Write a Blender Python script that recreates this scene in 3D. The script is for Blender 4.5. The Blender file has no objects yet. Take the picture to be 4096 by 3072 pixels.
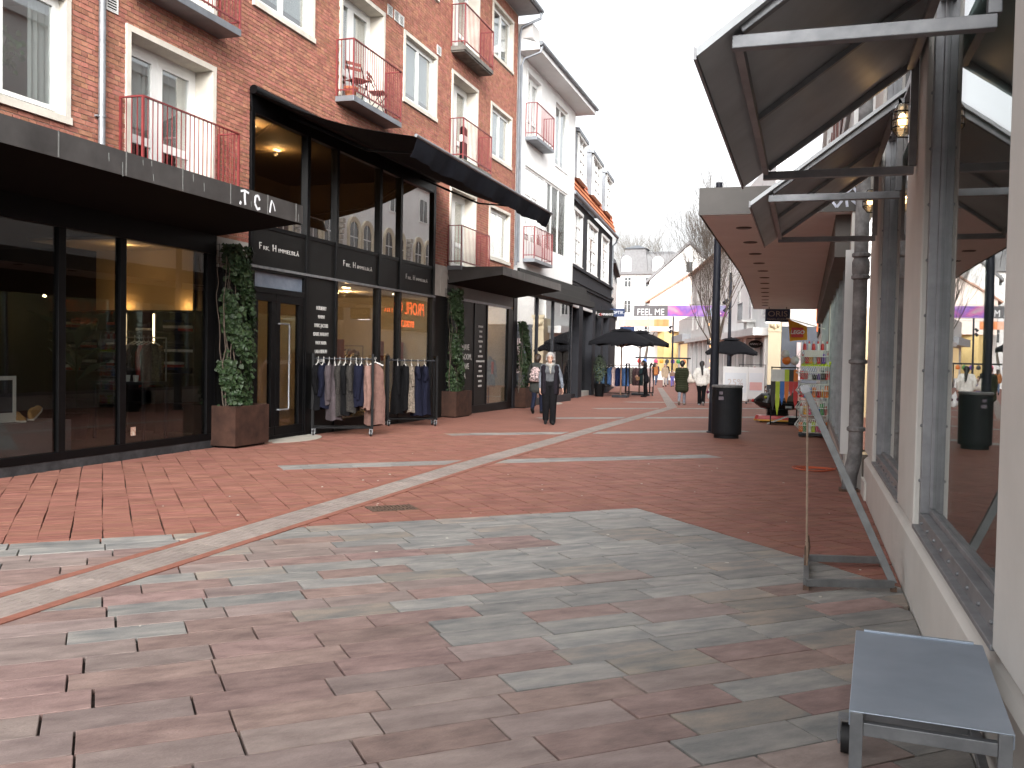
import bpy, bmesh, math, random
import numpy as np
from mathutils import Vector, Matrix

# ------------------------------------------------------------------ camera, sky, sun, exposure
S = bpy.context.scene
random.seed(7)
R = math.radians
H = 1.55
YAW, PITCH, ROLL = R(17.6), R(-1.8), R(1.1)
cam_d = bpy.data.cameras.new('camera')
cam_d.sensor_width = 36.0
cam_d.lens = 32.55
cam_d.clip_start = 0.05
cam_d.clip_end = 2000
cam = bpy.data.objects.new('camera', cam_d)
S.collection.objects.link(cam)
fw = Vector((-math.sin(YAW) * math.cos(PITCH), math.cos(YAW) * math.cos(PITCH), math.sin(PITCH)))
rt = Vector((math.cos(YAW), math.sin(YAW), 0))
up = rt.cross(fw)
rt2 = rt * math.cos(ROLL) + up * math.sin(ROLL)
up2 = up * math.cos(ROLL) - rt * math.sin(ROLL)
cam.matrix_world = Matrix(((rt2.x, up2.x, -fw.x, 0), (rt2.y, up2.y, -fw.y, 0), (rt2.z, up2.z, -fw.z, H), (0, 0, 0, 1)))
S.camera = cam

W = bpy.data.worlds.new('World')
S.world = W
W.use_nodes = True
nt = W.node_tree
nt.nodes.clear()
sky = nt.nodes.new('ShaderNodeTexSky')
sky.sky_type = 'NISHITA'
sky.sun_disc = False
sky.sun_elevation = R(27)
sky.sun_rotation = R(160)
sky.air_density = 1.0
sky.dust_density = 6.0
sky.ozone_density = 1.0
hs = nt.nodes.new('ShaderNodeHueSaturation')      # a closed layer of cloud: the blue is gone
hs.inputs['Saturation'].default_value = 0.12
bg = nt.nodes.new('ShaderNodeBackground')
bg.inputs['Strength'].default_value = 0.15
wo = nt.nodes.new('ShaderNodeOutputWorld')
nt.links.new(sky.outputs[0], hs.inputs['Color'])
nt.links.new(hs.outputs[0], bg.inputs['Color'])
nt.links.new(bg.outputs[0], wo.inputs['Surface'])

sun_d = bpy.data.lights.new('sun', 'SUN')
sun_d.energy = 0.5
sun_d.angle = R(35)
sun_d.color = (1.0, 0.97, 0.93)
sun = bpy.data.objects.new('sun', sun_d)
S.collection.objects.link(sun)
_az, _el = R(160), R(27)
_dir = Vector((math.sin(_az) * math.cos(_el), math.cos(_az) * math.cos(_el), math.sin(_el)))
sun.rotation_euler = _dir.to_track_quat('Z', 'Y').to_euler()

S.view_settings.view_transform = 'Standard'
S.view_settings.look = 'None'
S.view_settings.exposure = 1.55
S.view_settings.gamma = 1.0
S.view_settings.use_curve_mapping = False
S.render.engine = 'CYCLES'
S.cycles.use_denoising = True
S.cycles.max_bounces = 8
S.cycles.diffuse_bounces = 3
S.cycles.glossy_bounces = 4
S.cycles.transparent_max_bounces = 16
S.cycles.sample_clamp_indirect = 4.0
S.cycles.caustics_reflective = False
S.cycles.caustics_refractive = False

# ------------------------------------------------------------------ helpers
COL = S.collection

def gz(y):
    return 0.0 if y < 12 else (-0.0095 * (min(y, 80) - 12))

def link(o, parent=None):
    COL.objects.link(o)
    if parent is not None:
        o.parent = parent
    return o

def tag(o, label=None, cat=None, group=None, kind=None):
    if label: o['label'] = label
    if cat: o['category'] = cat
    if group: o['group'] = group
    if kind: o['kind'] = kind
    return o

def empty(name, loc=(0, 0, 0), rz=0.0, parent=None):
    o = bpy.data.objects.new(name, None)
    o.empty_display_size = 0.1
    link(o, parent)
    o.location = loc
    o.rotation_euler = (0, 0, rz)
    return o

def copy_tree(o, parent=None):
    c = o.copy()
    COL.objects.link(c)
    c.parent = parent
    for ch in list(o.children):
        copy_tree(ch, c)
    return c

class MB:
    def __init__(s):
        s.v = []; s.f = []; s.m = []; s.mi = 0
    def face(s, pts, mi=None):
        b = len(s.v)
        s.v.extend([tuple(p) for p in pts])
        s.f.append(tuple(range(b, b + len(pts))))
        s.m.append(s.mi if mi is None else mi)
        return s
    def hexa(s, p, mi=None):      # 8 corners: bottom ring 0-3 ccw, top ring 4-7
        b = len(s.v)
        s.v.extend([tuple(q) for q in p])
        for f in ((3, 2, 1, 0), (4, 5, 6, 7), (0, 1, 5, 4), (1, 2, 6, 5), (2, 3, 7, 6), (3, 0, 4, 7)):
            s.f.append(tuple(b + i for i in f)); s.m.append(s.mi if mi is None else mi)
        return s
    def box(s, x0, x1, y0, y1, z0, z1, mi=None):
        x0, x1 = min(x0, x1), max(x0, x1); y0, y1 = min(y0, y1), max(y0, y1); z0, z1 = min(z0, z1), max(z0, z1)
        return s.hexa([(x0, y0, z0), (x1, y0, z0), (x1, y1, z0), (x0, y1, z0), (x0, y0, z1), (x1, y0, z1), (x1, y1, z1), (x0, y1, z1)], mi)
    def bar(s, p, q, w, h=None, upv=(0, 0, 1), mi=None):
        h = h or w
        p, q = Vector(p), Vector(q)
        d = (q - p).normalized(); u = Vector(upv)
        if abs(d.dot(u)) > 0.98: u = Vector((0, 1, 0))
        a = d.cross(u).normalized() * (w / 2); c = a.cross(d).normalized() * (h / 2)
        return s.hexa([p - a - c, p + a - c, q + a - c, q - a - c, p - a + c, p + a + c, q + a + c, q - a + c], mi)
    def tube(s, p, q, r0, r1=None, n=8, caps=True, mi=None):
        return s.path([p, q], [r0, r0 if r1 is None else r1], n, caps, mi)
    def path(s, pts, r, n=8, caps=True, mi=None):
        pts = [Vector(p) for p in pts]
        rs = r if isinstance(r, (list, tuple)) else [r] * len(pts)
        b = len(s.v); mm = s.mi if mi is None else mi
        u = None
        for i, p in enumerate(pts):
            d = (pts[min(i + 1, len(pts) - 1)] - pts[max(i - 1, 0)])
            if d.length < 1e-9: d = Vector((0, 0, 1))
            d.normalize()
            if u is None:
                u = d.orthogonal().normalized()
            else:
                u = (u - d * u.dot(d))
                u = u.normalized() if u.length > 1e-6 else d.orthogonal().normalized()
            w = d.cross(u)
            for k in range(n):
                a = 2 * math.pi * k / n
                s.v.append(tuple(p + (u * math.cos(a) + w * math.sin(a)) * rs[i]))
        for i in range(len(pts) - 1):
            for k in range(n):
                k2 = (k + 1) % n
                s.f.append((b + i * n + k, b + i * n + k2, b + (i + 1) * n + k2, b + (i + 1) * n + k)); s.m.append(mm)
        if caps:
            s.f.append(tuple(b + k for k in range(n - 1, -1, -1))); s.m.append(mm)
            e = b + (len(pts) - 1) * n
            s.f.append(tuple(e + k for k in range(n))); s.m.append(mm)
        return s
    def lathe(s, prof, c=(0, 0, 0), n=16, sx=1.0, sy=1.0, mi=None):
        b = len(s.v); mm = s.mi if mi is None else mi
        for r, z in prof:
            for k in range(n):
                a = 2 * math.pi * k / n
                s.v.append((c[0] + r * math.cos(a) * sx, c[1] + r * math.sin(a) * sy, c[2] + z))
        for i in range(len(prof) - 1):
            for k in range(n):
                k2 = (k + 1) % n
                s.f.append((b + i * n + k, b + i * n + k2, b + (i + 1) * n + k2, b + (i + 1) * n + k)); s.m.append(mm)
        s.f.append(tuple(b + k for k in range(n - 1, -1, -1))); s.m.append(mm)
        e = b + (len(prof) - 1) * n
        s.f.append(tuple(e + k for k in range(n))); s.m.append(mm)
        return s
    def loft(s, rings, caps=True, mi=None, closed=True):
        b = len(s.v); n = len(rings[0]); mm = s.mi if mi is None else mi
        for r_ in rings: s.v.extend([tuple(p) for p in r_])
        for i in range(len(rings) - 1):
            for k in range(n if closed else n - 1):
                k2 = (k + 1) % n
                s.f.append((b + i * n + k, b + i * n + k2, b + (i + 1) * n + k2, b + (i + 1) * n + k)); s.m.append(mm)
        if caps and closed:
            s.f.append(tuple(b + k for k in range(n - 1, -1, -1))); s.m.append(mm)
            e = b + (len(rings) - 1) * n
            s.f.append(tuple(e + k for k in range(n))); s.m.append(mm)
        return s
    def ball(s, c, r, n=10, sz=1.0, mi=None):
        prof = [(max(1e-4, r * math.sin(math.pi * i / (n // 2 + 1))), -r * sz * math.cos(math.pi * i / (n // 2 + 1))) for i in range(n // 2 + 2)]
        return s.lathe(prof, c, n, mi=mi)
    def prism(s, poly, d0, d1, ax='x', mi=None):   # polygon (a,b) extruded along axis ax
        def pt(a, b, d):
            return (d, a, b) if ax == 'x' else ((a, d, b) if ax == 'y' else (a, b, d))
        n = len(poly); b = len(s.v); mm = s.mi if mi is None else mi
        for d in (d0, d1): s.v.extend([pt(a, c, d) for a, c in poly])
        s.f.append(tuple(b + k for k in range(n))); s.m.append(mm)
        s.f.append(tuple(b + n + k for k in range(n - 1, -1, -1))); s.m.append(mm)
        for k in range(n):
            k2 = (k + 1) % n
            s.f.append((b + k, b + n + k, b + n + k2, b + k2)); s.m.append(mm)
        return s
    def xf(s, mat, start=0):
        for i in range(start, len(s.v)):
            s.v[i] = tuple(mat @ Vector(s.v[i]))
        return s
    def mesh(s, name, mats, smooth=False, recalc=True):
        me = bpy.data.meshes.new(name)
        me.from_pydata(s.v, [], s.f)
        if not isinstance(mats, (list, tuple)): mats = [mats]
        for m in mats: me.materials.append(m)
        if len(mats) > 1: me.polygons.foreach_set('material_index', s.m)
        if recalc and len(s.f) < 60000:
            bm = bmesh.new(); bm.from_mesh(me); bmesh.ops.recalc_face_normals(bm, faces=bm.faces); bm.to_mesh(me); bm.free()
        if smooth: me.polygons.foreach_set('use_smooth', [True] * len(me.polygons))
        me.update()
        return me
    def build(s, name, mats, parent=None, smooth=False, loc=None, rz=None, bevel=0, recalc=True):
        o = bpy.data.objects.new(name, s.mesh(name, mats, smooth, recalc))
        link(o, parent)
        if loc is not None: o.location = loc
        if rz is not None: o.rotation_euler = (0, 0, rz)
        if bevel:
            m = o.modifiers.new('bevel', 'BEVEL'); m.width = bevel; m.segments = 2; m.limit_method = 'ANGLE'
        if smooth and not bevel:
            try:
                o.data.set_sharp_from_angle(angle=R(40))
            except Exception:
                pass
        return o

def obj_from(mesh, name, parent=None, loc=None, rz=None):
    o = bpy.data.objects.new(name, mesh)
    link(o, parent)
    if loc is not None: o.location = loc
    if rz is not None: o.rotation_euler = (0, 0, rz)
    return o

# ------------------------------------------------------------------ materials
MATS = {}
def M(name, col, rough=0.6, var=0.12, scale=5.0, bump=0.0, bscale=None, metal=0.0, spec=0.5, stretch=(1, 1, 1), col2=None, spread=None, rnd=0.0, detail=4.0, emit=0.0, attr=None):
    """procedural surface: base colour broken up by noise, optional second colour in patches, per-object variation, fine relief"""
    if name in MATS: return MATS[name]
    m = bpy.data.materials.new(name); MATS[name] = m
    m.use_nodes = True
    t = m.node_tree; N = t.nodes; L = t.links
    b = N['Principled BSDF']
    tc = N.new('ShaderNodeTexCoord')
    mp = N.new('ShaderNodeMapping'); mp.inputs['Scale'].default_value = stretch
    L.new(tc.outputs['Object'], mp.inputs['Vector'])
    vec = mp.outputs['Vector']
    if rnd:
        oi = N.new('ShaderNodeObjectInfo')
        ad = N.new('ShaderNodeVectorMath'); ad.operation = 'ADD'
        ml = N.new('ShaderNodeMath'); ml.operation = 'MULTIPLY'; ml.inputs[1].default_value = 37.0
        L.new(oi.outputs['Random'], ml.inputs[0]); L.new(vec, ad.inputs[0]); L.new(ml.outputs[0], ad.inputs[1]); vec = ad.outputs[0]
    nz = N.new('ShaderNodeTexNoise'); nz.inputs['Scale'].default_value = scale; nz.inputs['Detail'].default_value = detail; nz.inputs['Roughness'].default_value = 0.6
    L.new(vec, nz.inputs['Vector'])
    rp = N.new('ShaderNodeValToRGB')
    c = Vector(col[:3])
    c2 = Vector(col2) if col2 else None
    e = rp.color_ramp.elements
    lo = c * (1 - var); hi = (c2 if c2 else c * (1 + var))
    e[0].position = 0.3 if not spread else spread[0]; e[1].position = 0.7 if not spread else spread[1]
    e[0].color = (*lo, 1); e[1].color = (min(hi[0], 1), min(hi[1], 1), min(hi[2], 1), 1)
    L.new(nz.outputs['Fac'], rp.inputs['Fac'])
    out = rp.outputs['Color']
    if rnd or attr:
        hv = N.new('ShaderNodeHueSaturation')
        src = None
        if attr:
            at = N.new('ShaderNodeAttribute'); at.attribute_name = attr; src = at.outputs['Fac']
        else:
            src = oi.outputs['Random']
        mr = N.new('ShaderNodeMapRange'); amt = rnd or 0.3
        mr.inputs['To Min'].default_value = 1 - amt; mr.inputs['To Max'].default_value = 1 + amt
        L.new(src, mr.inputs['Value']); L.new(mr.outputs[0], hv.inputs['Value'])
        mh = N.new('ShaderNodeMapRange'); mh.inputs['To Min'].default_value = 0.5 - 0.02 * (amt / 0.3); mh.inputs['To Max'].default_value = 0.5 + 0.015 * (amt / 0.3)
        ms = N.new('ShaderNodeMath'); ms.operation = 'FRACT'; mu = N.new('ShaderNodeMath'); mu.operation = 'MULTIPLY'; mu.inputs[1].default_value = 7.31
        L.new(src, mu.inputs[0]); L.new(mu.outputs[0], ms.inputs[0]); L.new(ms.outputs[0], mh.inputs['Value']); L.new(mh.outputs[0], hv.inputs['Hue'])
        L.new(out, hv.inputs['Color']); out = hv.outputs['Color']
    L.new(out, b.inputs['Base Color'])
    b.inputs['Roughness'].default_value = rough
    b.inputs['Metallic'].default_value = metal
    b.inputs['Specular IOR Level'].default_value = spec
    if bump:
        n2 = N.new('ShaderNodeTexNoise'); n2.inputs['Scale'].default_value = bscale or scale * 6; n2.inputs['Detail'].default_value = 5
        L.new(vec, n2.inputs['Vector'])
        bp = N.new('ShaderNodeBump'); bp.inputs['Strength'].default_value = bump; bp.inputs['Distance'].default_value = 0.01
        L.new(n2.outputs['Fac'], bp.inputs['Height']); L.new(bp.outputs[0], b.inputs['Normal'])
    if emit:
        b.inputs['Emission Color'].default_value = (*col[:3], 1); b.inputs['Emission Strength'].default_value = emit
    return m

def emis(name, col, st):
    if name in MATS: return MATS[name]
    m = bpy.data.materials.new(name); MATS[name] = m; m.use_nodes = True
    b = m.node_tree.nodes['Principled BSDF']
    b.inputs['Base Color'].default_value = (*col, 1); b.inputs['Emission Color'].default_value = (*col, 1); b.inputs['Emission Strength'].default_value = st
    return m

def glass(name, tint=(0.9, 0.93, 0.93), f0=0.05, rough=0.0):
    if name in MATS: return MATS[name]
    m = bpy.data.materials.new(name); MATS[name] = m; m.use_nodes = True
    t = m.node_tree; N = t.nodes; L = t.links; N.clear()
    o = N.new('ShaderNodeOutputMaterial'); mx = N.new('ShaderNodeMixShader'); tr = N.new('ShaderNodeBsdfTransparent'); gl = N.new('ShaderNodeBsdfGlossy')
    tr.inputs['Color'].default_value = (*tint, 1); gl.inputs['Roughness'].default_value = rough; gl.inputs['Color'].default_value = (1, 1, 1, 1)
    lw = N.new('ShaderNodeLayerWeight'); lw.inputs['Blend'].default_value = 0.5
    pw = N.new('ShaderNodeMath'); pw.operation = 'POWER'; pw.inputs[1].default_value = 5.0
    ma = N.new('ShaderNodeMath'); ma.operation = 'MULTIPLY_ADD'; ma.inputs[1].default_value = 1 - f0; ma.inputs[2].default_value = f0
    L.new(lw.outputs['Facing'], pw.inputs[0]); L.new(pw.outputs[0], ma.inputs[0])
    tc = N.new('ShaderNodeTexCoord'); nz = N.new('ShaderNodeTexNoise'); nz.inputs['Scale'].default_value = 0.7; bp = N.new('ShaderNodeBump')
    bp.inputs['Strength'].default_value = 0.05; bp.inputs['Distance'].default_value = 0.02
    L.new(tc.outputs['Object'], nz.inputs['Vector']); L.new(nz.outputs['Fac'], bp.inputs['Height']); L.new(bp.outputs[0], gl.inputs['Normal'])
    L.new(ma.outputs[0], mx.inputs['Fac']); L.new(tr.outputs[0], mx.inputs[1]); L.new(gl.outputs[0], mx.inputs[2]); L.new(mx.outputs[0], o.inputs['Surface'])
    return m

def brick_sheet_mat(name, c1, c2, mortar, bw, bh, msize, ang, bumpv=0.3):
    m = bpy.data.materials.new(name); MATS[name] = m; m.use_nodes = True
    t = m.node_tree; N = t.nodes; L = t.links; b = N['Principled BSDF']
    tc = N.new('ShaderNodeTexCoord'); mp = N.new('ShaderNodeMapping'); mp.inputs['Rotation'].default_value = (0, 0, ang)
    L.new(tc.outputs['Object'], mp.inputs['Vector'])
    br = N.new('ShaderNodeTexBrick'); br.inputs['Scale'].default_value = 1.0; br.offset = 0.0; br.inputs['Brick Width'].default_value = bw; br.inputs['Row Height'].default_value = bh
    br.inputs['Mortar Size'].default_value = msize; br.inputs['Color1'].default_value = (*c1, 1); br.inputs['Color2'].default_value = (*c2, 1); br.inputs['Mortar'].default_value = (*mortar, 1)
    br.inputs['Mortar Smooth'].default_value = 0.2; br.inputs['Bias'].default_value = 0.0
    L.new(mp.outputs[0], br.inputs['Vector'])
    nz = N.new('ShaderNodeTexNoise'); nz.inputs['Scale'].default_value = 0.9; nz.inputs['Detail'].default_value = 5
    L.new(tc.outputs['Object'], nz.inputs['Vector'])
    hv = N.new('ShaderNodeHueSaturation'); mr = N.new('ShaderNodeMapRange'); mr.inputs['To Min'].default_value = 0.75; mr.inputs['To Max'].default_value = 1.25
    L.new(nz.outputs['Fac'], mr.inputs['Value']); L.new(mr.outputs[0], hv.inputs['Value']); L.new(br.outputs['Color'], hv.inputs['Color']); L.new(hv.outputs[0], b.inputs['Base Color'])
    b.inputs['Roughness'].default_value = 0.75
    bp = N.new('ShaderNodeBump'); bp.inputs['Strength'].default_value = bumpv; bp.inputs['Distance'].default_value = 0.005; bp.invert = True
    L.new(br.outputs['Fac'], bp.inputs['Height']); L.new(bp.outputs[0], b.inputs['Normal'])
    return m

ORI = {'x+': Matrix(((0, 0, 1), (1, 0, 0), (0, 1, 0))), 'x-': Matrix(((0, 0, -1), (-1, 0, 0), (0, 1, 0))), 'y-': Matrix(((1, 0, 0), (0, 0, -1), (0, 1, 0))), 'z+': Matrix(((1, 0, 0), (0, 1, 0), (0, 0, 1)))}
def text(name, s, size, mat, parent, loc, ori='x+', ext=0.003, align='CENTER', sx=1.0, rz=0.0, shear=0.0, rx=0.0, space=1.0, bold=0.0):
    cu = bpy.data.curves.new(name, 'FONT'); cu.body = s; cu.size = size; cu.extrude = ext; cu.align_x = align; cu.align_y = 'CENTER'; cu.shear = shear
    cu.space_character = space; cu.offset = bold; cu.resolution_u = 3
    tmp = bpy.data.objects.new('tmp', cu); COL.objects.link(tmp)
    bpy.context.view_layer.update()
    me = bpy.data.meshes.new_from_object(tmp.evaluated_get(bpy.context.evaluated_depsgraph_get()))
    bpy.data.objects.remove(tmp); bpy.data.curves.remove(cu)
    m3 = (Matrix.Rotation(rz, 3, 'Z') @ ORI[ori] @ Matrix.Rotation(rx, 3, 'Z')).to_4x4() @ Matrix.Diagonal((sx, 1, 1, 1))
    me.transform(m3)
    me.materials.clear(); me.materials.append(mat); me.name = name
    o = bpy.data.objects.new(name, me); link(o, parent); o.location = loc
    return o

BLACK = M('black_paint', (0.0035, 0.0035, 0.004), 0.45, 0.2, 4, 0.02, spec=0.15)
BLACKP = M('black_panel', (0.010, 0.0097, 0.0095), 0.5, 0.15, 3, 0.02, spec=0.15)
FRAMEW = M('white_window_paint', (0.74, 0.74, 0.72), 0.4, 0.04, 3)
STONEW = M('window_surround_render', (0.60, 0.56, 0.49), 0.8, 0.12, 4, 0.15)
WHITEP = M('white_plaster', (0.80, 0.80, 0.79), 0.85, 0.05, 1.5, 0.1, 20)
WHITER = M('cream_wall_paint', (0.70, 0.68, 0.635), 0.7, 0.10, 1.6, 0.12, 25, col2=(0.73, 0.71, 0.67), detail=8)
CONC = M('light_concrete', (0.46, 0.44, 0.40), 0.85, 0.12, 4, 0.2)
REDM = M('red_railing_paint', (0.19, 0.030, 0.030), 0.45, 0.15, 8)
ZINC = M('grey_zinc', (0.20, 0.215, 0.235), 0.5, 0.2, 3, 0.05, metal=0.5)
BRONZE = M('dark_bronze_sheet', (0.055, 0.050, 0.048), 0.5, 0.22, 2.2, 0.05, metal=0.3, col2=(0.08, 0.074, 0.071))
GALV = M('galvanised_steel', (0.23, 0.24, 0.255), 0.5, 0.16, 9, 0.03, metal=0.55, col2=(0.30, 0.31, 0.325))
GALVD = M('weathered_steel_frame', (0.30, 0.305, 0.32), 0.5, 0.2, 6, 0.03, metal=0.6)
CORTEN = M('rusted_steel_planter', (0.040, 0.021, 0.016), 0.8, 0.3, 5, 0.15, col2=(0.065, 0.032, 0.022), spec=0.2)
DGREY = M('dark_grey_steel', (0.020, 0.022, 0.027), 0.5, 0.2, 5, 0.03, spec=0.25)
BRICK = M('red_facade_brick', (0.35, 0.135, 0.085), 0.85, 0.22, 9, 0.35, 60, rnd=0.2, attr='tone', col2=(0.42, 0.19, 0.128))
BRICKO = M('red_facade_brick_single', (0.35, 0.135, 0.085), 0.85, 0.22, 9, 0.35, 60, rnd=0.2, col2=(0.42, 0.19, 0.128))
MORTAR = M('lime_mortar', (0.43, 0.385, 0.33), 0.9, 0.2, 8, 0.3, 50)
PAVER = M('red_clinker', (0.255, 0.102, 0.070), 0.72, 0.20, 3, 0.2, 70, rnd=0.12, attr='tone', col2=(0.30, 0.132, 0.096))
PAVERO = M('red_clinker_single', (0.255, 0.102, 0.070), 0.72, 0.20, 3, 0.2, 70, rnd=0.12, col2=(0.30, 0.132, 0.096))
JOINT = M('paving_sand_joint', (0.055, 0.042, 0.036), 0.95, 0.3, 20, 0.3)
SKIN = M('skin', (0.52, 0.31, 0.23), 0.5, 0.06, 20)
GL_SHOP = glass('shop_glass', (0.66, 0.67, 0.66), 0.055)
GL_WIN = glass('window_glass', (0.75, 0.78, 0.78), 0.20)
GL_GREEN = glass('greenish_shop_glass', (0.55, 0.62, 0.60), 0.10)

# ------------------------------------------------------------------ ground and paving
GB = Vector((0.749, 0.6626)); GA = Vector((-0.6626, 0.749))
def ab(p): return (p[0] * GA.x + p[1] * GA.y, p[0] * GB.x + p[1] * GB.y)
def xy(a, b): return (a * GA.x + b * GB.x, a * GA.y + b * GB.y)
def clip(poly, nx, ny, c):
    out = []
    for i in range(len(poly)):
        p, q = poly[i], poly[(i + 1) % len(poly)]
        dp = nx * p[0] + ny * p[1] - c; dq = nx * q[0] + ny * q[1] - c
        if dp <= 0: out.append(p)
        if (dp < 0 < dq) or (dq < 0 < dp):
            t = dp / (dp - dq); out.append((p[0] + t * (q[0] - p[0]), p[1] + t * (q[1] - p[1])))
    return out
def area(poly):
    return 0.5 * abs(sum(poly[i][0] * poly[(i + 1) % len(poly)][1] - poly[(i + 1) % len(poly)][0] * poly[i][1] for i in range(len(poly))))
XLF, XRN, XRT = -8.93, 0.68, 0.48      # left facade, near right wall, toy shop wall
GX0, GX1 = -4.76, -4.22                # guide strip with its red borders
SA, SB = 8.16, 5.05                    # far and right edge of the slab field

def in_view(x, y, z=0.0, mg=0.06):
    q = Vector((x, y, z - H)); d = q.dot(fw)
    if d < 0.3: return None
    u = q.dot(rt2) / d * 2000 / 2212; v = q.dot(up2) / d * 2000 / 2212
    return d if abs(u) < 0.5 + mg and abs(v) < 0.375 + mg else None

g = MB()
ys = [-30, 12, 80, 320]
for i in range(3):
    y0, y1 = ys[i], ys[i + 1]
    z0, z1 = gz(y0) - 0.035, gz(y1) - 0.035
    g.face([(-160, y0, z0), (120, y0, z0), (120, y1, z1), (-160, y1, z1)])
tag(g.build('ground', JOINT), kind='structure')

PAVE_FAR = brick_sheet_mat('red_clinker_far', (0.255, 0.102, 0.070), (0.29, 0.122, 0.088), (0.10, 0.055, 0.045), 0.24, 0.08, 0.004, -math.atan2(GB.y, GB.x))
YS = 18.0
g = MB()
for y0, y1 in ((YS, 80), (80, 200)):
    g.face([(-60, y0, gz(y0)), (12, y0, gz(y0)), (12, y1, gz(y1)), (-60, y1, gz(y1))])
for x0, x1 in ((-60, XLF - 0.3), (2.5, 12)):
    g.face([(x0, -20, 0), (x1, -20, 0), (x1, 12, 0), (x0, 12, 0)]); g.face([(x0, 12, 0), (x1, 12, 0), (x1, YS, gz(YS)), (x0, YS, gz(YS))])
pave = tag(g.build('brick_pavement', PAVE_FAR), kind='structure')

strips = []
k = 0
for a0 in (12.16, 16.96, 21.76, 26.56, 31.36):
    # each strip crosses the middle of the street only, ends cut along the bond
    bl = (-6.65 - (a0 + 0.24) * GA.x) / GB.x; br_ = (-1.35 - (a0 + 0.24) * GA.x) / GB.x
    strips.append((a0, a0 + 0.48, round(bl / 0.24) * 0.24, round(br_ / 0.24) * 0.24))

def brick_regions(poly):
    """pieces of a paving brick that stay outside the guide strip and the walls"""
    res = []
    wl = clip(poly, 0, 1, YS)
    if len(wl) < 3: return res
    wl = clip(wl, -1, 0, 8.90)
    for lo, hi in ((None, GX0), (GX1, None)):
        p = wl
        if hi is not None: p = clip(p, 1, 0, hi)
        if lo is not None: p = clip(p, -1, 0, -lo)
        if len(p) >= 3:
            yy = sum(q[1] for q in p) / len(p)
            p = clip(p, 1, 0, XRN - 0.01 if yy < 11.9 else XRT - 0.01) if len(p) >= 3 else p
            if len(p) >= 3 and area(p) > 0.0015: res.append(p)
    return res

GRA = SA + 0.08 * round((ab((-3.84, 8.48))[0] - SA - 0.16) / 0.08); GRB = SB - 1.44 + 0.24 * round((ab((-3.84, 8.48))[1] - SB + 1.44 - 0.24) / 0.24)
rng = random.Random(3)
pieces = []
a_lo, a_hi = 3.0, 21.0
ia = 0
for ia in range(int((a_lo - SA) / 0.08), int((a_hi - SA) / 0.08)):
    a = SA + ia * 0.08
    for ib in range(-60, 80):
        b = SB + ib * 0.24 - 6 * 0.24
        c = xy(a + 0.04, b + 0.12)
        if not (-9.3 < c[0] < 0.9 and 3.0 < c[1] < YS + 0.3): continue
        if a + 0.04 < SA and b + 0.12 < SB: continue
        if any(s0 < a + 0.04 < s1 and t0 < b + 0.12 < t1 for s0, s1, t0, t1 in strips): continue
        if GRA < a + 0.04 < GRA + 0.32 and GRB < b + 0.12 < GRB + 0.48: continue
        if in_view(c[0], c[1], 0, 0.12) is None: continue
        j = rng.uniform(-0.003, 0.003); jb = 0.004 * math.sin(a * 3.1 + ib * 2.0) + rng.uniform(-0.0025, 0.0025)
        q = [xy(a + 0.002 + j, b + 0.0045 + jb), xy(a + 0.002 + j, b + 0.2355 + jb), xy(a + 0.078 + j, b + 0.2355 + jb), xy(a + 0.078 + j, b + 0.0045 + jb)]
        for p in brick_regions(q): pieces.append((p, area(p), rng.random()))
def dist2(p):
    return (sum(q[0] for q in p[0]) / len(p[0])) ** 2 + (sum(q[1] for q in p[0]) / len(p[0])) ** 2
full = sorted([p for p in pieces if p[1] > 0.0165 and len(p[0]) == 4], key=dist2)[:300]
fid = set(id(p) for p in full)
unit = MB()
hx, hy = 0.1155, 0.038
unit.hexa([(-hx, -hy, -0.03), (hx, -hy, -0.03), (hx, hy, -0.03), (-hx, hy, -0.03), (-hx, -hy, 0), (hx, -hy, 0), (hx, hy, 0), (-hx, hy, 0)])
unit_me = unit.mesh('paving_brick', PAVERO)
angB = math.atan2(GB.y, GB.x)
for p, ar, rn in full:
    cx = sum(q[0] for q in p) / 4; cy = sum(q[1] for q in p) / 4
    obj_from(unit_me, 'brick', pave, (cx, cy, gz(cy) + rng.uniform(-0.002, 0.002)), angB)
v = []; f = []; tone = []
for pc in pieces:
    if id(pc) in fid: continue
    p, ar, rn = pc
    cy = sum(q[1] for q in p) / len(p); z = gz(cy) + rng.uniform(-0.002, 0.0015); n = len(p); b0 = len(v)
    if (p[1][0] - p[0][0]) * (p[2][1] - p[0][1]) - (p[1][1] - p[0][1]) * (p[2][0] - p[0][0]) < 0: p = p[::-1]
    v += [(x, y, z) for x, y in p] + [(x, y, z - 0.03) for x, y in p]
    f.append(tuple(range(b0, b0 + n))); tone.append(rn)
    for i in range(n):
        f.append((b0 + (i + 1) % n, b0 + i, b0 + n + i, b0 + n + (i + 1) % n)); tone.append(rn)
me = bpy.data.meshes.new('brick_field'); me.from_pydata(v, [], f); me.materials.append(PAVER)
at = me.attributes.new('tone', 'FLOAT', 'FACE'); at.data.foreach_set('value', tone)
tag(obj_from(me, 'brick_field', pave), kind='stuff')

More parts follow.
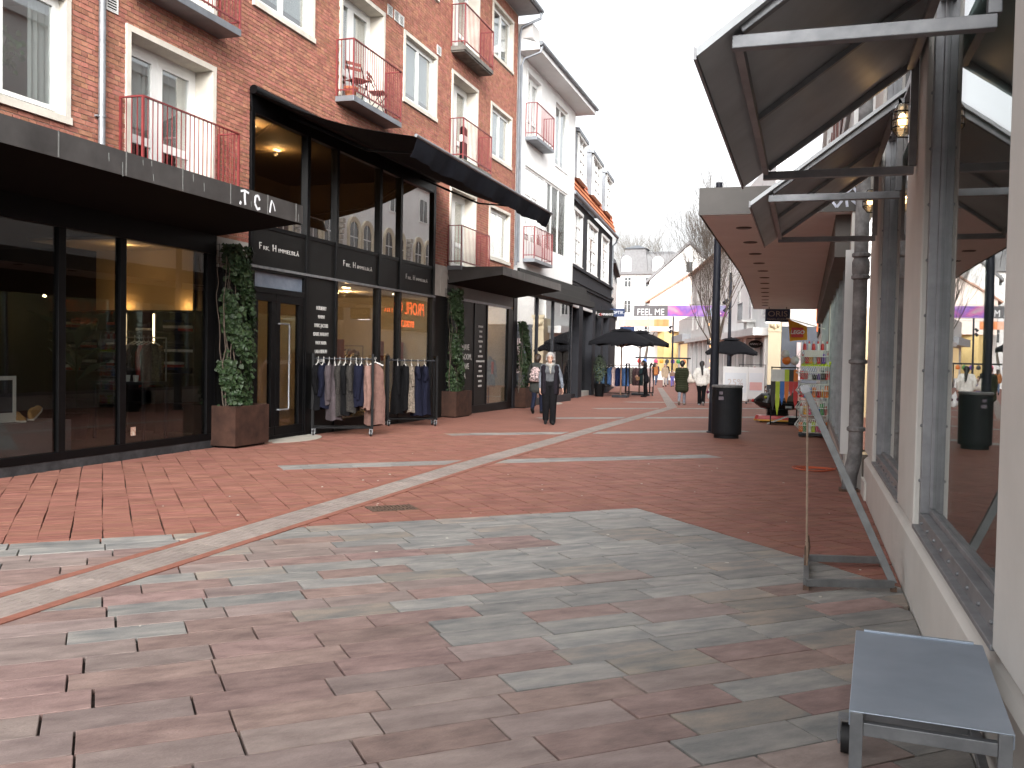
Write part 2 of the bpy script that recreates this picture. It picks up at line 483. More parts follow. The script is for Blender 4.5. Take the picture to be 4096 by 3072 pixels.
# grey strips, slab by slab
SLG = M('grey_paving_stone', (0.215, 0.222, 0.222), 0.62, 0.30, 7, 0.45, 90, stretch=(0.5, 1.4, 1), rnd=0.15, col2=(0.36, 0.335, 0.305), detail=12, spread=(0.30, 0.74))
SLG2 = M('grey_ochre_paving_stone', (0.225, 0.222, 0.215), 0.62, 0.25, 6, 0.45, 90, stretch=(0.5, 1.3, 1), rnd=0.14, col2=(0.38, 0.31, 0.245), detail=12, spread=(0.36, 0.74))
SLP = M('pink_paving_stone', (0.225, 0.150, 0.136), 0.62, 0.26, 8, 0.45, 90, stretch=(0.6, 1.3, 1), rnd=0.15, col2=(0.35, 0.245, 0.215), detail=12, spread=(0.30, 0.74))
SLP2 = M('pale_pink_paving_stone', (0.235, 0.178, 0.165), 0.62, 0.24, 7, 0.45, 90, stretch=(0.55, 1.3, 1), rnd=0.14, col2=(0.36, 0.285, 0.255), detail=12, spread=(0.30, 0.76))

def slab(poly, mat, parent, zoff=0.0, name='paving_slab', ch=0.002, th=0.045):
    cx = sum(p[0] for p in poly) / len(poly); cy = sum(p[1] for p in poly) / len(poly)
    ca, sa = math.cos(-angB), math.sin(-angB)
    lp = [((x - cx) * ca - (y - cy) * sa, (x - cx) * sa + (y - cy) * ca) for x, y in poly]
    if (lp[1][0] - lp[0][0]) * (lp[2][1] - lp[0][1]) - (lp[1][1] - lp[0][1]) * (lp[2][0] - lp[0][0]) < 0: lp = lp[::-1]
    L_ = [max(math.hypot(x, y), 1e-3) for x, y in lp]
    ins = [(x * (1 - ch * 1.4 / l), y * (1 - ch * 1.4 / l)) for (x, y), l in zip(lp, L_)]
    m = MB()
    m.loft([[(x, y, -th) for x, y in lp], [(x, y, -ch * 0.7) for x, y in lp], [(x, y, 0) for x, y in ins]])
    o = m.build(name, mat, parent, loc=(cx, cy, gz(cy) + zoff), rz=angB, recalc=False)
    return o

sp = MB()
c4 = [xy(1.2, -4.2), xy(1.2, SB), xy(SA, SB), xy(SA, -4.2)]
c4 = clip(clip(c4, 1, 0, XRN - 0.02), -1, 0, 8.9)
sp.face([(x, y, -0.031) for x, y in c4])
slabs = tag(sp.build('slab_pavement', JOINT), kind='structure')
rng = random.Random(11)
nr = 0
for ir in range(0, 29):
    a1 = SA - ir * 0.24; a0 = a1 - 0.24
    b = SB
    tone_row = (0.15 + 0.7 * ((ir * 0.618) % 1.0)) * 0.7 + 0.3 * rng.random()
    first = True
    while b > -4.4:
        L_ = rng.choice((0.55, 0.6, 0.6, 0.65)) if not first else rng.uniform(0.25, 0.62)
        first = False
        b1, b0 = b, b - L_; b = b0
        c = xy((a0 + a1) / 2, (b0 + b1) / 2)
        if in_view(c[0], c[1], 0, 0.10) is None: continue
        ja = 0.0028 + 0.0026 * rng.random(); jb = 0.0045 + 0.005 * rng.random()
        q = [xy(a0 + ja, b0 + jb), xy(a0 + ja, b1 - jb * 0.6), xy(a1 - ja * 0.8, b1 - jb * 0.6), xy(a1 - ja * 0.8, b0 + jb)]
        pk = 0.24 + 0.40 * max(0, min(1, (3.9 - (b0 + b1) / 2) / 3.2)) - 0.5 * (ir < 2) + 0.10 * (ir > 13)
        pink = (0.62 * tone_row + 0.38 * rng.random()) < pk
        mt = (SLP if rng.random() < 0.65 else SLP2) if pink else (SLG if rng.random() < 0.8 else SLG2)
        for lo, hi in ((None, GX0), (GX1, None)):
            p = q
            if hi is not None: p = clip(p, 1, 0, hi)
            if lo is not None: p = clip(p, -1, 0, -lo)
            if len(p) >= 3: p = clip(p, 1, 0, XRN - 0.015)
            if len(p) >= 3: p = clip(p, -1, 0, 8.9)
            if len(p) >= 3 and area(p) > 0.004:
                slab(p, mt, slabs, rng.uniform(-0.003, 0.002)); nr += 1
print('slabs', nr)

def street_x(y):          # the street bends to the left beyond 33 m
    return 0.0 if y < 33 else -0.165 * (y - 33)

sb = tag(empty('grey_stone_bands'), kind='structure')
for s0, s1, t0, t1 in strips:
    for row in range(2):
        a0 = s0 + row * 0.24; b = t1
        while b > t0 + 0.05:
            L_ = min(rng.choice((0.55, 0.6, 0.7)), b - t0); b0 = b - L_
            q = [xy(a0 + 0.002, b0 + 0.003), xy(a0 + 0.002, b - 0.003), xy(a0 + 0.238, b - 0.003), xy(a0 + 0.238, b0 + 0.003)]
            b = b0
            for lo, hi in ((None, GX0), (GX1, None)):
                p = q
                if hi is not None: p = clip(p, 1, 0, hi)
                if lo is not None: p = clip(p, -1, 0, -lo)
                if len(p) >= 3 and area(p) > 0.004:
                    cy = sum(w[1] for w in p) / len(p)
                    slab(p, SLG if rng.random() < 0.8 else SLG2, sb, 0.0 if cy < YS - 0.4 else 0.006)

# ribbed guide strip for blind walkers with its red borders
GUIDE = M('ribbed_guide_concrete', (0.27, 0.225, 0.20), 0.75, 0.18, 6, 0.2, 60, rnd=0.10)
gm = MB()
gpts = [(2.2, 0)] + [(float(y), street_x(y)) for y in range(12, 100, 3)]
for w0, w1 in ((GX0 + 0.005, -4.672), (-4.308, GX1 - 0.005)):
    for (y0, s0), (y1, s1) in zip(gpts, gpts[1:]):
        gm.hexa([(w0 + s0, y0, gz(y0) - 0.03), (w1 + s0, y0, gz(y0) - 0.03), (w1 + s1, y1, gz(y1) - 0.03), (w0 + s1, y1, gz(y1) - 0.03),
                 (w0 + s0, y0, gz(y0) + 0.003), (w1 + s0, y0, gz(y0) + 0.003), (w1 + s1, y1, gz(y1) + 0.003), (w0 + s1, y1, gz(y1) + 0.003)])
gs = tag(gm.build('guide_strip', M('red_border_clinker', (0.26, 0.10, 0.068), 0.75, 0.2, 10, 0.2)), kind='structure')
tm = MB()
prof = [(-0.178, -0.03), (-0.178, 0.002)]
for i in range(5):
    xx = -0.165 + i * 0.068
    prof += [(xx, 0.002), (xx + 0.008, 0.008), (xx + 0.038, 0.008), (xx + 0.046, 0.002)]
prof += [(0.178, 0.002), (0.178, -0.03)]
tm.prism(prof, -0.146, 0.146, 'y')
tme = tm.mesh('guide_tile', GUIDE)
y = 2.9
while y < 62:
    dx = street_x(y + 0.15)
    o = obj_from(tme, 'guide_tile', gs, (-4.49 + dx, y + 0.15, gz(y + 0.15) + 0.003 * (y > YS) + rng.uniform(-0.001, 0.001)), math.atan(0.165) if y > 33 else 0)
    y += 0.30

gr = empty('drain_grate', (*xy(GRA + 0.16, GRB + 0.24), 0), angB)
tag(gr, 'rusty iron drain grate set in the red paving beside the guide strip', 'drain grate')
RUST = M('rusty_cast_iron', (0.10, 0.062, 0.045), 0.8, 0.35, 25, 0.3, col2=(0.15, 0.09, 0.06))
m = MB(); 
for a in (((-0.236, 0.236), (-0.157, -0.13)), ((-0.236, 0.236), (0.13, 0.157)), ((-0.236, -0.205), (-0.13, 0.13)), ((0.205, 0.236), (-0.13, 0.13))):
    m.box(a[0][0], a[0][1], a[1][0], a[1][1], -0.03, 0.004)
m.build('frame', RUST, gr)
bm_ = MB().box(-0.008, 0.008, -0.13, 0.13, -0.025, 0.001).mesh('grate_bar', RUST)
for i in range(11): obj_from(bm_, 'bar', gr, (-0.19 + i * 0.038, 0, 0))
MB().box(-0.205, 0.205, -0.012, 0.012, -0.026, 0.002).build('cross_bar', RUST, gr)

DISC = M('pale_doorstep_stone', (0.40, 0.37, 0.32), 0.8, 0.15, 4, 0.2)
def half_disc(name, cx, cy, r, squash):
    m = MB(); n = 20
    pts = [(cx + r * squash * math.sin(math.pi * i / n), cy - r * math.cos(math.pi * i / n)) for i in range(n + 1)]
    z = gz(cy)
    m.loft([[(x, y, z - 0.03) for x, y in pts], [(x, y, z + 0.008) for x, y in pts]])
    return tag(m.build(name, DISC), kind='structure')
half_disc('doorstep', -8.90, 14.45, 1.0, 0.62)
half_disc('doorstep', -8.90, 32.3, 1.1, 0.45)

GUM = M('trodden_chewing_gum', (0.55, 0.52, 0.46), 0.8, 0.15, 30)
m = MB(); rg = random.Random(5)
for i in range(46):
    for _ in range(30):
        x, y = rg.uniform(-6, 0.6), rg.uniform(3.5, 14)
        if in_view(x, y) and not GX0 - 0.05 < x < GX1 + 0.05: break
    r = rg.uniform(0.006, 0.014)
    pts = [(x + r * rg.uniform(0.6, 1.3) * math.cos(k * math.pi / 4), y + r * rg.uniform(0.5, 1.2) * math.sin(k * math.pi / 4)) for k in range(8)]
    m.loft([[(p[0], p[1], gz(y) - 0.002) for p in pts], [(p[0], p[1], gz(y) + 0.003) for p in pts]])
tag(m.build('chewing_gum_spots', GUM), 'pale spots of trodden chewing gum on the paving', 'gum', kind='stuff')

# ------------------------------------------------------------------ left side: the brick building with its shops
def rebase(root, loc):
    loc = Vector(loc); root.location = loc
    for ch in root.children: ch.matrix_parent_inverse = Matrix.Translation(-loc)

BB = empty('brick_building')
tag(BB, 'red brick apartment building with red railed balconies over black shopfronts', 'building')
WIN_COLS = [(7.5, 9.5), (13.5, 15.5), (19.5, 21.5), (25.6, 27.6)]
DOOR_COLS = [(10.5, 12.5), (16.5, 18.5), (22.5, 24.5)]
LV = [(4.33, 3.85, 5.95), (7.28, 6.60, 8.90), (10.23, 9.50, 11.85)]
wins, doors = [], []
for li, (zs, zd, zt) in enumerate(LV):
    for c in WIN_COLS:
        if li == 0 and 13 < c[0] < 20: continue
        wins.append((c[0], c[1], zs, zt, li))
    for c in DOOR_COLS:
        if li == 0 and c[0] == 16.5: continue
        doors.append((c[0], c[1], zd, zt, li))
OPEN = [w[:4] for w in wins + doors] + [(4.0, 12.6, -1, 3.35), (12.6, 13.45, -1, 3.35), (13.45, 21.5, -1, 5.92), (21.5, 22.42, -1, 3.80), (22.42, 28.2, -1, 3.35)]
Y0, Y1, ZT = 5.6, 28.1, 12.25
ysp = sorted(set([Y0, Y1] + [max(Y0, min(Y1, e)) for o in OPEN for e in o[:2]])); zsp = sorted(set([0, ZT] + [max(0, e) for o in OPEN for e in o[2:]]))
m = MB()
for i in range(len(ysp) - 1):
    for j in range(len(zsp) - 1):
        yc, zc = (ysp[i] + ysp[i + 1]) / 2, (zsp[j] + zsp[j + 1]) / 2
        if any(o[0] < yc < o[1] and o[2] < zc < o[3] for o in OPEN): continue
        m.face([(XLF - 0.011, ysp[i], zsp[j]), (XLF - 0.011, ysp[i + 1], zsp[j]), (XLF - 0.011, ysp[i + 1], zsp[j + 1]), (XLF - 0.011, ysp[i], zsp[j + 1])])
m.box(XLF - 8, XLF - 0.011, Y1 - 0.02, Y1, 0, ZT); m.box(XLF - 8, XLF - 0.011, Y0, Y0 + 0.02, 3.4, ZT); m.box(XLF - 8, XLF - 7.9, Y0, Y1, 0, ZT)
m.build('mortar_wall', MORTAR, BB)
# bricks in cross bond: stretcher and header courses
CO = 0.0667; J = 0.011
rows = []; rng = random.Random(21)
for r_ in range(int(3.30 / CO), int(ZT / CO)):
    z0 = r_ * CO; z1 = z0 + CO - J
    hd = r_ % 2 == 1
    L_ = (0.119 if hd else 0.239); off = (0.06 if hd else 0.0) + (0.119 if (r_ // 2) % 2 and not hd else 0)
    y = Y0 - off
    while y < Y1:
        a, b = max(y, Y0), min(y + L_ - J, Y1); y += L_
        segs = [(a, b)]
        for o in OPEN:
            if o[2] < (z0 + z1) / 2 < o[3]:
                ns = []
                for s in segs:
                    if s[1] <= o[0] or s[0] >= o[1]: ns.append(s); continue
                    if s[0] < o[0]: ns.append((s[0], o[0]))
                    if s[1] > o[1]: ns.append((o[1], s[1]))
                segs = ns
        for s in segs:
            if s[1] - s[0] > 0.025: rows.append((s[0], s[1], z0, z1, hd, rng.random()))
cand = []
for i, (a, b, z0, z1, hd, t) in enumerate(rows):
    if not hd and b - a > 0.22:
        d = in_view(XLF, (a + b) / 2, (z0 + z1) / 2, 0.0)
        if d and not (z0 < 3.8 and a < 12.7): cand.append((d, i))
cand.sort(); single = set(i for _, i in cand[:300])
bu = MB().box(-0.011, 0, -0.114, 0.114, -0.0278, 0.0278).mesh('facade_brick', BRICKO)
v = []; f = []; tone = []
for i, (a, b, z0, z1, hd, t) in enumerate(rows):
    px_ = rng.uniform(-0.002, 0.0025)
    if i in single:
        obj_from(bu, 'brick', BB, (XLF + px_, (a + b) / 2, (z0 + z1) / 2)); continue
    b0 = len(v); X = XLF + px_; xb = XLF - 0.0112
    v += [(X, a, z0), (X, b, z0), (X, b, z1), (X, a, z1), (xb, a, z0), (xb, b, z0), (xb, b, z1), (xb, a, z1)]
    f += [(b0, b0 + 1, b0 + 2, b0 + 3), (b0 + 1, b0, b0 + 4, b0 + 5), (b0 + 3, b0 + 2, b0 + 6, b0 + 7), (b0, b0 + 3, b0 + 7, b0 + 4), (b0 + 2, b0 + 1, b0 + 5, b0 + 6)]
    tone += [t] * 5
me = bpy.data.meshes.new('brick_field'); me.from_pydata(v, [], f); me.materials.append(BRICK)
at = me.attributes.new('tone', 'FLOAT', 'FACE'); at.data.foreach_set('value', tone)
tag(obj_from(me, 'brick_field', BB), kind='stuff')

CURT = M('white_curtain', (0.70, 0.69, 0.66), 0.9, 0.06, 3, stretch=(1, 8, 0.4))
ROOM = M('dim_room_wall', (0.30, 0.28, 0.25), 0.9, 0.1, 1)
BLIND = M('white_roller_blind', (0.72, 0.74, 0.75), 0.8, 0.03, 2)
def pane_box(m, x, y0, y1, z0, z1, th=0.012): m.box(x - th, x, y0, y1, z0, z1)
def recess(parent, x, y0, y1, z0, z1, depth=1.2, mat=None):
    """the room seen behind a pane: side walls, floor, ceiling and back wall"""
    m = MB(); xb = x - depth
    m.face([(x, y0, z0), (xb, y0, z0), (xb, y1, z0), (x, y1, z0)]); m.face([(x, y0, z1), (x, y1, z1), (xb, y1, z1), (xb, y0, z1)])
    m.face([(x, y0, z0), (x, y0, z1), (xb, y0, z1), (xb, y0, z0)]); m.face([(x, y1, z0), (xb, y1, z0), (xb, y1, z1), (x, y1, z1)])
    m.face([(xb, y0, z0), (xb, y0, z1), (xb, y1, z1), (xb, y1, z0)])
    return m.build('room', mat or ROOM, parent, recalc=False)
def frame_rect(m, x0, x1, y0, y1, z0, z1, t, tb=None):
    tb = t if tb is None else tb
    m.box(x0, x1, y0, y1, z1 - t, z1); m.box(x0, x1, y0, y1, z0, z0 + tb); m.box(x0, x1, y0, y0 + t, z0 + tb, z1 - t); m.box(x0, x1, y1 - t, y1, z0 + tb, z1 - t)
def drape(parent, x, y0, y1, z0, z1, mat=CURT, amp=0.03):
    m = MB(); n = max(8, int((y1 - y0) / 0.03)); top = []; bot = []
    for i in range(n + 1):
        y = y0 + (y1 - y0) * i / n; d = amp * math.sin(i * 1.9) * (0.6 + 0.4 * math.sin(i * 0.7))
        top.append((x + d, y, z1)); bot.append((x + d * 1.3, y, z0))
    m.loft([bot, top], caps=False, closed=False)
    return m.build('curtain', mat, parent, smooth=True, recalc=False)
def window(parent, y0, y1, z0, z1, style=0, XF=None, surround=True, split=2, sm=None, depth=0.09):
    XF = XLF if XF is None else XF
    m = MB(); t = 0.085 if surround else 0.02
    if surround:
        m.box(XF - 0.14, XF + 0.028, y0, y0 + t, z0 + t * 1.1, z1 - t); m.box(XF - 0.14, XF + 0.028, y1 - t, y1, z0 + t * 1.1, z1 - t)
        m.box(XF - 0.14, XF + 0.03, y0 - 0.004, y1 + 0.004, z1 - t, z1); m.box(XF - 0.14, XF + 0.045, y0 - 0.012, y1 + 0.012, z0, z0 + t * 1.1)
    else:
        m.box(XF - 0.16, XF - 0.002, y0, y0 + t, z0, z1); m.box(XF - 0.16, XF - 0.002, y1 - t, y1, z0, z1); m.box(XF - 0.16, XF + 0.03, y0, y1, z0 - 0.03, z0 + 0.01); m.box(XF - 0.16, XF - 0.003, y0 + t, y1 - t, z1 - t, z1)
    w = m.build('window', sm or STONEW, parent)
    a, b, c, d = y0 + t, y1 - t, z0 + t * 1.1, z1 - t
    fm = MB(); xf = XF - depth
    frame_rect(fm, xf - 0.05, xf, a, b, c, d, 0.05)
    n = split; wsh = (b - a - 0.1) / n
    for i in range(n):
        s0 = a + 0.05 + i * wsh; frame_rect(fm, xf - 0.045, xf + 0.012, s0 + 0.004, s0 + wsh - 0.004, c + 0.054, d - 0.054, 0.055)
    fm.build('frame', FRAMEW, w, bevel=0)
    for i in range(n):
        s0 = a + 0.05 + i * wsh; pm = MB(); pane_box(pm, xf - 0.012, s0 + 0.05, s0 + wsh - 0.05, c + 0.1, d - 0.1); pm.build('pane', GL_WIN, w)
    recess(w, xf - 0.06, a, b, c, d)
    if style == 1: drape(w, xf - 0.12, a + 0.02, b - 0.02, c + 0.05, d)
    elif style == 2: MB().box(xf - 0.1, xf - 0.09, a + 0.06, b - 0.06, c + 0.1 + (d - c) * 0.12, d - 0.02).build('blind', BLIND, w)
    elif style == 3:
        drape(w, xf - 0.12, a + 0.02, a + (b - a) * 0.42, c + 0.05, d); drape(w, xf - 0.12, b - (b - a) * 0.2, b - 0.02, c + 0.05, d)
    return w
def balcony_door(parent, y0, y1, z0, z1, style=0, XF=None, deep=0.30, sm=None, leaves=2):
    XF = XLF if XF is None else XF
    m = MB(); t = 0.085
    m.box(XF - deep - 0.1, XF + 0.028, y0, y0 + t, z0, z1 - t); m.box(XF - deep - 0.1, XF + 0.028, y1 - t, y1, z0, z1 - t); m.box(XF - deep - 0.1, XF + 0.03, y0 - 0.004, y1 + 0.004, z1 - t, z1)
    w = m.build('balcony_door', sm or STONEW, parent)
    a, b, d = y0 + t, y1 - t, z1 - t; xf = XF - deep
    fm = MB(); frame_rect(fm, xf - 0.06, xf, a, b, z0, d, 0.06)
    hw = (b - a - 0.12) / leaves
    cuts = [z0 + 0.16, z0 + 0.62, z0 + 0.74, d - 0.18]
    for i in range(leaves):
        s0 = a + 0.06 + i * hw
        fm.box(xf - 0.05, xf + 0.015, s0 + 0.003, s0 + 0.12, z0 + 0.06, d - 0.06); fm.box(xf - 0.05, xf + 0.015, s0 + hw - 0.12, s0 + hw - 0.003, z0 + 0.06, d - 0.06)
        for q0, q1 in ((z0 + 0.06, cuts[0]), (cuts[1], cuts[2]), (cuts[3], d - 0.06)): fm.box(xf - 0.05, xf + 0.014, s0 + 0.12, s0 + hw - 0.12, q0, q1)
    fm.build('frame', FRAMEW, w)
    for i in range(leaves):
        s0 = a + 0.06 + i * hw
        for q0, q1 in ((cuts[0], cuts[1]), (cuts[2], cuts[3])):
            pm = MB(); pane_box(pm, xf - 0.01, s0 + 0.115, s0 + hw - 0.115, q0 - 0.005, q1 + 0.005); pm.build('pane', GL_WIN, w)
    recess(w, xf - 0.07, a, b, z0, d)
    if style: drape(w, xf - 0.16, a + 0.04, b - 0.04, z0 + 0.7, d, amp=0.04)
    return w
BALU = {}
def balcony(parent, y0, y1, zs, zr, proj=0.40, XF=None, slabm=None, dark=False):
    XF = XLF if XF is None else XF
    m = MB()
    m.box(XF - 0.05, XF + proj, y0, y1, zs, zs + 0.11)
    if dark: m.box(XF + 0.001, XF + proj - 0.035, y0 + 0.035, y1 - 0.035, zs - 0.035, zs)
    bal = m.build('balcony', slabm or ZINC, parent, bevel=0.006)
    rm = MB(); xo = XF + proj - 0.02; zb = zs + 0.11
    for yy in (y0 + 0.015, y1 - 0.015):
        rm.box(XF + 0.005, xo + 0.015, yy - 0.018, yy + 0.018, zr - 0.02, zr); rm.box(XF + 0.005, xo, yy - 0.01, yy + 0.01, zb + 0.1, zb + 0.125)
        rm.box(xo - 0.015, xo + 0.015, yy - 0.015, yy + 0.015, zb, zr - 0.02); rm.box(XF + 0.004, XF + 0.03, yy - 0.016, yy + 0.016, zb, zr - 0.02)
    rm.box(xo - 0.018, xo + 0.018, y0 + 0.033, y1 - 0.033, zr - 0.021, zr - 0.001); rm.box(xo - 0.01, xo + 0.01, y0 + 0.03, y1 - 0.03, zb + 0.1, zb + 0.125)
    rm.build('railing', REDM, bal)
    hgt = round(zr - 0.02 - zb - 0.08, 3)
    if hgt not in BALU: BALU[hgt] = MB().box(-0.0055, 0.0055, -0.0055, 0.0055, 0, hgt).mesh('baluster', REDM)
    n = int((y1 - y0) / 0.1)
    for i in range(1, n): obj_from(BALU[hgt], 'baluster', bal, (xo, y0 + 0.015 + (y1 - y0 - 0.03) * i / n, zb + 0.08))
    for yy in (y0 + 0.015, y1 - 0.015):
        for i in range(1, 4): obj_from(BALU[hgt], 'baluster', bal, (XF + 0.02 + (xo - XF - 0.02) * i / 4, yy, zb + 0.08))
    return bal
for i, (y0, y1, z0, z1, li) in enumerate(wins):
    window(BB, y0, y1, z0, z1, style=[3, 1, 2, 2, 2, 2, 1, 2, 3, 1][i % 10])
for i, (y0, y1, z0, z1, li) in enumerate(doors):
    balcony_door(BB, y0, y1, z0, z1, style=1 if i % 3 != 1 else 0)
DKC = M('stained_concrete_slab', (0.13, 0.12, 0.105), 0.9, 0.3, 6, 0.3, col2=(0.2, 0.19, 0.17))
for (y0, y1), zs, zr, dk in (((10.38, 12.6), 3.78, 4.93, 0), ((10.38, 12.6), 6.42, 7.62, 0), ((16.36, 18.6), 6.44, 7.65, 0), ((22.4, 24.63), 6.46, 7.62, 1), ((22.4, 24.63), 9.34, 10.52, 1), ((16.36, 18.6), 9.34, 10.52, 0), ((22.4, 24.63), 3.72, 4.87, 0)):
    balcony(BB, y0, y1, zs, zr, slabm=DKC if dk else ZINC, dark=bool(dk))
# eave, gutter, downpipes
m = MB(); m.prism([(XLF - 0.3, 12.25), (-8.26, 12.25), (-8.26, 12.40), (XLF - 4, 14.6), (XLF - 4.2, 14.6)], Y0, Y1 + 0.12, 'y')
rf = m.build('roof', M('grey_eave_boards', (0.30, 0.30, 0.31), 0.7, 0.15, 3), BB)
m = MB(); m.path([(-8.20, Y0, 12.33), (-8.20, Y1 + 0.16, 12.33)], 0.065, 10); m.path([(-8.20, Y1 + 0.1, 12.28), (-8.22, Y1 + 0.08, 12.1), (-8.8, Y1 - 0.02, 11.85), (-8.86, Y1 - 0.03, 11.6), (-8.86, Y1 - 0.03, 4.4)], 0.042, 8)
m.build('gutter', ZINC, rf, smooth=True)
m = MB(); m.path([(XLF + 0.06, 10.0, 12.3), (XLF + 0.06, 10.0, 3.7)], 0.045, 10)
for z in (4.55, 6.6, 8.6): m.path([(XLF + 0.06, 10.0, z), (XLF + 0.06, 10.0, z + 0.03)], 0.054, 10); m.box(XLF, XLF + 0.06, 9.93, 10.07, z + 0.003, z + 0.026)
m.build('downpipe', GALV, BB, smooth=True)
GRILL = M('white_vent_grille', (0.66, 0.66, 0.64), 0.5, 0.05, 3)
def vent(y0, y1, z0, z1):
    m = MB(); frame_rect(m, XLF, XLF + 0.02, y0, y1, z0, z1, 0.018); m.box(XLF - 0.02, XLF + 0.003, y0 + 0.01, y1 - 0.01, z0 + 0.01, z1 - 0.01, 1)
    o = m.build('vent', [GRILL, BLACK], BB)
    n = 6
    for i in range(n):
        z = z0 + 0.02 + (z1 - z0 - 0.04) * (i + 0.5) / n
        s = MB(); s.hexa([(XLF + 0.004, y0 + 0.02, z - 0.008), (XLF + 0.018, y0 + 0.02, z - 0.014), (XLF + 0.018, y1 - 0.02, z - 0.014), (XLF + 0.004, y1 - 0.02, z - 0.008), (XLF + 0.004, y0 + 0.02, z + 0.006), (XLF + 0.018, y0 + 0.02, z), (XLF + 0.018, y1 - 0.02, z), (XLF + 0.004, y1 - 0.02, z + 0.006)])
        s.build('slat', GRILL, o)
for a in ((10.12, 10.34, 6.0, 6.25), (18.63, 18.87, 8.93, 9.16), (18.98, 19.22, 8.93, 9.16), (19.25, 19.48, 8.93, 9.16), (21.47, 21.72, 8.97, 9.19)): vent(*a)

# --- near shop under the dark canopy
shA = empty('shopfront', parent=BB)
m = MB()
for y0, y1 in ((5.0, 5.1), (7.9, 8.0), (9.32, 9.44), (10.41, 10.53), (12.33, 12.55)): m.box(XLF - 0.08, XLF + 0.02, y0, y1, 0.22, 3.04)
m.box(XLF - 0.08, XLF + 0.025, 4.0, 12.55, 3.04, 3.36); m.box(XLF - 0.08, XLF + 0.02, 4.0, 12.55, 0.12, 0.22)
m.build('frame', BLACK, shA, bevel=0.006)
MB().box(XLF - 0.06, XLF + 0.01, 4.0, 12.56, -0.05, 0.12).build('plinth', M('scuffed_black_plinth', (0.03, 0.031, 0.034), 0.7, 0.3, 6, 0.2, col2=(0.06, 0.06, 0.065), spread=(0.45, 0.8)), shA)
for y0, y1 in ((5.1, 7.9), (8.0, 9.32), (9.44, 10.41), (10.53, 12.33)):
    pm = MB(); pane_box(pm, XLF - 0.02, y0, y1, 0.22, 3.04); pm.build('pane', GL_SHOP, shA)
def canopy(parent, y0, y1, zt, zb, zw, x1=-7.42, seams=()):
    """dark sheet metal canopy: flat top, tapered soffit, fascia in separate sheets"""
    m = MB(); m.prism([(XLF, zw), (x1 - 0.012, zb), (x1 - 0.012, zt - 0.012), (XLF, zt - 0.012)], y0 + 0.012, y1 - 0.012, 'y')
    c = m.build('canopy', M('black_soffit', (0.005, 0.005, 0.005), 0.8, 0.15, 3, spec=0.1), parent)
    ed = [y0] + list(seams) + [y1]
    for a, b in zip(ed, ed[1:]):
        MB().box(x1 - 0.011, x1, a + 0.002, b - 0.002, zb - 0.004, zt).build('fascia_sheet', BRONZE, c)
    MB().prism([(XLF, zw + 0.02), (x1 - 0.012, zb + 0.003), (x1 - 0.012, zt - 0.001), (XLF, zt - 0.001)], y1 - 0.0115, y1, 'y').build('side_sheet', BRONZE, c)
    MB().prism([(XLF, zw + 0.02), (x1 - 0.012, zb + 0.003), (x1 - 0.012, zt - 0.001), (XLF, zt - 0.001)], y0, y0 + 0.0115, 'y').build('side_sheet', BRONZE, c)
    for s in seams: MB().box(x1 - 0.004, x1 + 0.006, s - 0.008, s + 0.008, zb, zt + 0.004).build('seam', M('weathered_seam', (0.12, 0.12, 0.115), 0.6, 0.4, 12), c)
    return c
canA = canopy(shA, 4.0, 12.62, 3.77, 3.50, 3.34, seams=(5.6, 6.7, 7.75, 8.75, 9.75, 10.75, 11.65, 12.42))
rgs = random.Random(8)
for i in range(9):
    ys_ = rgs.uniform(8.2, 12.5); zt_ = rgs.uniform(3.60, 3.76); L_ = rgs.uniform(0.05, 0.16)
    MB().prism([(ys_ - 0.004, zt_), (ys_ + 0.005, zt_), (ys_ + 0.009, zt_ - L_), (ys_ + 0.004, zt_ - L_)], -7.42, -7.418, 'x').build('lime_streak', M('lime_streak', (0.20, 0.21, 0.20), 0.8, 0.3, 30), canA)
GRAF = M('white_spray_paint', (0.72, 0.73, 0.76), 0.6, 0.08, 8)
m = MB()
def stroke(m, pts, w, x):
    for p, q in zip(pts, pts[1:]): m.bar((x, p[0], p[1]), (x, q[0], q[1]), 0.0035, w, upv=(0, -(q[1] - p[1]), (q[0] - p[0])))
gx = -7.4165
stroke(m, [(10.98, 3.715), (11.07, 3.735), (11.17, 3.715)], 0.03, gx); stroke(m, [(11.075, 3.72), (11.075, 3.62), (11.09, 3.545)], 0.04, gx); stroke(m, [(10.96, 3.56), (10.99, 3.545)], 0.045, gx)
stroke(m, [(11.44, 3.66), (11.40, 3.72), (11.33, 3.70), (11.32, 3.60), (11.38, 3.53), (11.45, 3.55)], 0.035, gx); stroke(m, [(11.75, 3.71), (11.72, 3.63), (11.70, 3.53)], 0.028, gx); stroke(m, [(11.75, 3.71), (11.80, 3.66), (11.84, 3.57)], 0.015, gx)
gf = m.build('graffiti', GRAF, canA)

# concrete pillar heads between the shops
m = MB(); m.box(XLF - 0.1, XLF - 0.002, 12.6, 13.45, 2.86, 3.345); pa = m.build('pillar', CONC, BB)
MB().box(XLF - 0.1, XLF - 0.012, 12.56, 13.45, -0.05, 2.86).build('cladding', BLACKP, pa)
m = MB(); m.box(XLF - 0.1, XLF + 0.01, 21.52, 22.42, 3.02, 3.79); pb = m.build('pillar', CONC, BB)
m = MB(); n = 14
pts = [(22.22 - 0.27 * math.cos(math.pi * i / n) - 0.02, 3.4 + 0.27 * math.sin(math.pi * i / n)) for i in range(n + 1)]
pts = [(pts[0][0], 3.1)] + pts
m.path([(XLF + 0.015, a, b) for a, b in pts], 0.012, 6); m.build('relief', CONC, pb)
MB().box(XLF - 0.1, XLF - 0.012, 21.5, 22.42, -0.2, 3.02).build('cladding', BLACKP, pb)

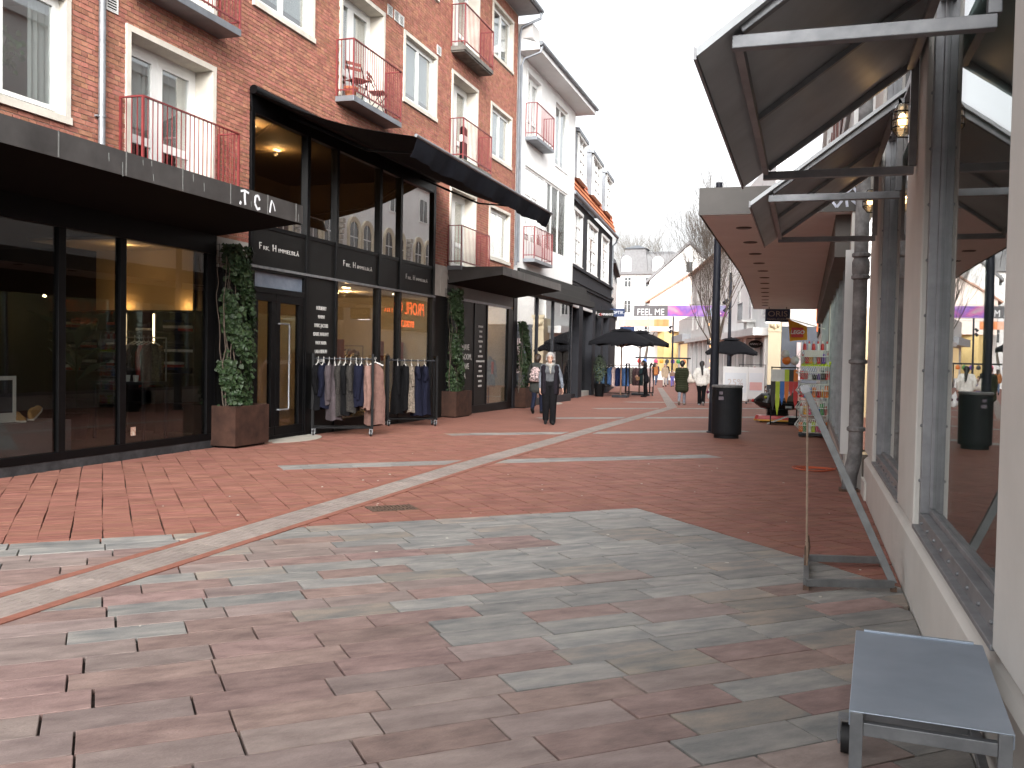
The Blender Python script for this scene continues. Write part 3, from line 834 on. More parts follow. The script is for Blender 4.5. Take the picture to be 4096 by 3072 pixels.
# --- the two-storey black shopfront
shB = empty('shopfront', parent=BB)
m = MB()
mull = ((13.45, 13.55), (15.27, 15.38), (16.40, 16.49), (18.32, 18.45), (19.40, 19.52), (21.36, 21.5))
for y0, y1 in mull: m.box(XLF - 0.10, XLF + 0.045, y0, y1, 3.0, 5.6)
for y0, y1 in mull: m.box(XLF - 0.10, XLF + 0.045, y0, y1, -0.05, 2.94)
m.box(XLF - 0.10, XLF + 0.04, 13.45, 21.5, 5.52, 5.92); m.box(XLF - 0.1, XLF + 0.03, 13.45, 21.5, 3.63, 3.70)
m.box(XLF - 0.10, XLF + 0.03, 16.4, 21.5, -0.1, 0.20)
m.build('frame', BLACK, shB, bevel=0.004)
MB().box(XLF - 0.1, XLF + 0.06, 13.45, 21.5, 2.94, 2.985).build('silver_trim', GALV, shB)
for (a0, a1), (b0, b1) in zip(mull, mull[1:]):
    pm = MB(); pane_box(pm, XLF - 0.02, a1, b0, 3.70, 5.52); pm.build('pane', glass('mirror_shop_glass', (0.66, 0.65, 0.62), 0.52), shB)
    MB().box(XLF - 0.06, XLF + 0.012, a1, b0, 2.985, 3.63).build('sign_panel', BLACKP, shB)
for (a0, a1) in ((16.49, 18.32), (18.45, 19.40), (19.52, 21.36)):
    pm = MB(); pane_box(pm, XLF - 0.02, a0, a1, 0.20, 2.94); pm.build('pane', GL_SHOP, shB)
MB().box(XLF - 0.06, XLF + 0.012, 15.38, 16.40, -0.05, 2.94).build('name_panel', BLACKP, shB)
LET = M('pale_sign_letters', (0.50, 0.49, 0.47), 0.5, 0.05, 5)
for yc, sz in ((14.40, 0.115), (17.40, 0.115), (20.44, 0.115)):
    text('lettering', 'F', sz * 1.45, LET, shB, (XLF + 0.017, yc - 0.62, 3.325), sx=1.1); text('lettering', 'RK.', sz * 0.85, LET, shB, (XLF + 0.017, yc - 0.43, 3.30), sx=1.45)
    text('lettering', 'H', sz * 1.45, LET, shB, (XLF + 0.017, yc - 0.18, 3.325), sx=1.1); text('lettering', 'IMMELBLÅ', sz * 0.85, LET, shB, (XLF + 0.017, yc + 0.29, 3.305), sx=1.45, space=1.12)
for i, s in enumerate(('MULBERRY', 'MARNI', 'MARC JACOBS', 'ISABEL MARANT', 'MAX MARA', 'LALA BERLIN', 'UTZON')):
    text('lettering', s, 0.098, LET, shB, (XLF + 0.017, 15.89, 2.37 - i * 0.166), sx=0.82, bold=0.001)
# door
dr = MB(); frame_rect(dr, XLF - 0.09, XLF + 0.035, 13.55, 15.27, 0.0, 2.94, 0.05); dr.box(XLF - 0.09, XLF + 0.03, 13.60, 15.22, 2.53, 2.63)
frame_rect(dr, XLF - 0.07, XLF + 0.02, 13.60, 14.28, 0.02, 2.53, 0.13, 0.18); frame_rect(dr, XLF - 0.07, XLF + 0.022, 14.29, 15.22, 0.02, 2.53, 0.14, 0.18)
door = dr.build('door', BLACK, shB, bevel=0.004)
for a in ((13.73, 14.15, 0.2, 2.4), (14.43, 15.08, 0.2, 2.39)):
    pm = MB(); pane_box(pm, XLF - 0.02, *a); pm.build('pane', GL_SHOP, door)
MB().box(XLF - 0.03, XLF - 0.02, 13.6, 15.22, 2.63, 2.89).build('transom_light', M('frosted_blue_transom', (0.16, 0.20, 0.27), 0.35, 0.25, 5, col2=(0.22, 0.26, 0.32)), door)
m = MB(); m.path([(XLF + 0.02, 14.36, 2.02), (XLF + 0.07, 14.36, 2.02), (XLF + 0.09, 14.60, 2.02), (XLF + 0.09, 14.62, 1.98), (XLF + 0.09, 14.62, 0.56), (XLF + 0.09, 14.6, 0.5), (XLF + 0.07, 14.36, 0.5), (XLF + 0.02, 14.36, 0.5)], 0.016, 8)
m.build('handle', GALV, door, smooth=True)

# awning: sagging black cloth on a front bar
AWN = M('black_awning_cloth', (0.006, 0.006, 0.007), 0.9, 0.2, 4, 0.05, spec=0.1)
aw = empty('awning', parent=shB)
m = MB(); n = 12; ny = 14
top = []
for j in range(ny + 1):
    y = 13.42 + (21.48 - 13.42) * j / ny; ring = []
    for i in range(n + 1):
        t = i / n; x = XLF + 0.10 + (-5.94 - XLF - 0.10) * t
        z = 5.84 + (4.94 - 5.84) * t - 0.13 * math.sin(math.pi * t) - 0.02 * math.sin(j * 0.9) * math.sin(math.pi * t)
        ring.append((x, y, z))
    for i in range(n, -1, -1): p = ring[i]; ring.append((p[0], p[1], p[2] - 0.006))
    top.append(ring)
m.loft(top); m.build('cloth', AWN, aw, smooth=True)
m = MB(); rings = []
for j in range(57):
    y = 13.46 + (21.44 - 13.46) * j / 56; w = 0.022 * math.sin(j * 0.55) + 0.012 * math.sin(j * 1.7)
    zb_ = 4.62 + 0.012 * math.cos(j * 0.37)
    rings.append([(-5.90, y, 4.91), (-5.95 + w, y, 4.75), (-6.02 + w * 1.6, y, zb_), (-6.026 + w * 1.6, y, zb_), (-5.956 + w, y, 4.75), (-5.906, y, 4.91)])
m.loft(rings); m.build('valance', M('navy_black_valance', (0.009, 0.010, 0.014), 0.9, 0.2, 5, spec=0.1), aw, smooth=True)
m = MB(); m.path([(-5.90, 13.40, 4.945), (-5.90, 21.5, 4.945)], 0.028, 10); m.build('front_bar', GALV, aw, smooth=True)
m = MB(); m.path([(XLF + 0.1, 13.4, 5.86), (XLF + 0.1, 21.5, 5.86)], 0.075, 10); m.build('cassette', BLACK, aw, smooth=True)
for yy in (14.6, 20.4):
    m = MB(); m.bar((XLF + 0.08, yy, 5.70), (-7.5, yy + 0.35, 5.12), 0.05, 0.04); m.bar((-7.5, yy + 0.35, 5.12), (-5.95, yy, 4.90), 0.045, 0.035); m.build('folding_arm', BLACK, aw)

# --- third shop with the printed panels
shC = empty('shopfront', parent=BB)
zg = -0.12
m = MB(); m.box(XLF - 0.06, XLF + 0.01, 22.42, 28.1, 3.06, 3.36); m.build('header', M('grey_header_panel', (0.085, 0.08, 0.075), 0.6, 0.1, 3), shC)
MB().box(XLF - 0.08, XLF + 0.03, 22.85, 27.85, 2.99, 3.055).build('silver_trim', GALV, shC)
m = MB()
for y0, y1 in ((22.42, 22.9), (24.52, 24.6), (25.58, 25.66), (27.62, 28.1)): m.box(XLF - 0.08, XLF + 0.02, y0, y1, 0.10, 2.99)
m.box(XLF - 0.08, XLF + 0.018, 22.42, 28.1, -0.2, 0.10); m.build('frame', BLACK, shC, bevel=0.004)
MB().box(XLF - 0.04, XLF - 0.005, 22.9, 24.52, 0.10, 2.99).build('printed_panel', BLACKP, shC); MB().box(XLF - 0.04, XLF - 0.005, 24.6, 25.58, 0.10, 2.99).build('printed_panel', BLACKP, shC)
pm = MB(); pane_box(pm, XLF - 0.02, 25.66, 27.62, 0.10, 2.99); pm.build('pane', GL_SHOP, shC)
for i, s in enumerate(('IF', 'YOU HAVE', 'A BATHROOM,', 'YOU HAVE', 'A SPA')):
    text('lettering', s, 0.23, LET, shC, (XLF + 0.002, 23.62, 1.99 - i * 0.262), sx=0.95)
text('lettering', 'WELLNESS', 0.07, LET, shC, (XLF + 0.002, 24.1, 0.42))
for i, s in enumerate(('BY MALENE', 'GANNI', 'STELLA', 'RES SIMAA', 'SOFIE', 'BILLI', 'MOS MOSH', 'COPENHAGEN MUSE', 'AMELIA', 'MOLIIN', 'MY ESSENTIAL', 'RABENS', 'GUSTAV')):
    text('lettering', s, 0.085, LET, shC, (XLF + 0.002, 25.09, 2.34 - i * 0.142), sx=0.9)
canopy(shC, 22.45, 28.32, 3.80, 3.59, 3.36, seams=[22.62 + 0.56 * i for i in range(11)])

# --- shop interiors
FLOORI = M('shop_floor', (0.16, 0.12, 0.09), 0.4, 0.15, 2)
WARMW = M('warm_shop_wall', (0.58, 0.47, 0.30), 0.8, 0.06, 1)
CREAMW = M('cream_shop_wall', (0.66, 0.58, 0.44), 0.8, 0.05, 1)
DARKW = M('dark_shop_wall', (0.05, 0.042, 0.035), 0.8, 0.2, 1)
def interior(parent, x0, x1, y0, y1, z0, z1, wall, floor, ceil):
    m = MB()
    m.face([(x0, y0, z0), (x1, y0, z0), (x1, y1, z0), (x0, y1, z0)], 1); m.face([(x0, y0, z1), (x0, y1, z1), (x1, y1, z1), (x1, y0, z1)], 2)
    m.face([(x0, y0, z0), (x0, y1, z0), (x0, y1, z1), (x0, y0, z1)], 0); m.face([(x0, y0, z0), (x0, y0, z1), (x1, y0, z1), (x1, y0, z0)], 0); m.face([(x0, y1, z0), (x1, y1, z0), (x1, y1, z1), (x0, y1, z1)], 0)
    return m.build('shop_room', [wall, floor, ceil], parent, recalc=False)
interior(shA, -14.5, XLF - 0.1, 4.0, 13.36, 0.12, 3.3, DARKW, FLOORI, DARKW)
interior(shB, -14.5, XLF - 0.12, 13.47, 21.45, 0.02, 2.94, CREAMW, FLOORI, CREAMW)
interior(shB, -13.0, XLF - 0.12, 13.47, 21.45, 3.0, 5.85, M('brown_upper_wall', (0.26, 0.17, 0.085), 0.8, 0.1, 1), FLOORI, M('brown_upper_ceiling', (0.30, 0.21, 0.11), 0.8, 0.05, 1))
interior(shC, -13.5, XLF - 0.1, 22.45, 28.05, 0.0, 3.05, CREAMW, FLOORI, CREAMW)
LAMP = emis('ceiling_spot_lens', (1.0, 0.74, 0.42), 6)
def spot(parent, x, y, z, r=0.045):
    m = MB(); m.lathe([(r, 0), (r, -0.02)], (x, y, z), 12); return m.build('ceiling_spot', LAMP, parent)
def plight(name, loc, e, col=(1, 0.62, 0.30), r=0.04):
    d = bpy.data.lights.new(name, 'POINT'); d.energy = e; d.color = col; d.shadow_soft_size = r
    o = bpy.data.objects.new(name, d); COL.objects.link(o); o.location = loc; return o
for x, y in ((-10.2, 15.4), (-10.2, 15.52), (-10.9, 17.4), (-10.9, 17.52)): spot(shB, x, y, 5.84)
for x, y in ((-9.4, 17.0), (-9.5, 17.9), (-9.5, 18.08), (-9.3, 20.0), (-9.4, 20.35), (-9.45, 20.55), (-10.6, 19.6), (-11.2, 16.0)): spot(shB, x, y, 2.935)
for x, y in ((-9.5, 26.4), (-9.6, 26.65), (-9.6, 26.95)): spot(shC, x, y, 3.045)
for x, y in ((-10.4, 12.6), (-10.6, 12.2), (-10.9, 12.9), (-12.0, 12.2)): spot(shA, x, y, 3.29, 0.05)
plight('shop_lamp', (-10.6, 16.2, 2.85), 22); plight('shop_lamp', (-10.2, 19.3, 2.85), 24); plight('shop_lamp', (-12.2, 14.6, 2.85), 16)
plight('upper_lamp', (-10.2, 15.46, 5.74), 34, (1, 0.62, 0.28)); plight('upper_lamp', (-10.9, 17.46, 5.74), 34, (1, 0.62, 0.28))
plight('shop_lamp', (-10.0, 26.7, 2.95), 22)
m = MB(); m.box(-11.9, -9.9, 13.30, 13.34, 2.2, 3.25); m.build('lit_wall', WARMW, shA)  # warm boards added in the dark room so the lamp glow shows
m = MB(); m.box(-11.9, -9.9, 11.8, 13.30, 3.22, 3.26); m.build('lit_ceiling', WARMW, shA)
plight('shelf_lamp', (-10.0, 13.18, 2.26), 1.3, (1, 0.55, 0.2), 0.02); plight('shelf_lamp', (-11.2, 13.18, 2.26), 1.3, (1, 0.55, 0.2), 0.02); plight('shelf_lamp', (-10.6, 12.5, 3.1), 3, (1, 0.62, 0.3), 0.04)
rebase(BB, (XLF, 17.0, 0))

# ------------------------------------------------------------------ white building next to the brick one
WB = empty('white_building')
tag(WB, 'white plastered building with grey eave and two small balconies', 'building')
OPN = [(29.14, 30.86, 8.67, 10.88), (32.8, 34.65, 8.5, 10.82), (29.15, 34.8, 5.3, 7.77), (28.4, 35.7, -1, 3.6)]
ysp = sorted(set([28.12, 35.8] + [e for o in OPN for e in o[:2]])); zsp = sorted(set([-0.4, 11.15] + [e for o in OPN for e in o[2:] if e > -0.4]))
m = MB()
for i in range(len(ysp) - 1):
    for j in range(len(zsp) - 1):
        yc, zc = (ysp[i] + ysp[i + 1]) / 2, (zsp[j] + zsp[j + 1]) / 2
        if any(o[0] < yc < o[1] and o[2] < zc < o[3] for o in OPN): continue
        m.box(XLF - 0.2, XLF, ysp[i], ysp[i + 1], zsp[j], zsp[j + 1])
m.box(XLF - 8, XLF - 0.2, 35.6, 35.8, -0.4, 11.15)
m.build('wall', WHITEP, WB)
balcony_door(WB, 29.14, 30.86, 8.67, 10.88, 1, sm=WHITEP, deep=0.12)
window(WB, 32.8, 34.65, 8.5, 10.82, 2, surround=False, sm=WHITEP)
m = MB(); frame_rect(m, XLF - 0.1, XLF - 0.04, 29.15, 34.8, 5.3, 7.77, 0.07)
for yy in (30.72, 31.64, 32.57, 33.56): m.box(XLF - 0.1, XLF - 0.035, yy - 0.03, yy + 0.03, 5.37, 7.7)
m.box(XLF - 0.1, XLF - 0.036, 29.22, 30.69, 6.85, 6.93); m.box(XLF - 0.1, XLF - 0.034, 29.9, 30.0, 5.37, 6.85)
bw = m.build('window', FRAMEW, WB)
for a, b in ((29.22, 30.69), (30.75, 31.61), (31.67, 32.54), (32.6, 33.53), (33.59, 34.73)):
    pm = MB(); pane_box(pm, XLF - 0.06, a, b, 5.37, 7.7); pm.build('pane', GL_WIN, bw)
recess(bw, XLF - 0.2, 29.15, 34.8, 5.3, 7.77); MB().box(XLF - 0.16, XLF - 0.15, 30.7, 34.7, 6.3, 7.7).build('blind', BLIND, bw)
balcony(WB, 29.05, 31.22, 8.56, 9.76); balcony(WB, 29.05, 31.3, 4.60, 5.76, slabm=ZINC)
m = MB(); m.prism([(XLF - 0.2, 11.15), (-8.25, 11.15), (-8.25, 11.33), (XLF - 5, 13.4), (XLF - 5, 13.2)], 28.16, 36.35, 'y')
rf = m.build('roof', M('white_eave_boards', (0.70, 0.70, 0.70), 0.6, 0.04, 3), WB)
m = MB(); m.path([(-8.2, 28.2, 11.36), (-8.2, 36.4, 11.36)], 0.07, 10); m.path([(-8.2, 28.35, 11.3), (-8.25, 28.3, 11.1), (-8.75, 28.25, 10.92), (-8.84, 28.25, 10.7), (-8.84, 28.25, 4.5)], 0.04, 8); m.build('gutter', ZINC, rf, smooth=True)
MB().box(-9.6, -8.5, 28.2, 29.1, 11.55, 12.0).build('chimney', M('pale_flue_box', (0.6, 0.58, 0.56), 0.7, 0.06, 3), rf)
shW = empty('shopfront', parent=WB)
m = MB()
for a, b in ((28.12, 28.5), (30.85, 30.97), (32.95, 33.07), (35.7, 35.85)): m.box(XLF - 0.1, XLF + 0.03, a, b, 0.06, 3.62)
m.box(XLF - 0.1, XLF + 0.035, 28.12, 35.85, 3.55, 3.75); m.box(XLF - 0.1, XLF + 0.03, 28.12, 35.85, -0.35, 0.06); m.build('frame', DGREY, shW, bevel=0.004)
for a, b in ((28.5, 30.85), (30.97, 32.95), (33.07, 35.7)):
    pm = MB(); pane_box(pm, XLF - 0.02, a, b, 0.06, 3.55); pm.build('pane', glass('mirror_shop_glass', (0.62, 0.62, 0.60), 0.24), shW)
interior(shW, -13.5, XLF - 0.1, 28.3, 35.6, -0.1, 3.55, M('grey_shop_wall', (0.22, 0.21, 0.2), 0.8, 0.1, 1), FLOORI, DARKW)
m = MB(); m.box(XLF + 0.04, -8.62, 28.34, 38.6, 3.6, 3.84); m.box(XLF + 0.04, -8.72, 28.34, 38.2, 3.85, 4.10); m.box(XLF + 0.04, -8.80, 28.34, 37.8, 4.11, 4.34); m.build('stepped_cornice', BLACKP, shW, bevel=0.01)
rebase(WB, (XLF, 32, -0.2))

# ------------------------------------------------------------------ black house with orange mansard roof
BH = empty('black_house', (-9.2, 35.9, 0), R(4.3))
tag(BH, 'black painted house with white windows and orange tiled mansard roof', 'house')
BLK = M('black_house_render', (0.022, 0.023, 0.028), 0.7, 0.12, 2, 0.08, spec=0.2)
OP = [(1.3, 3.6, 5.4, 7.58), (5.2, 8.2, 5.4, 7.58), (9.8, 12.4, 5.4, 7.58)]
ysp = sorted(set([0.0, 14.1] + [e for o in OP for e in o[:2]])); zsp = sorted(set([4.1, 8.05] + [5.4, 7.58]))
m = MB()
for i in range(len(ysp) - 1):
    for j in range(len(zsp) - 1):
        yc, zc = (ysp[i] + ysp[i + 1]) / 2, (zsp[j] + zsp[j + 1]) / 2
        if any(o[0] < yc < o[1] and o[2] < zc < o[3] for o in OP): continue
        m.box(-0.25, 0, ysp[i], ysp[i + 1], zsp[j], zsp[j + 1])
m.box(-7, -0.25, 13.9, 14.1, -0.5, 8.05); m.box(0, 0.10, 0, 14.15, 5.22, 5.34); m.box(0, 0.14, 0, 14.15, 4.62, 4.74); m.box(0, 0.08, 0, 14.12, 4.5, 4.62)
m.build('wall', BLK, BH)
def multi_window(parent, y0, y1, z0, z1, nx, nz, XF=0.0, name='window', t=0.13, out=0.05, facing=1, pm=None):
    m = MB(); s = facing
    m.box(XF - 0.1 * s, XF + out * s, y0, y0 + t, z0, z1); m.box(XF - 0.1 * s, XF + out * s, y1 - t, y1, z0, z1); m.box(XF - 0.1 * s, XF + (out + 0.02) * s, y0 - 0.05, y1 + 0.05, z1 - 0.002, z1 + t); m.box(XF - 0.1 * s, XF + (out + 0.04) * s, y0 - 0.04, y1 + 0.04, z0 - t, z0 + 0.002)
    a, b = y0 + t, y1 - t
    for i in range(nx + 1):
        yy = a + (b - a) * i / nx; m.box(XF - 0.09 * s, XF - 0.03 * s, yy - 0.035, yy + 0.035, z0 + 0.004, z1 - 0.004)
    for j in range(nz + 1):
        zz = z0 + (z1 - z0) * j / nz; m.box(XF - 0.088 * s, XF - 0.032 * s, a, b, max(z0 + 0.004, zz - 0.03), min(z1 - 0.004, zz + 0.03))
    w = m.build(name, FRAMEW, parent)
    for i in range(nx):
        p = MB(); p.box(XF - 0.075 * s, XF - 0.06 * s, a + (b - a) * i / nx, a + (b - a) * (i + 1) / nx, z0, z1); p.build('pane', pm or GL_WIN, w)
    r_ = MB(); r_.box(XF - 0.9 * s, XF - 0.6 * s, y0, y1, z0, z1); r_.build('curtain', BLIND, w)
    return w
for o in OP: multi_window(BH, *o, 3, 4)
TILE = M('orange_roof_tile', (0.42, 0.125, 0.055), 0.75, 0.25, 3, 0.2, rnd=0.12, col2=(0.50, 0.18, 0.085))
nC = 12
for i in range(nC):
    z0 = 8.1 + 2.85 * i / nC; z1 = 8.1 + 2.85 * (i + 1.25) / nC
    x0 = 0.18 - 0.75 * i / nC; x1 = 0.18 - 0.75 * (i + 1.25) / nC
    m = MB(); ye = 14.25 - 1.5 * (i / nC) ** 2
    m.hexa([(x0, 0, z0), (x0, ye, z0), (x1 - 0.07, ye, z1), (x1 - 0.07, 0, z1), (x0 + 0.05, 0, z0), (x0 + 0.05, ye, z0), (x1 - 0.035, ye, z1), (x1 - 0.035, 0, z1)])
    k = 0
    while k * 0.23 < ye:          # rolls of the pantiles
        m.tube((x0 + 0.04, k * 0.23, z0), (x1 - 0.045, k * 0.23, z1), 0.038, n=5, caps=False); k += 1
    m.build('tile_course', TILE, BH)
m = MB(); m.path([(0.26, 0, 8.06), (0.26, 14.3, 8.06)], 0.08, 8); m.path([(0.26, 14.2, 8.0), (0.2, 14.25, 7.8), (0.02, 14.2, 7.6), (0.02, 14.2, 5)], 0.05, 8); m.build('gutter', ZINC, BH, smooth=True)
for y0, y1 in ((1.3, 3.4), (5.4, 8.2), (10.0, 12.2)):
    m = MB(); m.prism([(0.12, 8.85), (0.12, 10.72), (-1.2, 11.0), (-1.2, 8.85)], y0 - 0.25, y0 + 0.01, 'y'); m.prism([(0.12, 8.85), (0.12, 10.72), (-1.2, 11.0), (-1.2, 8.85)], y1 - 0.01, y1 + 0.25, 'y')
    m.prism([(0.24, 10.70), (0.24, 10.84), (-1.3, 11.12), (-1.3, 10.95)], y0 - 0.3, y1 + 0.3, 'y')
    dm = m.build('dormer', ZINC, BH)
    multi_window(BH, y0, y1, 8.95, 10.62, 3, 4, XF=0.13, name='dormer_window', t=0.09)
MB().box(-1.5, -0.7, 0, 12.6, 10.9, 11.1).build('ridge', ZINC, BH)
# its shopfront: black piers and deep glass bays
zb = -0.35
m = MB()
for a, b in ((0, 0.6), (3.3, 4.3), (7.3, 8.2), (10.2, 11.0), (13.2, 14.1)): m.box(-0.4, 0.02, a, b, zb - 0.1, 4.1)
m.box(-0.4, 0.0, 0.6, 13.2, 3.75, 4.1); m.build('pier', BLK, BH, bevel=0.01)
for a, b in ((0.6, 3.3), (4.3, 7.3), (8.2, 10.2), (11.0, 13.2)):
    pm = MB(); pm.box(-0.33, -0.31, a, b, zb + 0.3, 3.75); pm.build('pane', GL_SHOP, BH); MB().box(-0.4, -0.1, a + 0.01, b - 0.01, zb - 0.1, zb + 0.28).build('stall_riser', CONC if a in (4.3, 8.2) else BLK, BH)
    MB().box(-0.32, -0.26, a + 0.02, a + 0.1, zb + 0.3, 3.74).build('jamb', FRAMEW, BH); MB().box(-0.1, 0.004, a + 0.05, b - 0.05, 3.62, 3.74).build('light_head', FRAMEW, BH)
m = MB(); m.box(-4, -3.8, 0, 14, zb, 4); m.face([(-4, 0, zb + 0.02), (-0.4, 0, zb + 0.02), (-0.4, 14, zb + 0.02), (-4, 14, zb + 0.02)]); m.face([(-4, 0, 3.9), (-4, 14, 3.9), (-0.4, 14, 3.9), (-0.4, 0, 3.9)]); m.build('shop_room', M('grey_shop_wall', (0.22, 0.21, 0.2)), BH, recalc=False)

DH = empty('dark_house', (-10.35, 50.2, 0), R(9.5))
tag(DH, 'dark grey house with narrow arched windows beyond the black house', 'house')
m = MB(); m.box(-5, 0, 0, 9.5, -0.6, 6.75); m.box(0, 0.1, 0, 9.55, 3.95, 4.2); m.build('wall', BLK, DH)
m = MB(); m.prism([(0.25, 6.7), (0.25, 6.85), (-2.6, 9.2), (-5.2, 6.7)], 0, 9.6, 'y'); m.build('roof', M('dark_slate', (0.05, 0.052, 0.058), 0.7, 0.2, 4), DH)
ARCHD = M('dim_window_glass', (0.06, 0.065, 0.07), 0.15, 0.2, 2)
def arch_pts(yc, w, z0, z1, n=8):
    r_ = w / 2
    return [(yc - r_, z0), (yc + r_, z0)] + [(yc + r_ * math.cos(math.pi * i / n), z1 - r_ + r_ * math.sin(math.pi * i / n)) for i in range(n + 1)]
for i in range(6):
    yc = 0.9 + i * 1.5
    MB().prism(arch_pts(yc, 0.95, 4.45, 6.4), 0.002, 0.05, 'x').build('window', M('grey_window_trim', (0.11, 0.11, 0.12), 0.6), DH); MB().prism(arch_pts(yc, 0.7, 4.55, 6.28), 0.04, 0.056, 'x').build('pane', ARCHD, DH)
m = MB(); m.path([(0.3, 9.3, 6.75), (0.3, 9.35, 6.5), (0.06, 9.35, 6.3), (0.06, 9.35, 0)], 0.06, 8); m.build('downpipe', FRAMEW, DH)

# ------------------------------------------------------------------ near right: the shop whose wall the camera stands beside
NB = empty('corner_shop_building')
tag(NB, 'cream walled shop with steel framed windows and sloped metal canopies', 'building')
X = XRN
m = MB()
for a, b in ((-3.0, -1.0), (2.6, 3.76), (6.44, 7.5), (10.3, 11.55)): m.box(X, X + 0.5, a, b, 0.502, 5.2)
m.box(X, X + 0.5, -3, 11.55, 5.2, 5.75); m.box(X + 0.5, X + 0.62, 11.3, 11.55, 0, 5.75)
m.build('pier', WHITER, NB, bevel=0.012)
m = MB(); m.prism([(X - 0.005, -0.05), (X - 0.005, 0.40), (X + 0.02, 0.43), (X + 0.11, 0.50), (X + 0.5, 0.50), (X + 0.5, -0.05)], -3, 11.56, 'y'); m.prism([(X - 0.03, 0.0), (X - 0.03, 0.2), (X, 0.2), (X, 0.0)], 11.0, 11.58, 'y'); m.build('plinth', WHITER, NB)
for a, b in ((3.76, 6.44), (7.5, 10.3)):
    m = MB(); x0, x1 = X + 0.035, X + 0.115
    frame_rect(m, x0, x1, a, b, 0.505, 5.2, 0.07, 0.09); frame_rect(m, x0 + 0.05, x1 + 0.03, a + 0.07, b - 0.07, 0.595, 5.13, 0.035)
    m.box(x0 + 0.02, x1, a + 0.07, b - 0.07, 3.80, 3.88)
    m.box(X - 0.005, x0 + 0.02, a + 0.01, b - 0.01, 0.49, 0.515)
    w = m.build('window', GALVD if a > 0 else GALV, NB, bevel=0.004)
    bolts = MB()
    for i in range(9):
        yy = a + 0.2 + (b - a - 0.4) * i / 8; bolts.ball((x0 - 0.003, yy, 0.55), 0.011, 6)
    for i in range(8):
        zz = 0.8 + i * 0.35; bolts.ball((x0 - 0.003, b - 0.035, zz), 0.011, 6); bolts.ball((x0 - 0.003, a + 0.035, zz), 0.011, 6)
    bolts.build('bolt', GALV, w)
    for z0, z1 in ((0.6, 3.8), (3.88, 5.12)):
        pm = MB(); pm.box(x1 - 0.012, x1, a + 0.1, b - 0.1, z0, z1); pm.build('pane', GL_GREEN, w)
m = MB(); m.face([(X + 3.5, -3, 0), (X + 3.5, 11.5, 0), (X + 3.5, 11.5, 5.2), (X + 3.5, -3, 5.2)]); m.face([(X + 0.2, -3, 0.02), (X + 3.5, -3, 0.02), (X + 3.5, 11.5, 0.02), (X + 0.2, 11.5, 0.02)]); m.face([(X + 0.45, 11.4, 0), (X + 3.5, 11.4, 0), (X + 3.5, 11.4, 5.2), (X + 0.45, 11.4, 5.2)]); m.face([(X + 0.2, -3, 5.19), (X + 0.2, 11.5, 5.19), (X + 3.5, 11.5, 5.19), (X + 3.5, -3, 5.19)])
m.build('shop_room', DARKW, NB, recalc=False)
SHEET = M('grey_canopy_sheet', (0.50, 0.53, 0.55), 0.45, 0.14, 2, 0.03, metal=0.12)
def side_canopy(y0, y1):
    c = empty('canopy', parent=NB)
    xo, xw, zo, zw = -0.33, X, 2.86, 3.56
    m = MB(); d = 0.035
    m.prism([(xo - 0.135, zo - 0.06), (xw, zw + 0.09), (xw, zw + 0.12), (xo - 0.15, zo - 0.035)], y0 - 0.07, y1 + 0.07, 'y'); m.build('roof_sheet', SHEET, c)
    m = MB(); m.prism([(xo - 0.15, zo - 0.075), (xo - 0.138, zo - 0.075), (xo - 0.138, zo - 0.03), (xo - 0.15, zo - 0.02)], y0 - 0.072, y1 + 0.072, 'y'); m.build('drip_edge', GALVD, c)
    for yy, mt in ((y0, GALV), (y1, GALVD)):
        m = MB(); m.bar((xo, yy, zo), (xw - 0.02, yy, zo), 0.055, 0.055); m.bar((xo + 0.03, yy, zo + 0.055), (xw - 0.03, yy, zw + 0.03), 0.05, 0.045); m.bar((xw - 0.03, yy, zo + 0.03), (xw - 0.03, yy, zw + 0.05), 0.05, 0.05)
        m.build('bracket', mt, c, bevel=0.004)
    m = MB(); ym = (y0 + y1) / 2
    m.bar((xo + 0.03, ym, zo + 0.045), (xw, ym, zw + 0.06), 0.04, 0.03); m.bar((xo + 0.02, y0 + 0.03, zo + 0.03), (xo + 0.02, y1 - 0.03, zo + 0.03), 0.035, 0.06); m.bar((xw - 0.06, y0 + 0.03, zw + 0.0), (xw - 0.06, y1 - 0.03, zw + 0.0), 0.05, 0.05); m.build('purlin', GALVD, c)
side_canopy(3.98, 6.88); side_canopy(7.86, 10.56)
LGL = glass('lamp_glass', (0.95, 0.86, 0.7), 0.06); LEM = emis('lamp_bulb', (1.0, 0.66, 0.34), 3)
def bulkhead(y, z, lab):
    t = empty('bulkhead_lamp', (X - 0.002, y, z)); tag(t, lab, 'lamp', 'caged lamps on the cream piers')
    m = MB(); m.lathe([(0.05, -0.09), (0.062, -0.06), (0.062, 0.06), (0.05, 0.09)], (-0.02, 0, 0), 12, sx=0.35); m.build('base_plate', GALV, t)
    m = MB(); m.lathe([(0.02, -0.118), (0.042, -0.105), (0.055, -0.07), (0.058, 0), (0.055, 0.07), (0.042, 0.105), (0.02, 0.118)], (-0.07, 0, 0), 14); m.build('glass_dome', LGL, t, smooth=True)
    m = MB(); m.ball((-0.065, 0, 0), 0.03, 10, 1.8); m.build('bulb', LEM, t, smooth=True)
    m = MB()
    for zz in (-0.055, 0.0, 0.055): m.path([(-0.07 + 0.064 * math.cos(a), 0.064 * math.sin(a), zz) for a in [i * math.pi / 8 for i in range(17)]], 0.005, 5)
    m.path([(-0.02, 0, 0.125), (-0.09, 0, 0.122), (-0.136, 0, 0.06), (-0.138, 0, -0.06), (-0.09, 0, -0.122), (-0.02, 0, -0.125)], 0.005, 5); m.build('cage', BLACK, t)
    plight('bulkhead_light', (X - 0.067, y, z + 0.02), 1.2, (1, 0.62, 0.3), 0.028)
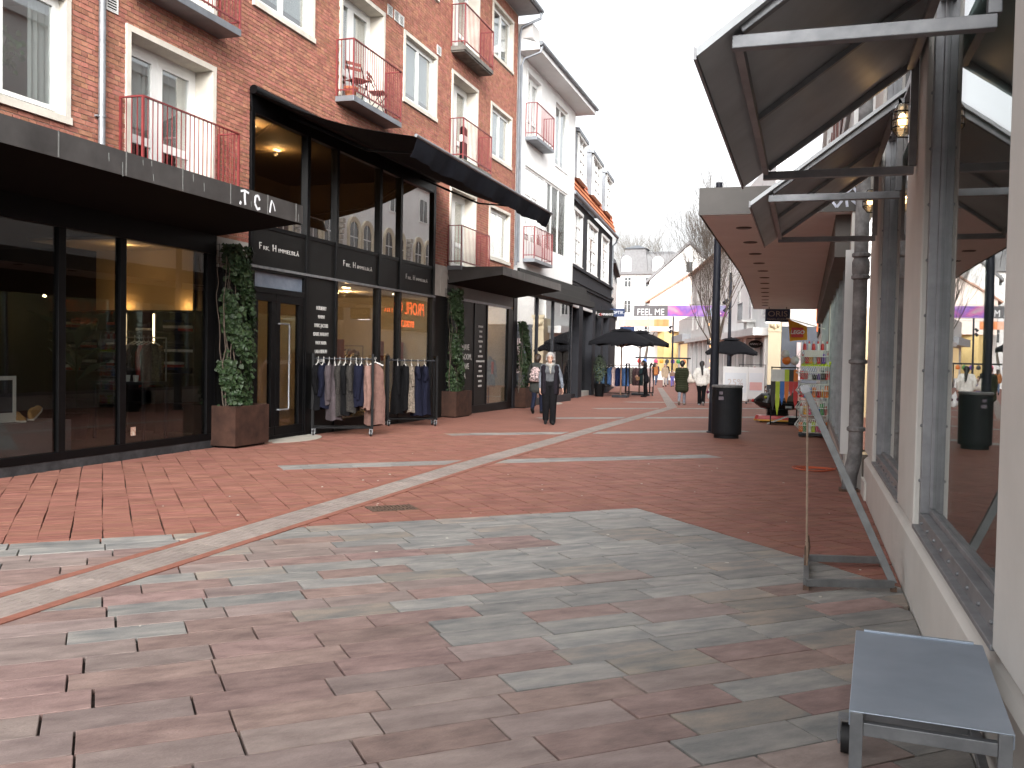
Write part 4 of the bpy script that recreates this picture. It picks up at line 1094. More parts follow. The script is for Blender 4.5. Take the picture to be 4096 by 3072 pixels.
bulkhead(7.28, 3.30, 'lit caged bulkhead lamp on the cream pier under the nearer canopy'); bulkhead(10.85, 3.30, 'lit caged bulkhead lamp on the cream pier beside the downpipe')
rebase(NB, (X, 5, 0))

# unseen houses added behind the camera, sized for the light on the street
rs = empty('unseen_shading_house', (XRN, -16, 0)); tag(rs, 'unseen cream house row added behind the viewpoint to shade the near ground', 'building')
MB().box(0, 8, -14, 12.9, -0.1, 5.6).build('wall', WHITER, rs)
rs = empty('unseen_shading_house', (-4, -32, 0)); tag(rs, 'unseen tall house added across the street behind the viewpoint to block low sun', 'building')
MB().box(-16, 16, -6, 0, -0.1, 10).build('wall', WHITEP, rs)

# cast iron downpipe at the end of the near shop
IRON = M('flaking_grey_cast_iron', (0.20, 0.20, 0.205), 0.7, 0.3, 7, 0.25, col2=(0.33, 0.33, 0.33), spread=(0.4, 0.75))
dp = empty('downpipe', (0.585, 11.72, 0)); tag(dp, 'grey cast iron downpipe with thick collars beside the cream shop', 'downpipe')
m = MB(); m.path([(-0.06, 0.02, 0.02), (-0.05, 0.01, 0.2), (-0.01, 0, 0.38), (0, 0, 0.5), (0, 0, 6.8)], [0.085, 0.085, 0.085, 0.082, 0.078], 14); m.build('pipe', IRON, dp, smooth=True)
for z in (0.72, 1.52, 2.52, 2.78, 4.2): MB().lathe([(0.09, 0), (0.105, 0.01), (0.105, 0.045), (0.09, 0.055)], (0, 0, z), 14).build('collar', IRON, dp)
MB().lathe([(0.088, 0), (0.10, 0.05), (0.10, 0.16), (0.088, 0.2)], (0, 0, 2.56), 14).build('socket', IRON, dp, smooth=True)
MB().box(-0.17, 0.05, -0.06, 0.14, 0.0, 0.03).build('gully', RUST, dp)
bd = MB().box(-0.05, 0.05, -0.03, 0.0, 0.42, 2.9).build('white_board', FRAMEW, None, loc=(0.47, 12.0, 0)); tag(bd, 'narrow white painted board standing behind the cast iron downpipe', 'board')

# ------------------------------------------------------------------ toy shop building under the long canopy
TB = empty('toy_shop_building')
tag(TB, 'white building with arched windows above a long flat canopy with pink soffit', 'building')
X = XRT; ZS = 3.38
edge = [(-1.333, 12.0), (-1.35, 14.3), (-1.362, 17.3), (-1.38, 20.3), (-1.50, 24.6), (-1.66, 29.4), (-1.85, 34.5)]
SOFF = M('pink_white_soffit', (0.74, 0.77, 0.79), 0.7, 0.05, 1.5, 0.03)
pl_ = [(x, y) for x, y in edge] + [(X, 34.5), (X, 12.0)]
m = MB(); m.prism(pl_, ZS, ZS + 0.28, 'z'); cn = m.build('canopy', SOFF, TB)
m = MB()
for (x0, y0), (x1, y1) in zip(edge, edge[1:]): m.hexa([(x0 - 0.02, y0, ZS - 0.01), (x0 - 0.004, y0, ZS - 0.01), (x1 - 0.004, y1, ZS - 0.01), (x1 - 0.02, y1, ZS - 0.01), (x0 - 0.02, y0, ZS + 0.33), (x0 - 0.004, y0, ZS + 0.33), (x1 - 0.004, y1, ZS + 0.33), (x1 - 0.02, y1, ZS + 0.33)])
m.box(-1.353, X + 0.2, 11.97, 11.994, ZS - 0.012, ZS + 0.33); m.box(-1.85, X, 34.504, 34.53, ZS - 0.01, ZS + 0.33)
m.build('fascia', M('brown_grey_fascia', (0.065, 0.060, 0.056), 0.6, 0.2, 1.5, 0.05, metal=0.2), cn)
MB().prism([(a - 0.0, b) for a, b in edge] + [(X, 34.5), (X, 12.0)], ZS + 0.281, ZS + 0.335, 'z').build('roof_felt', DGREY, cn)
DLIT = M('dark_downlight_grille', (0.05, 0.04, 0.035), 0.5, 0.2, 20)
for i, (x, y) in enumerate([(-0.88, 13.3), (-0.885, 14.95), (-0.895, 16.6), (-0.905, 18.2), (-0.905, 19.8), (-0.94, 21.4), (-1.0, 23.0), (-1.06, 24.6), (-1.12, 26.1), (-1.18, 27.7), (-1.25, 29.3), (-1.31, 30.8), (-1.38, 32.3)]):
    m = MB(); m.lathe([(0.095, -0.012), (0.095, 0.001)], (x, y, ZS), 16); m.lathe([(0.11, -0.006), (0.11, 0.001)], (x, y, ZS), 16); m.build('downlight', DLIT, cn)
m = MB()
stroke_pts = [[(0.05, 3.42), (0.02, 3.55), (0.12, 3.66), (0.2, 3.56), (0.14, 3.44)], [(0.26, 3.64), (0.24, 3.5), (0.3, 3.42), (0.36, 3.5)], [(0.42, 3.42), (0.4, 3.58), (0.48, 3.66), (0.55, 3.55), (0.47, 3.5), (0.56, 3.42)], [(0.6, 3.64), (0.62, 3.44)]]
for pts in stroke_pts:
    for p, q in zip(pts, pts[1:]): m.bar((p[0], 11.965, p[1]), (q[0], 11.965, q[1]), 0.006, 0.03, upv=(-(q[1] - p[1]), 0, q[0] - p[0]))
m.build('graffiti', M('pale_blue_spray_paint', (0.55, 0.58, 0.68), 0.6, 0.15, 8), cn)
# shop floor front
m = MB(); m.box(0.30, X + 0.1, 12.3, 34.3, 2.85, ZS - 0.002); m.build('header', M('brown_grey_header', (0.10, 0.09, 0.082), 0.6, 0.15, 2), TB)
m = MB(); m.box(X, X + 0.2, 12.0, 12.35, -0.1, ZS); m.box(X, X + 0.2, 22.4, 22.8, -0.3, ZS); m.box(X, X + 0.2, 33.9, 34.3, -0.4, ZS); m.box(X, X + 0.2, 12.35, 34, -0.4, 0.30); m.box(X, X + 0.25, 11.99, 12.34, ZS, 4.2); m.build('pier', WHITER, TB)
m = MB()
yy = 12.4
while yy < 33.8:
    m.box(X - 0.01, X + 0.07, yy, yy + 0.07, 0.3, 2.86); yy += 1.72
m.box(X - 0.012, X + 0.07, 12.36, 33.9, 0.30, 0.38); m.build('shop_frame', GALVD, TB)
pm = MB(); pm.box(X + 0.03, X + 0.042, 12.36, 33.88, 0.38, 2.85); pm.build('pane', GL_GREEN, TB)
m = MB(); m.box(X + 3, X + 3.1, 12.1, 34, -0.3, ZS); m.box(X + 0.3, X + 3, 12.1, 12.2, -0.3, ZS); m.box(X + 0.3, X + 3, 33.9, 34, -0.3, ZS); m.face([(X + 0.2, 12.1, -0.05), (X + 3, 12.1, -0.05), (X + 3, 34, -0.2), (X + 0.2, 34, -0.2)]); m.build('shop_room', WARMW, TB)
plight('toy_shop_lamp', (X + 1.2, 20, 2.9), 18); plight('toy_shop_lamp', (X + 1.2, 27, 2.9), 18)
# upper walls with paired arched windows
m = MB(); m.box(X, X + 0.4, 12.35, 46, ZS + 0.34, 9.6); m.box(X - 0.12, X + 0.5, 12.3, 46.1, 9.6, 9.85); m.box(X - 0.05, X, 12.35, 46, 4.9, 5.05); m.box(X, X + 5, 45.8, 46, -0.6, 9.6); m.box(X, X + 0.4, 34.6, 46, -0.6, ZS + 0.34); m.build('wall', WHITEP, TB)
MAROON = M('brown_red_window_frame', (0.16, 0.05, 0.04), 0.5, 0.1, 4)
for yc in [14.2 + 2.9 * i for i in range(5)]:
    m = MB(); frame_rect(m, X - 0.03, X + 0.02, yc - 0.55, yc + 0.55, 5.6, 7.4, 0.07); m.box(X - 0.025, X + 0.02, yc - 0.03, yc + 0.03, 5.67, 7.33); w = m.build('window', MAROON, TB); MB().box(X - 0.012, X + 0.004, yc - 0.5, yc + 0.5, 5.65, 7.35).build('pane', ARCHD, w)
CREAMT = M('cream_window_trim', (0.62, 0.56, 0.44), 0.8, 0.08, 3)
for yc in [29.2 + 3.4 * i for i in range(5)]:
    for dy in (-0.62, 0.62):
        m = MB(); o_ = arch_pts(yc + dy, 1.12, 5.5, 7.25, 12); i_ = arch_pts(yc + dy, 0.76, 5.62, 7.05, 12)
        n = len(o_)
        for k in range(n):
            k2 = (k + 1) % n
            m.hexa([(X - 0.10, *o_[k]), (X - 0.10, *o_[k2]), (X + 0.01, *o_[k2]), (X + 0.01, *o_[k]), (X - 0.06, *i_[k]), (X - 0.06, *i_[k2]), (X + 0.01, *i_[k2]), (X + 0.01, *i_[k])])
        w = m.build('window', CREAMT, TB); MB().prism(i_, X - 0.03, X + 0.001, 'x').build('pane', ARCHD, w)
        b_ = MB(); b_.box(X - 0.045, X - 0.02, yc + dy - 0.02, yc + dy + 0.02, 5.62, 7.04); b_.box(X - 0.044, X - 0.021, yc + dy - 0.36, yc + dy + 0.36, 6.38, 6.42); b_.build('glazing_bar', FRAMEW, w)
    m = MB()
    for i in range(7): m.box(X - 0.05 - 0.03 * i, X, yc + 1.55 - 0.12, yc + 1.55 + 0.12, 5.5 + i * 0.22, 5.5 + i * 0.22 + 0.18)
    m.build('corbel', M('stone_corbel', (0.42, 0.40, 0.36), 0.85, 0.15, 4), TB)
    w = MB(); frame_rect(w, X - 0.03, X + 0.02, yc - 0.5, yc + 0.5, 8.0, 9.2, 0.07); w.box(X - 0.025, X + 0.02, yc - 0.02, yc + 0.02, 8.07, 9.13); w = w.build('window', FRAMEW, TB); MB().box(X - 0.01, X + 0.004, yc - 0.45, yc + 0.45, 8.05, 9.15).build('pane', ARCHD, w)
m = MB(); m.box(X - 0.1, X - 0.02, 36, 46, 10.5, 10.6)
for i in range(34): m.box(X - 0.09, X - 0.03, 36.1 + i * 0.3, 36.18 + i * 0.3, 9.85, 10.5)
m.build('balustrade', WHITEP, TB)
# glowing optician sign that the glass opposite mirrors
OR = emis('orange_neon', (1.0, 0.12, 0.02), 2.2)
sg = empty('neon_sign', parent=TB)
MB().box(X - 0.06, X - 0.003, 37.3, 44.6, 2.6, 4.15).build('sign_board', BLACKP, sg)
text('lettering', 'PROFIL OPTIK', 0.86, OR, sg, (X - 0.08, 40.6, 3.66), ori='x-', sx=0.86, bold=0.0)
text('lettering', 'BYSKILT 1', 0.42, OR, sg, (X - 0.08, 40.75, 2.92), ori='x-', bold=0.01)
m = MB(); m.path([(X - 0.08, 43.85 + 0.25 * math.cos(a), 3.66 + 0.3 * math.sin(a)) for a in [i * math.pi / 8 for i in range(17)]], 0.035, 6); m.path([(X - 0.08, 43.85 + 0.12 * math.cos(a), 3.66 + 0.14 * math.sin(a)) for a in [i * math.pi / 6 for i in range(10)]], 0.03, 6); m.build('emblem', OR, sg)
rebase(TB, (X, 28, -0.2))

# ------------------------------------------------------------------ the far end of the street
def far_building(name, label, p0, ang, L_, Hh, face, wall, rows, cat='building', depth=8, roof=None, base=-0.8, shop=None):
    """face=+1: front looks along local +x, -1: along local -x; rows of (z0, z1, count, width)"""
    b = empty(name, (p0[0], p0[1], 0), ang); tag(b, label, cat)
    m = MB(); m.box(-depth * face, 0, 0, L_, base, Hh); m.build('wall', wall, b)
    for z0, z1, n, w in rows:
        for i in range(n):
            yc = L_ * (i + 0.5) / n
            f_ = MB(); frame_rect(f_, -0.02 * face, 0.05 * face, yc - w / 2, yc + w / 2, z0, z1, 0.1); f_.box(-0.02 * face, 0.045 * face, yc - 0.05, yc + 0.05, z0 + 0.1, z1 - 0.1); f_.box(-0.02 * face, 0.044 * face, yc - w / 2 + 0.1, yc + w / 2 - 0.1, z1 - (z1 - z0) * 0.35 - 0.04, z1 - (z1 - z0) * 0.35 + 0.04)
            wn = f_.build('window', FRAMEW, b); MB().box(-0.01 * face, 0.02 * face, yc - w / 2 + 0.09, yc + w / 2 - 0.09, z0 + 0.09, z1 - 0.09).build('pane', ARCHD, wn)
    if roof:
        m = MB(); e = 0.4 * face
        m.prism([(e, Hh), (e, Hh + 0.15), (-depth / 2 * face, Hh + roof[0]), (-depth * face, Hh)], -0.3, L_ + 0.3, 'y'); m.build('roof', roof[1], b)
    return b
STUC = M('pale_stucco', (0.78, 0.78, 0.77), 0.85, 0.06, 1)  # far walls lightened to stand in for haze
STUC2 = M('grey_white_stucco', (0.58, 0.575, 0.56), 0.85, 0.08, 1)
SLATE = M('grey_slate', (0.16, 0.16, 0.165), 0.7, 0.15, 3)
# white mansard building closing the view
FB = far_building('mansard_building', 'white three storey building with grey mansard roof closing the street', (-29.8, 150), R(-90), 10.2, 15.3, 1, STUC, [(12.9, 14.6, 3, 1.2), (8.7, 10.9, 3, 1.2), (4.6, 6.8, 3, 1.2)], depth=10)
m = MB(); m.loft([[(0.3, -0.3, 15.3), (0.3, 10.5, 15.3), (-10, 10.5, 15.3), (-10, -0.3, 15.3)], [(-0.7, 0.5, 18.3), (-0.7, 9.7, 18.3), (-9, 9.7, 18.3), (-9, 0.5, 18.3)], [(-3, 2, 19.0), (-3, 8.5, 19.0), (-7, 8.5, 19.0), (-7, 2, 19.0)]]); m.box(-0.2, 0.5, -0.3, 10.5, 15.0, 15.45)
m.build('roof', SLATE, FB)
m = MB(); m.loft([[(0.5, 0.6, 15.4), (0.5, 5.0, 15.4), (-4, 5.0, 15.4), (-4, 0.6, 15.4)], [(0.0, 1.2, 19.2), (0.0, 4.5, 19.2), (-3.4, 4.5, 19.2), (-3.4, 1.2, 19.2)]]); m.build('pavilion', SLATE, FB)
m = MB(); m.loft([[(0.3, 0.9, 19.2), (0.3, 4.8, 19.2), (-3.7, 4.8, 19.2), (-3.7, 0.9, 19.2)], [(-1.5, 2.6, 19.9), (-1.5, 3.1, 19.9), (-2, 3.1, 19.9), (-2, 2.6, 19.9)]]); m.build('pavilion_cap', ZINC, FB)
for yc, w, z1 in ((1.5, 1.6, 18.0), (6.6, 1.7, 17.9)):
    MB().prism(arch_pts(yc, w, 15.5, z1), -1.0, 0.55, 'x').build('dormer', STUC, FB); MB().prism(arch_pts(yc, w * 0.36, 15.9, z1 - 0.6), 0.551, 0.58, 'x').build('dormer_pane', M('pale_grey_pane', (0.35, 0.36, 0.37), 0.2, 0.1, 2), FB)  # dormer panes in one even pale grey
# white gable and lower orange roof
GBX = empty('white_gable_house', (-20.6, 126, 0)); tag(GBX, 'white gabled house with grey roof edge behind the bare street tree', 'house')
m = MB(); m.prism([(0, -0.8), (10.6, -0.8), (10.6, 12.0), (5.3, 16.8), (0, 12.0)], 0, 9, 'y'); m.build('wall', STUC, GBX)
m = MB(); m.prism([(-0.5, 11.6), (5.3, 16.9), (11.1, 11.6), (11.1, 12.0), (5.3, 17.35), (-0.5, 12.0)], -0.4, 9, 'y'); m.build('roof', SLATE, GBX)
for x, z in ((3.4, 9.4), (5.6, 9.4), (7.8, 9.4), (3.4, 6.0), (5.6, 6.0), (7.8, 6.0), (5.3, 13.0)):
    m = MB(); m.box(x - 0.5, x + 0.5, -0.06, 0.02, z, z + 1.6); w = m.build('window', FRAMEW, GBX); MB().box(x - 0.4, x + 0.4, -0.075, -0.055, z + 0.1, z + 1.5).build('pane', ARCHD, w)
OG = empty('orange_roofed_house', (-19.7, 121, 0)); tag(OG, 'pale pink house front with slanted orange tile edge over the yellow shop', 'house')
PINKW = M('pale_pink_render', (0.70, 0.60, 0.54), 0.85, 0.05, 1)
m = MB(); m.prism([(0, 5.0), (6.2, 5.0), (6.2, 13.0), (0, 9.1)], 0, 4, 'y'); m.build('wall', PINKW, OG)
m = MB(); m.prism([(-0.5, 8.7), (6.3, 13.0), (6.3, 13.25), (-0.5, 8.95)], -0.4, 4, 'y'); m.build('roof', M('haze_pale_roof_tile', (0.42, 0.24, 0.17), 0.8, 0.2, 2), OG)  # tile colour paled in place of distance haze
YW = M('yellow_render', (0.66, 0.50, 0.22), 0.85, 0.06, 2)  # yellow muted, haze put into the colour
m = MB(); m.loft([[(1.0, 0.8, -0.8), (2.0, -0.1, -0.8), (3.5, 1.0, -0.8), (3.5, 5, -0.8), (1.0, 5, -0.8)], [(1.0, 0.8, 5.0), (2.0, -0.1, 5.0), (3.5, 1.0, 5.0), (3.5, 5, 5.0), (1.0, 5, 5.0)]]); m.build('yellow_shop_wall', YW, OG)
# right hand row beyond the canopy
JA = R(12.6)
def jp(s): return (-2.0 - math.sin(JA) * s, 57 + math.cos(JA) * s)
J1 = far_building('white_corner_house', 'white house with a small steel balcony above a parasol', jp(0), JA, 20.5, 13.5, -1, STUC, [(4.2, 6.6, 4, 1.1), (7.6, 9.8, 4, 1.1)], depth=9)
m = MB(); m.box(-0.9, 0, 5.6, 7.6, 4.0, 4.15); m.box(-0.5, 0, 6.0, 7.2, 3.5, 4.0); bl = m.build('balcony', STUC2, J1)
m = MB()
for i in range(14): m.box(-0.88, -0.86, 5.62 + i * 0.15, 5.64 + i * 0.15, 4.15, 5.25)
m.box(-0.9, -0.85, 5.6, 7.6, 5.22, 5.27); m.build('railing', GALV, bl)
m = MB(); m.box(-1.1, 0, 0, 20.5, 3.0, 3.45); m.build('shop_fascia', STUC, J1)
for i in range(6): MB().box(-0.35, 0.02, 0.3 + i * 3.4, 0.8 + i * 3.4, -0.8, 3.0).build('shop_pier', STUC, J1)
for i in range(6): MB().box(-0.03, 0.02, 0.9 + i * 3.4, 3.6 + i * 3.4, -0.3, 2.6).build('shop_window', GL_SHOP if i % 2 else ARCHD, J1)
J2 = far_building('orange_roofed_row_house', 'white house with orange tiled roof beyond the lamp post', jp(20.5), JA, 26, 10.5, -1, STUC2, [(4.5, 6.4, 6, 1.1), (7.4, 9.2, 6, 1.1)], depth=9, roof=(3.2, M('haze_pale_roof_tile', (0.42, 0.24, 0.17), 0.8, 0.2, 2)))
for i in range(7): MB().box(-0.3, 0.02, 0.3 + i * 3.8, 0.8 + i * 3.8, -0.8, 3.2).build('shop_pier', STUC, J2)
MB().box(-0.7, 0, 0, 26, 3.2, 3.6).build('shop_fascia', STUC2, J2)
for i in range(6): MB().box(-0.03, 0.02, 1.0 + i * 3.8, 3.9 + i * 3.8, -0.4, 2.8).build('shop_window', ARCHD, J2)
J3 = far_building('grey_shop_pavilion', 'low grey white shop pavilion with a yellow display window', jp(46.5), JA, 14, 6.2, -1, STUC2, [], depth=7)
MB().box(-0.9, 0, -0.2, 14.1, 3.4, 4.2).build('shop_fascia', M('grey_fascia', (0.32, 0.33, 0.35), 0.6, 0.1, 2), J3)
MB().box(-0.03, 0.02, 3, 11, -0.4, 3.2).build('shop_window', emis('yellow_display_glow', (0.8, 0.6, 0.3), 0.25), J3)
# cream corner pilaster with baroque capital
CP = empty('cream_building', (-2.15, 56.0, 0)); tag(CP, 'cream building end with a stucco capital and dark base', 'building')
CRM = M('cream_render', (0.66, 0.57, 0.40), 0.85, 0.06, 1)
m = MB(); m.box(0, 0.72, 0, 3, 0.1, 3.9); m.box(-0.03, 0.75, -0.05, 0.02, 3.2, 3.3); m.box(-0.06, 0.78, -0.08, 0.02, 3.9, 4.1); m.build('wall', CRM, CP); MB().box(0.74, 5.5, 0.3, 3, -0.6, 3.5).build('side_shop', M('blue_grey_shop_wall', (0.07, 0.08, 0.10), 0.6, 0.2, 1), CP); MB().box(0.74, 5.5, 0.25, 3, 3.5, 9).build('side_wall', STUC2, CP); MB().box(1.6, 1.9, 0.2, 0.32, 0.4, 2.6).build('banner_strip', M('pale_banner_strip', (0.6, 0.5, 0.5), 0.8), CP)
MB().box(-0.02, 0.74, -0.03, 3, -0.8, 0.1).build('base', DGREY, CP)
m = MB()
for i in range(3): m.ball((0.18 + 0.18 * i, -0.04, 3.6 - 0.1 * (i % 2)), 0.11, 8, 1.5)
m.build('capital', CRM, CP, smooth=True)
# hill behind the end of the street
HL = MB()
gx_ = [i * 12 - 110 for i in range(16)]; gy_ = [168 + j * 14 for j in range(9)]
def hz(x, y): return 13.5 * math.exp(-((x + 34) / 60) ** 2) * min(1, (y - 166) / 26) + 1.2 * math.sin(x * 0.11) * min(1, (y - 166) / 40) - 0.7
rr = [[(x, y, hz(x, y)) for x in gx_] for y in gy_]
HL.loft(rr, caps=False, closed=False); tag(HL.build('hill', M('winter_grass', (0.13, 0.12, 0.07), 0.95, 0.25, 0.3), smooth=True), kind='structure')

# ------------------------------------------------------------------ bare trees
BARK = M('grey_brown_bark', (0.085, 0.065, 0.05), 0.9, 0.25, 6, 0.3)
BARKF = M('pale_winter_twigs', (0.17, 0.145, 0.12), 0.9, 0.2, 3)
def bare_tree(name, label, loc, h, trunk_h, r0, spread, seed, upright=0.6, lv=5, mat=None, kids=(4, 5), twist=0.25, group=None):
    t = empty(name, loc); tag(t, label, 'tree', group)
    rg = random.Random(seed); tm_, cm = MB(), MB()
    mat = mat or BARK
    def branch(p, d, L_, r, level):
        mb = tm_ if level == 0 else cm
        n = 4 if level < 2 else 3; pts = [p]; rs = [r]; q = p.copy(); dd = d.copy()
        for i in range(n):
            dd = (dd + Vector((rg.uniform(-1, 1), rg.uniform(-1, 1), rg.uniform(-0.3, 0.8) * upright)) * twist * 0.6).normalized()
            q = q + dd * (L_ / n); pts.append(q.copy()); rs.append(max(r * (1 - 0.62 * (i + 1) / n), 0.004))
        mb.path(pts, rs, 7 if level == 0 else (5 if level < 3 else 3), caps=False)
        if level >= lv: return
        k = rg.randint(*kids) if level > 0 else kids[1] + 2
        for i in range(k):
            f_ = rg.uniform(0.35, 1.0) if level > 0 else rg.uniform(0.72, 1.0)
            idx = min(n - 1, int(f_ * n)); fr = f_ * n - idx
            bp = pts[idx].lerp(pts[idx + 1], fr)
            a = rg.uniform(0, 6.28) if level > 0 else 6.28 * i / k + rg.uniform(-0.3, 0.3)
            ax = dd.orthogonal().normalized(); ax.rotate(Matrix.Rotation(a, 3, dd))
            nd = (dd * rg.uniform(0.7, 1.1) + ax * spread * rg.uniform(0.5, 1.1) + Vector((0, 0, upright * 0.35))).normalized()
            branch(bp, nd, L_ * rg.uniform(0.55, 0.8) if level > 0 else (h - trunk_h) * rg.uniform(0.42, 0.62), rs[idx] * rg.uniform(0.45, 0.62), level + 1)
    branch(Vector((0, 0, -0.1)), Vector((0, 0, 1)), trunk_h, r0, 0)
    tm_.build('trunk', mat, t, smooth=True, recalc=False); cm.build('crown', mat, t, smooth=False, recalc=False)
    return t
tr1 = bare_tree('street_tree', 'bare street tree with many upright branches behind the black mast', (-5.15, 54.5, gz(54.5)), 11.2, 2.9, 0.18, 0.50, 23, 0.85, 5, kids=(4, 5))
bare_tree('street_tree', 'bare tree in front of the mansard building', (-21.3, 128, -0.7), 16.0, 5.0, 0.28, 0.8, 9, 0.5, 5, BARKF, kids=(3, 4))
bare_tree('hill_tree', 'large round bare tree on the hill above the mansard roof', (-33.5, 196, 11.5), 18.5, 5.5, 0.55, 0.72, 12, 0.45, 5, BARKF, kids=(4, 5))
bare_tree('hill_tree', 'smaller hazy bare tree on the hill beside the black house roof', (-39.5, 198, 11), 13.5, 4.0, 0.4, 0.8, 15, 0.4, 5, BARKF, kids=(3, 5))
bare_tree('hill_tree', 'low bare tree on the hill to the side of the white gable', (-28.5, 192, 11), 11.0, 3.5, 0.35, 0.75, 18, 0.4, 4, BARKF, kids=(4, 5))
# fairy lights wound on the street tree
m = MB(); rg = random.Random(2)
for i in range(60):
    a = i * 0.9; z = 1.2 + i * 0.06; r_ = 0.2 - 0.03 * (z - 1.2) / 3.6 + (0.15 * max(0, z - 3.2))
    m.ball((r_ * math.cos(a), r_ * math.sin(a), z), 0.022, 5)
m.build('fairy_lights', emis('amber_fairy_light', (1.0, 0.45, 0.15), 2.5), tr1)

# ------------------------------------------------------------------ plants in rusted steel boxes
IVY = M('ivy_leaf', (0.016, 0.035, 0.013), 0.5, 0.35, 14, rnd=0.25, attr='tone', col2=(0.036, 0.065, 0.024), spec=0.3)
def leaf_mass(name, parent, n, sampler, size, seed, mat=None):
    """many single leaves, each a folded five-point blade"""
    rg = random.Random(seed); v = []; f = []; tone = []
    for i in range(n):
        p, nrm = sampler(rg)
        s = size * rg.uniform(0.6, 1.35)
        nr_ = (nrm + Vector((rg.uniform(-1, 1), rg.uniform(-1, 1), rg.uniform(-0.6, 0.9))) * 0.75).normalized()
        u = nr_.cross(Vector((rg.uniform(-1, 1), rg.uniform(-1, 1), rg.uniform(-0.2, 0.2)))).normalized(); w = nr_.cross(u)
        if w.z > 0: w = -w
        b = len(v)
        v += [tuple(p), tuple(p + u * s * 0.5 + w * s * 0.25 + nr_ * s * 0.12), tuple(p + u * s * 0.38 + w * s * 0.6 + nr_ * s * 0.05), tuple(p + w * s * 1.05 - nr_ * s * 0.05), tuple(p - u * s * 0.38 + w * s * 0.6 + nr_ * s * 0.05), tuple(p - u * s * 0.5 + w * s * 0.25 + nr_ * s * 0.12)]
        f += [(b, b + 1, b + 2, b + 3), (b, b + 3, b + 4, b + 5)]; t = rg.random(); tone += [t, t]
    me = bpy.data.meshes.new(name); me.from_pydata(v, [], f); me.materials.append(mat or IVY)
    a = me.attributes.new('tone', 'FLOAT', 'FACE'); a.data.foreach_set('value', tone)
    return obj_from(me, name, parent)
def planter(loc, sx, sy, h, label):
    t = empty('planter', loc); tag(t, label, 'planter', 'rusted steel planters along the shopfronts')
    m = MB(); m.loft([[(x * sx / 2, y * sy / 2, 0.03) for x, y in ((-1, -1), (1, -1), (1, 1), (-1, 1))], [(x * sx / 2, y * sy / 2, h) for x, y in ((-1, -1), (1, -1), (1, 1), (-1, 1))], [(x * (sx / 2 - 0.03), y * (sy / 2 - 0.03), h) for x, y in ((-1, -1), (1, -1), (1, 1), (-1, 1))], [(x * (sx / 2 - 0.03), y * (sy / 2 - 0.03), h - 0.08) for x, y in ((-1, -1), (1, -1), (1, 1), (-1, 1))]])
    m.build('box', CORTEN, t, bevel=0.004); MB().box(-sx / 2 + 0.05, sx / 2 - 0.05, -sy / 2 + 0.05, sy / 2 - 0.05, 0, 0.035).build('foot', BLACK, t)
    MB().box(-sx / 2 + 0.031, sx / 2 - 0.031, -sy / 2 + 0.031, sy / 2 - 0.031, h - 0.14, h - 0.05).build('soil', M('potting_soil', (0.03, 0.022, 0.016), 0.95, 0.3, 30), t)
    return t
def ivy(loc, h, sy, label, seed, bulge, n=2600, hang=0.0):
    t = empty('ivy_plant', loc); tag(t, label, 'plant', 'ivy plants climbing trellises')
    m = MB(); k = 0
    while k * 0.1 < sy: m.tube((-0.16, -sy / 2 + k * 0.1, 0), (-0.16, -sy / 2 + k * 0.1, h), 0.004, n=4); k += 1
    k = 0
    while k * 0.1 < h: m.tube((-0.16, -sy / 2, k * 0.1), (-0.16, sy / 2, k * 0.1), 0.004, n=4); k += 1
    m.build('trellis', BLACK, t)
    rg = random.Random(seed); m = MB()
    for i in range(7):
        p = Vector((-0.05, rg.uniform(-sy / 3, sy / 3), -0.1)); pts = [p.copy()]
        for j in range(12):
            p = p + Vector((rg.uniform(-0.03, 0.03), rg.uniform(-0.07, 0.07), h / 12.5)); p.x = max(-0.14, min(0.1, p.x)); p.y = max(-sy / 2, min(sy / 2, p.y)); pts.append(p.copy())
        m.path(pts, [0.014 - 0.0008 * q for q in range(len(pts))], 5)
    m.build('stem', BARK, t)
    def smp(rg):
        while True:
            tz = rg.random() ** 0.85; z = tz * h
            off, w, d = bulge(tz)
            a = rg.uniform(-1, 1); y = off + a * w
            if rg.random() < 0.5 + 0.5 * math.sin(z * 6 + y * 9 + seed): 
                x = -0.12 + d * math.sqrt(max(0, 1 - a * a)) * rg.uniform(0.35, 1.05)
                return Vector((x, y, z)), Vector((1, a * 0.8, 0.15))
    leaf_mass('foliage', t, n, smp, 0.066, seed)
    return t
planter((-8.70, 12.93, 0.0), 0.46, 0.95, 0.66, 'large rusted steel planter by the black shop door')
ivy((-8.72, 12.93, 0.60), 2.62, 0.9, 'tall dark ivy on a trellis beside the shop door', 1, lambda t: (0.12 - 0.1 * t if t > 0.3 else -0.02, 0.40 - 0.14 * abs(t - 0.5) + 0.06 * (t < 0.25), 0.27 - 0.06 * t), 4200)
planter((-8.74, 22.78, gz(22.8)), 0.42, 1.15, 0.68, 'rusted steel planter behind the second clothes rack')
ivy((-8.74, 22.70, gz(22.8) + 0.6), 2.75, 0.9, 'climbing ivy in front of the panel about a bathroom', 2, lambda t: (0.05 + 0.1 * (0.4 - t), 0.30 + 0.14 * (t < 0.4), 0.26), 2600)
planter((-8.74, 28.98, gz(29)), 0.42, 1.2, 0.66, 'rusted steel planter behind the person with the backpack')
ivy((-8.72, 28.65, gz(29) + 0.6), 2.2, 1.0, 'bushy ivy at the corner of the white building', 3, lambda t: (0.10 + 0.22 * (1 - abs(t - 0.45) * 2), 0.22 + 0.26 * math.sin(math.pi * min(1, t * 1.1)), 0.30 - 0.1 * t), 2400)
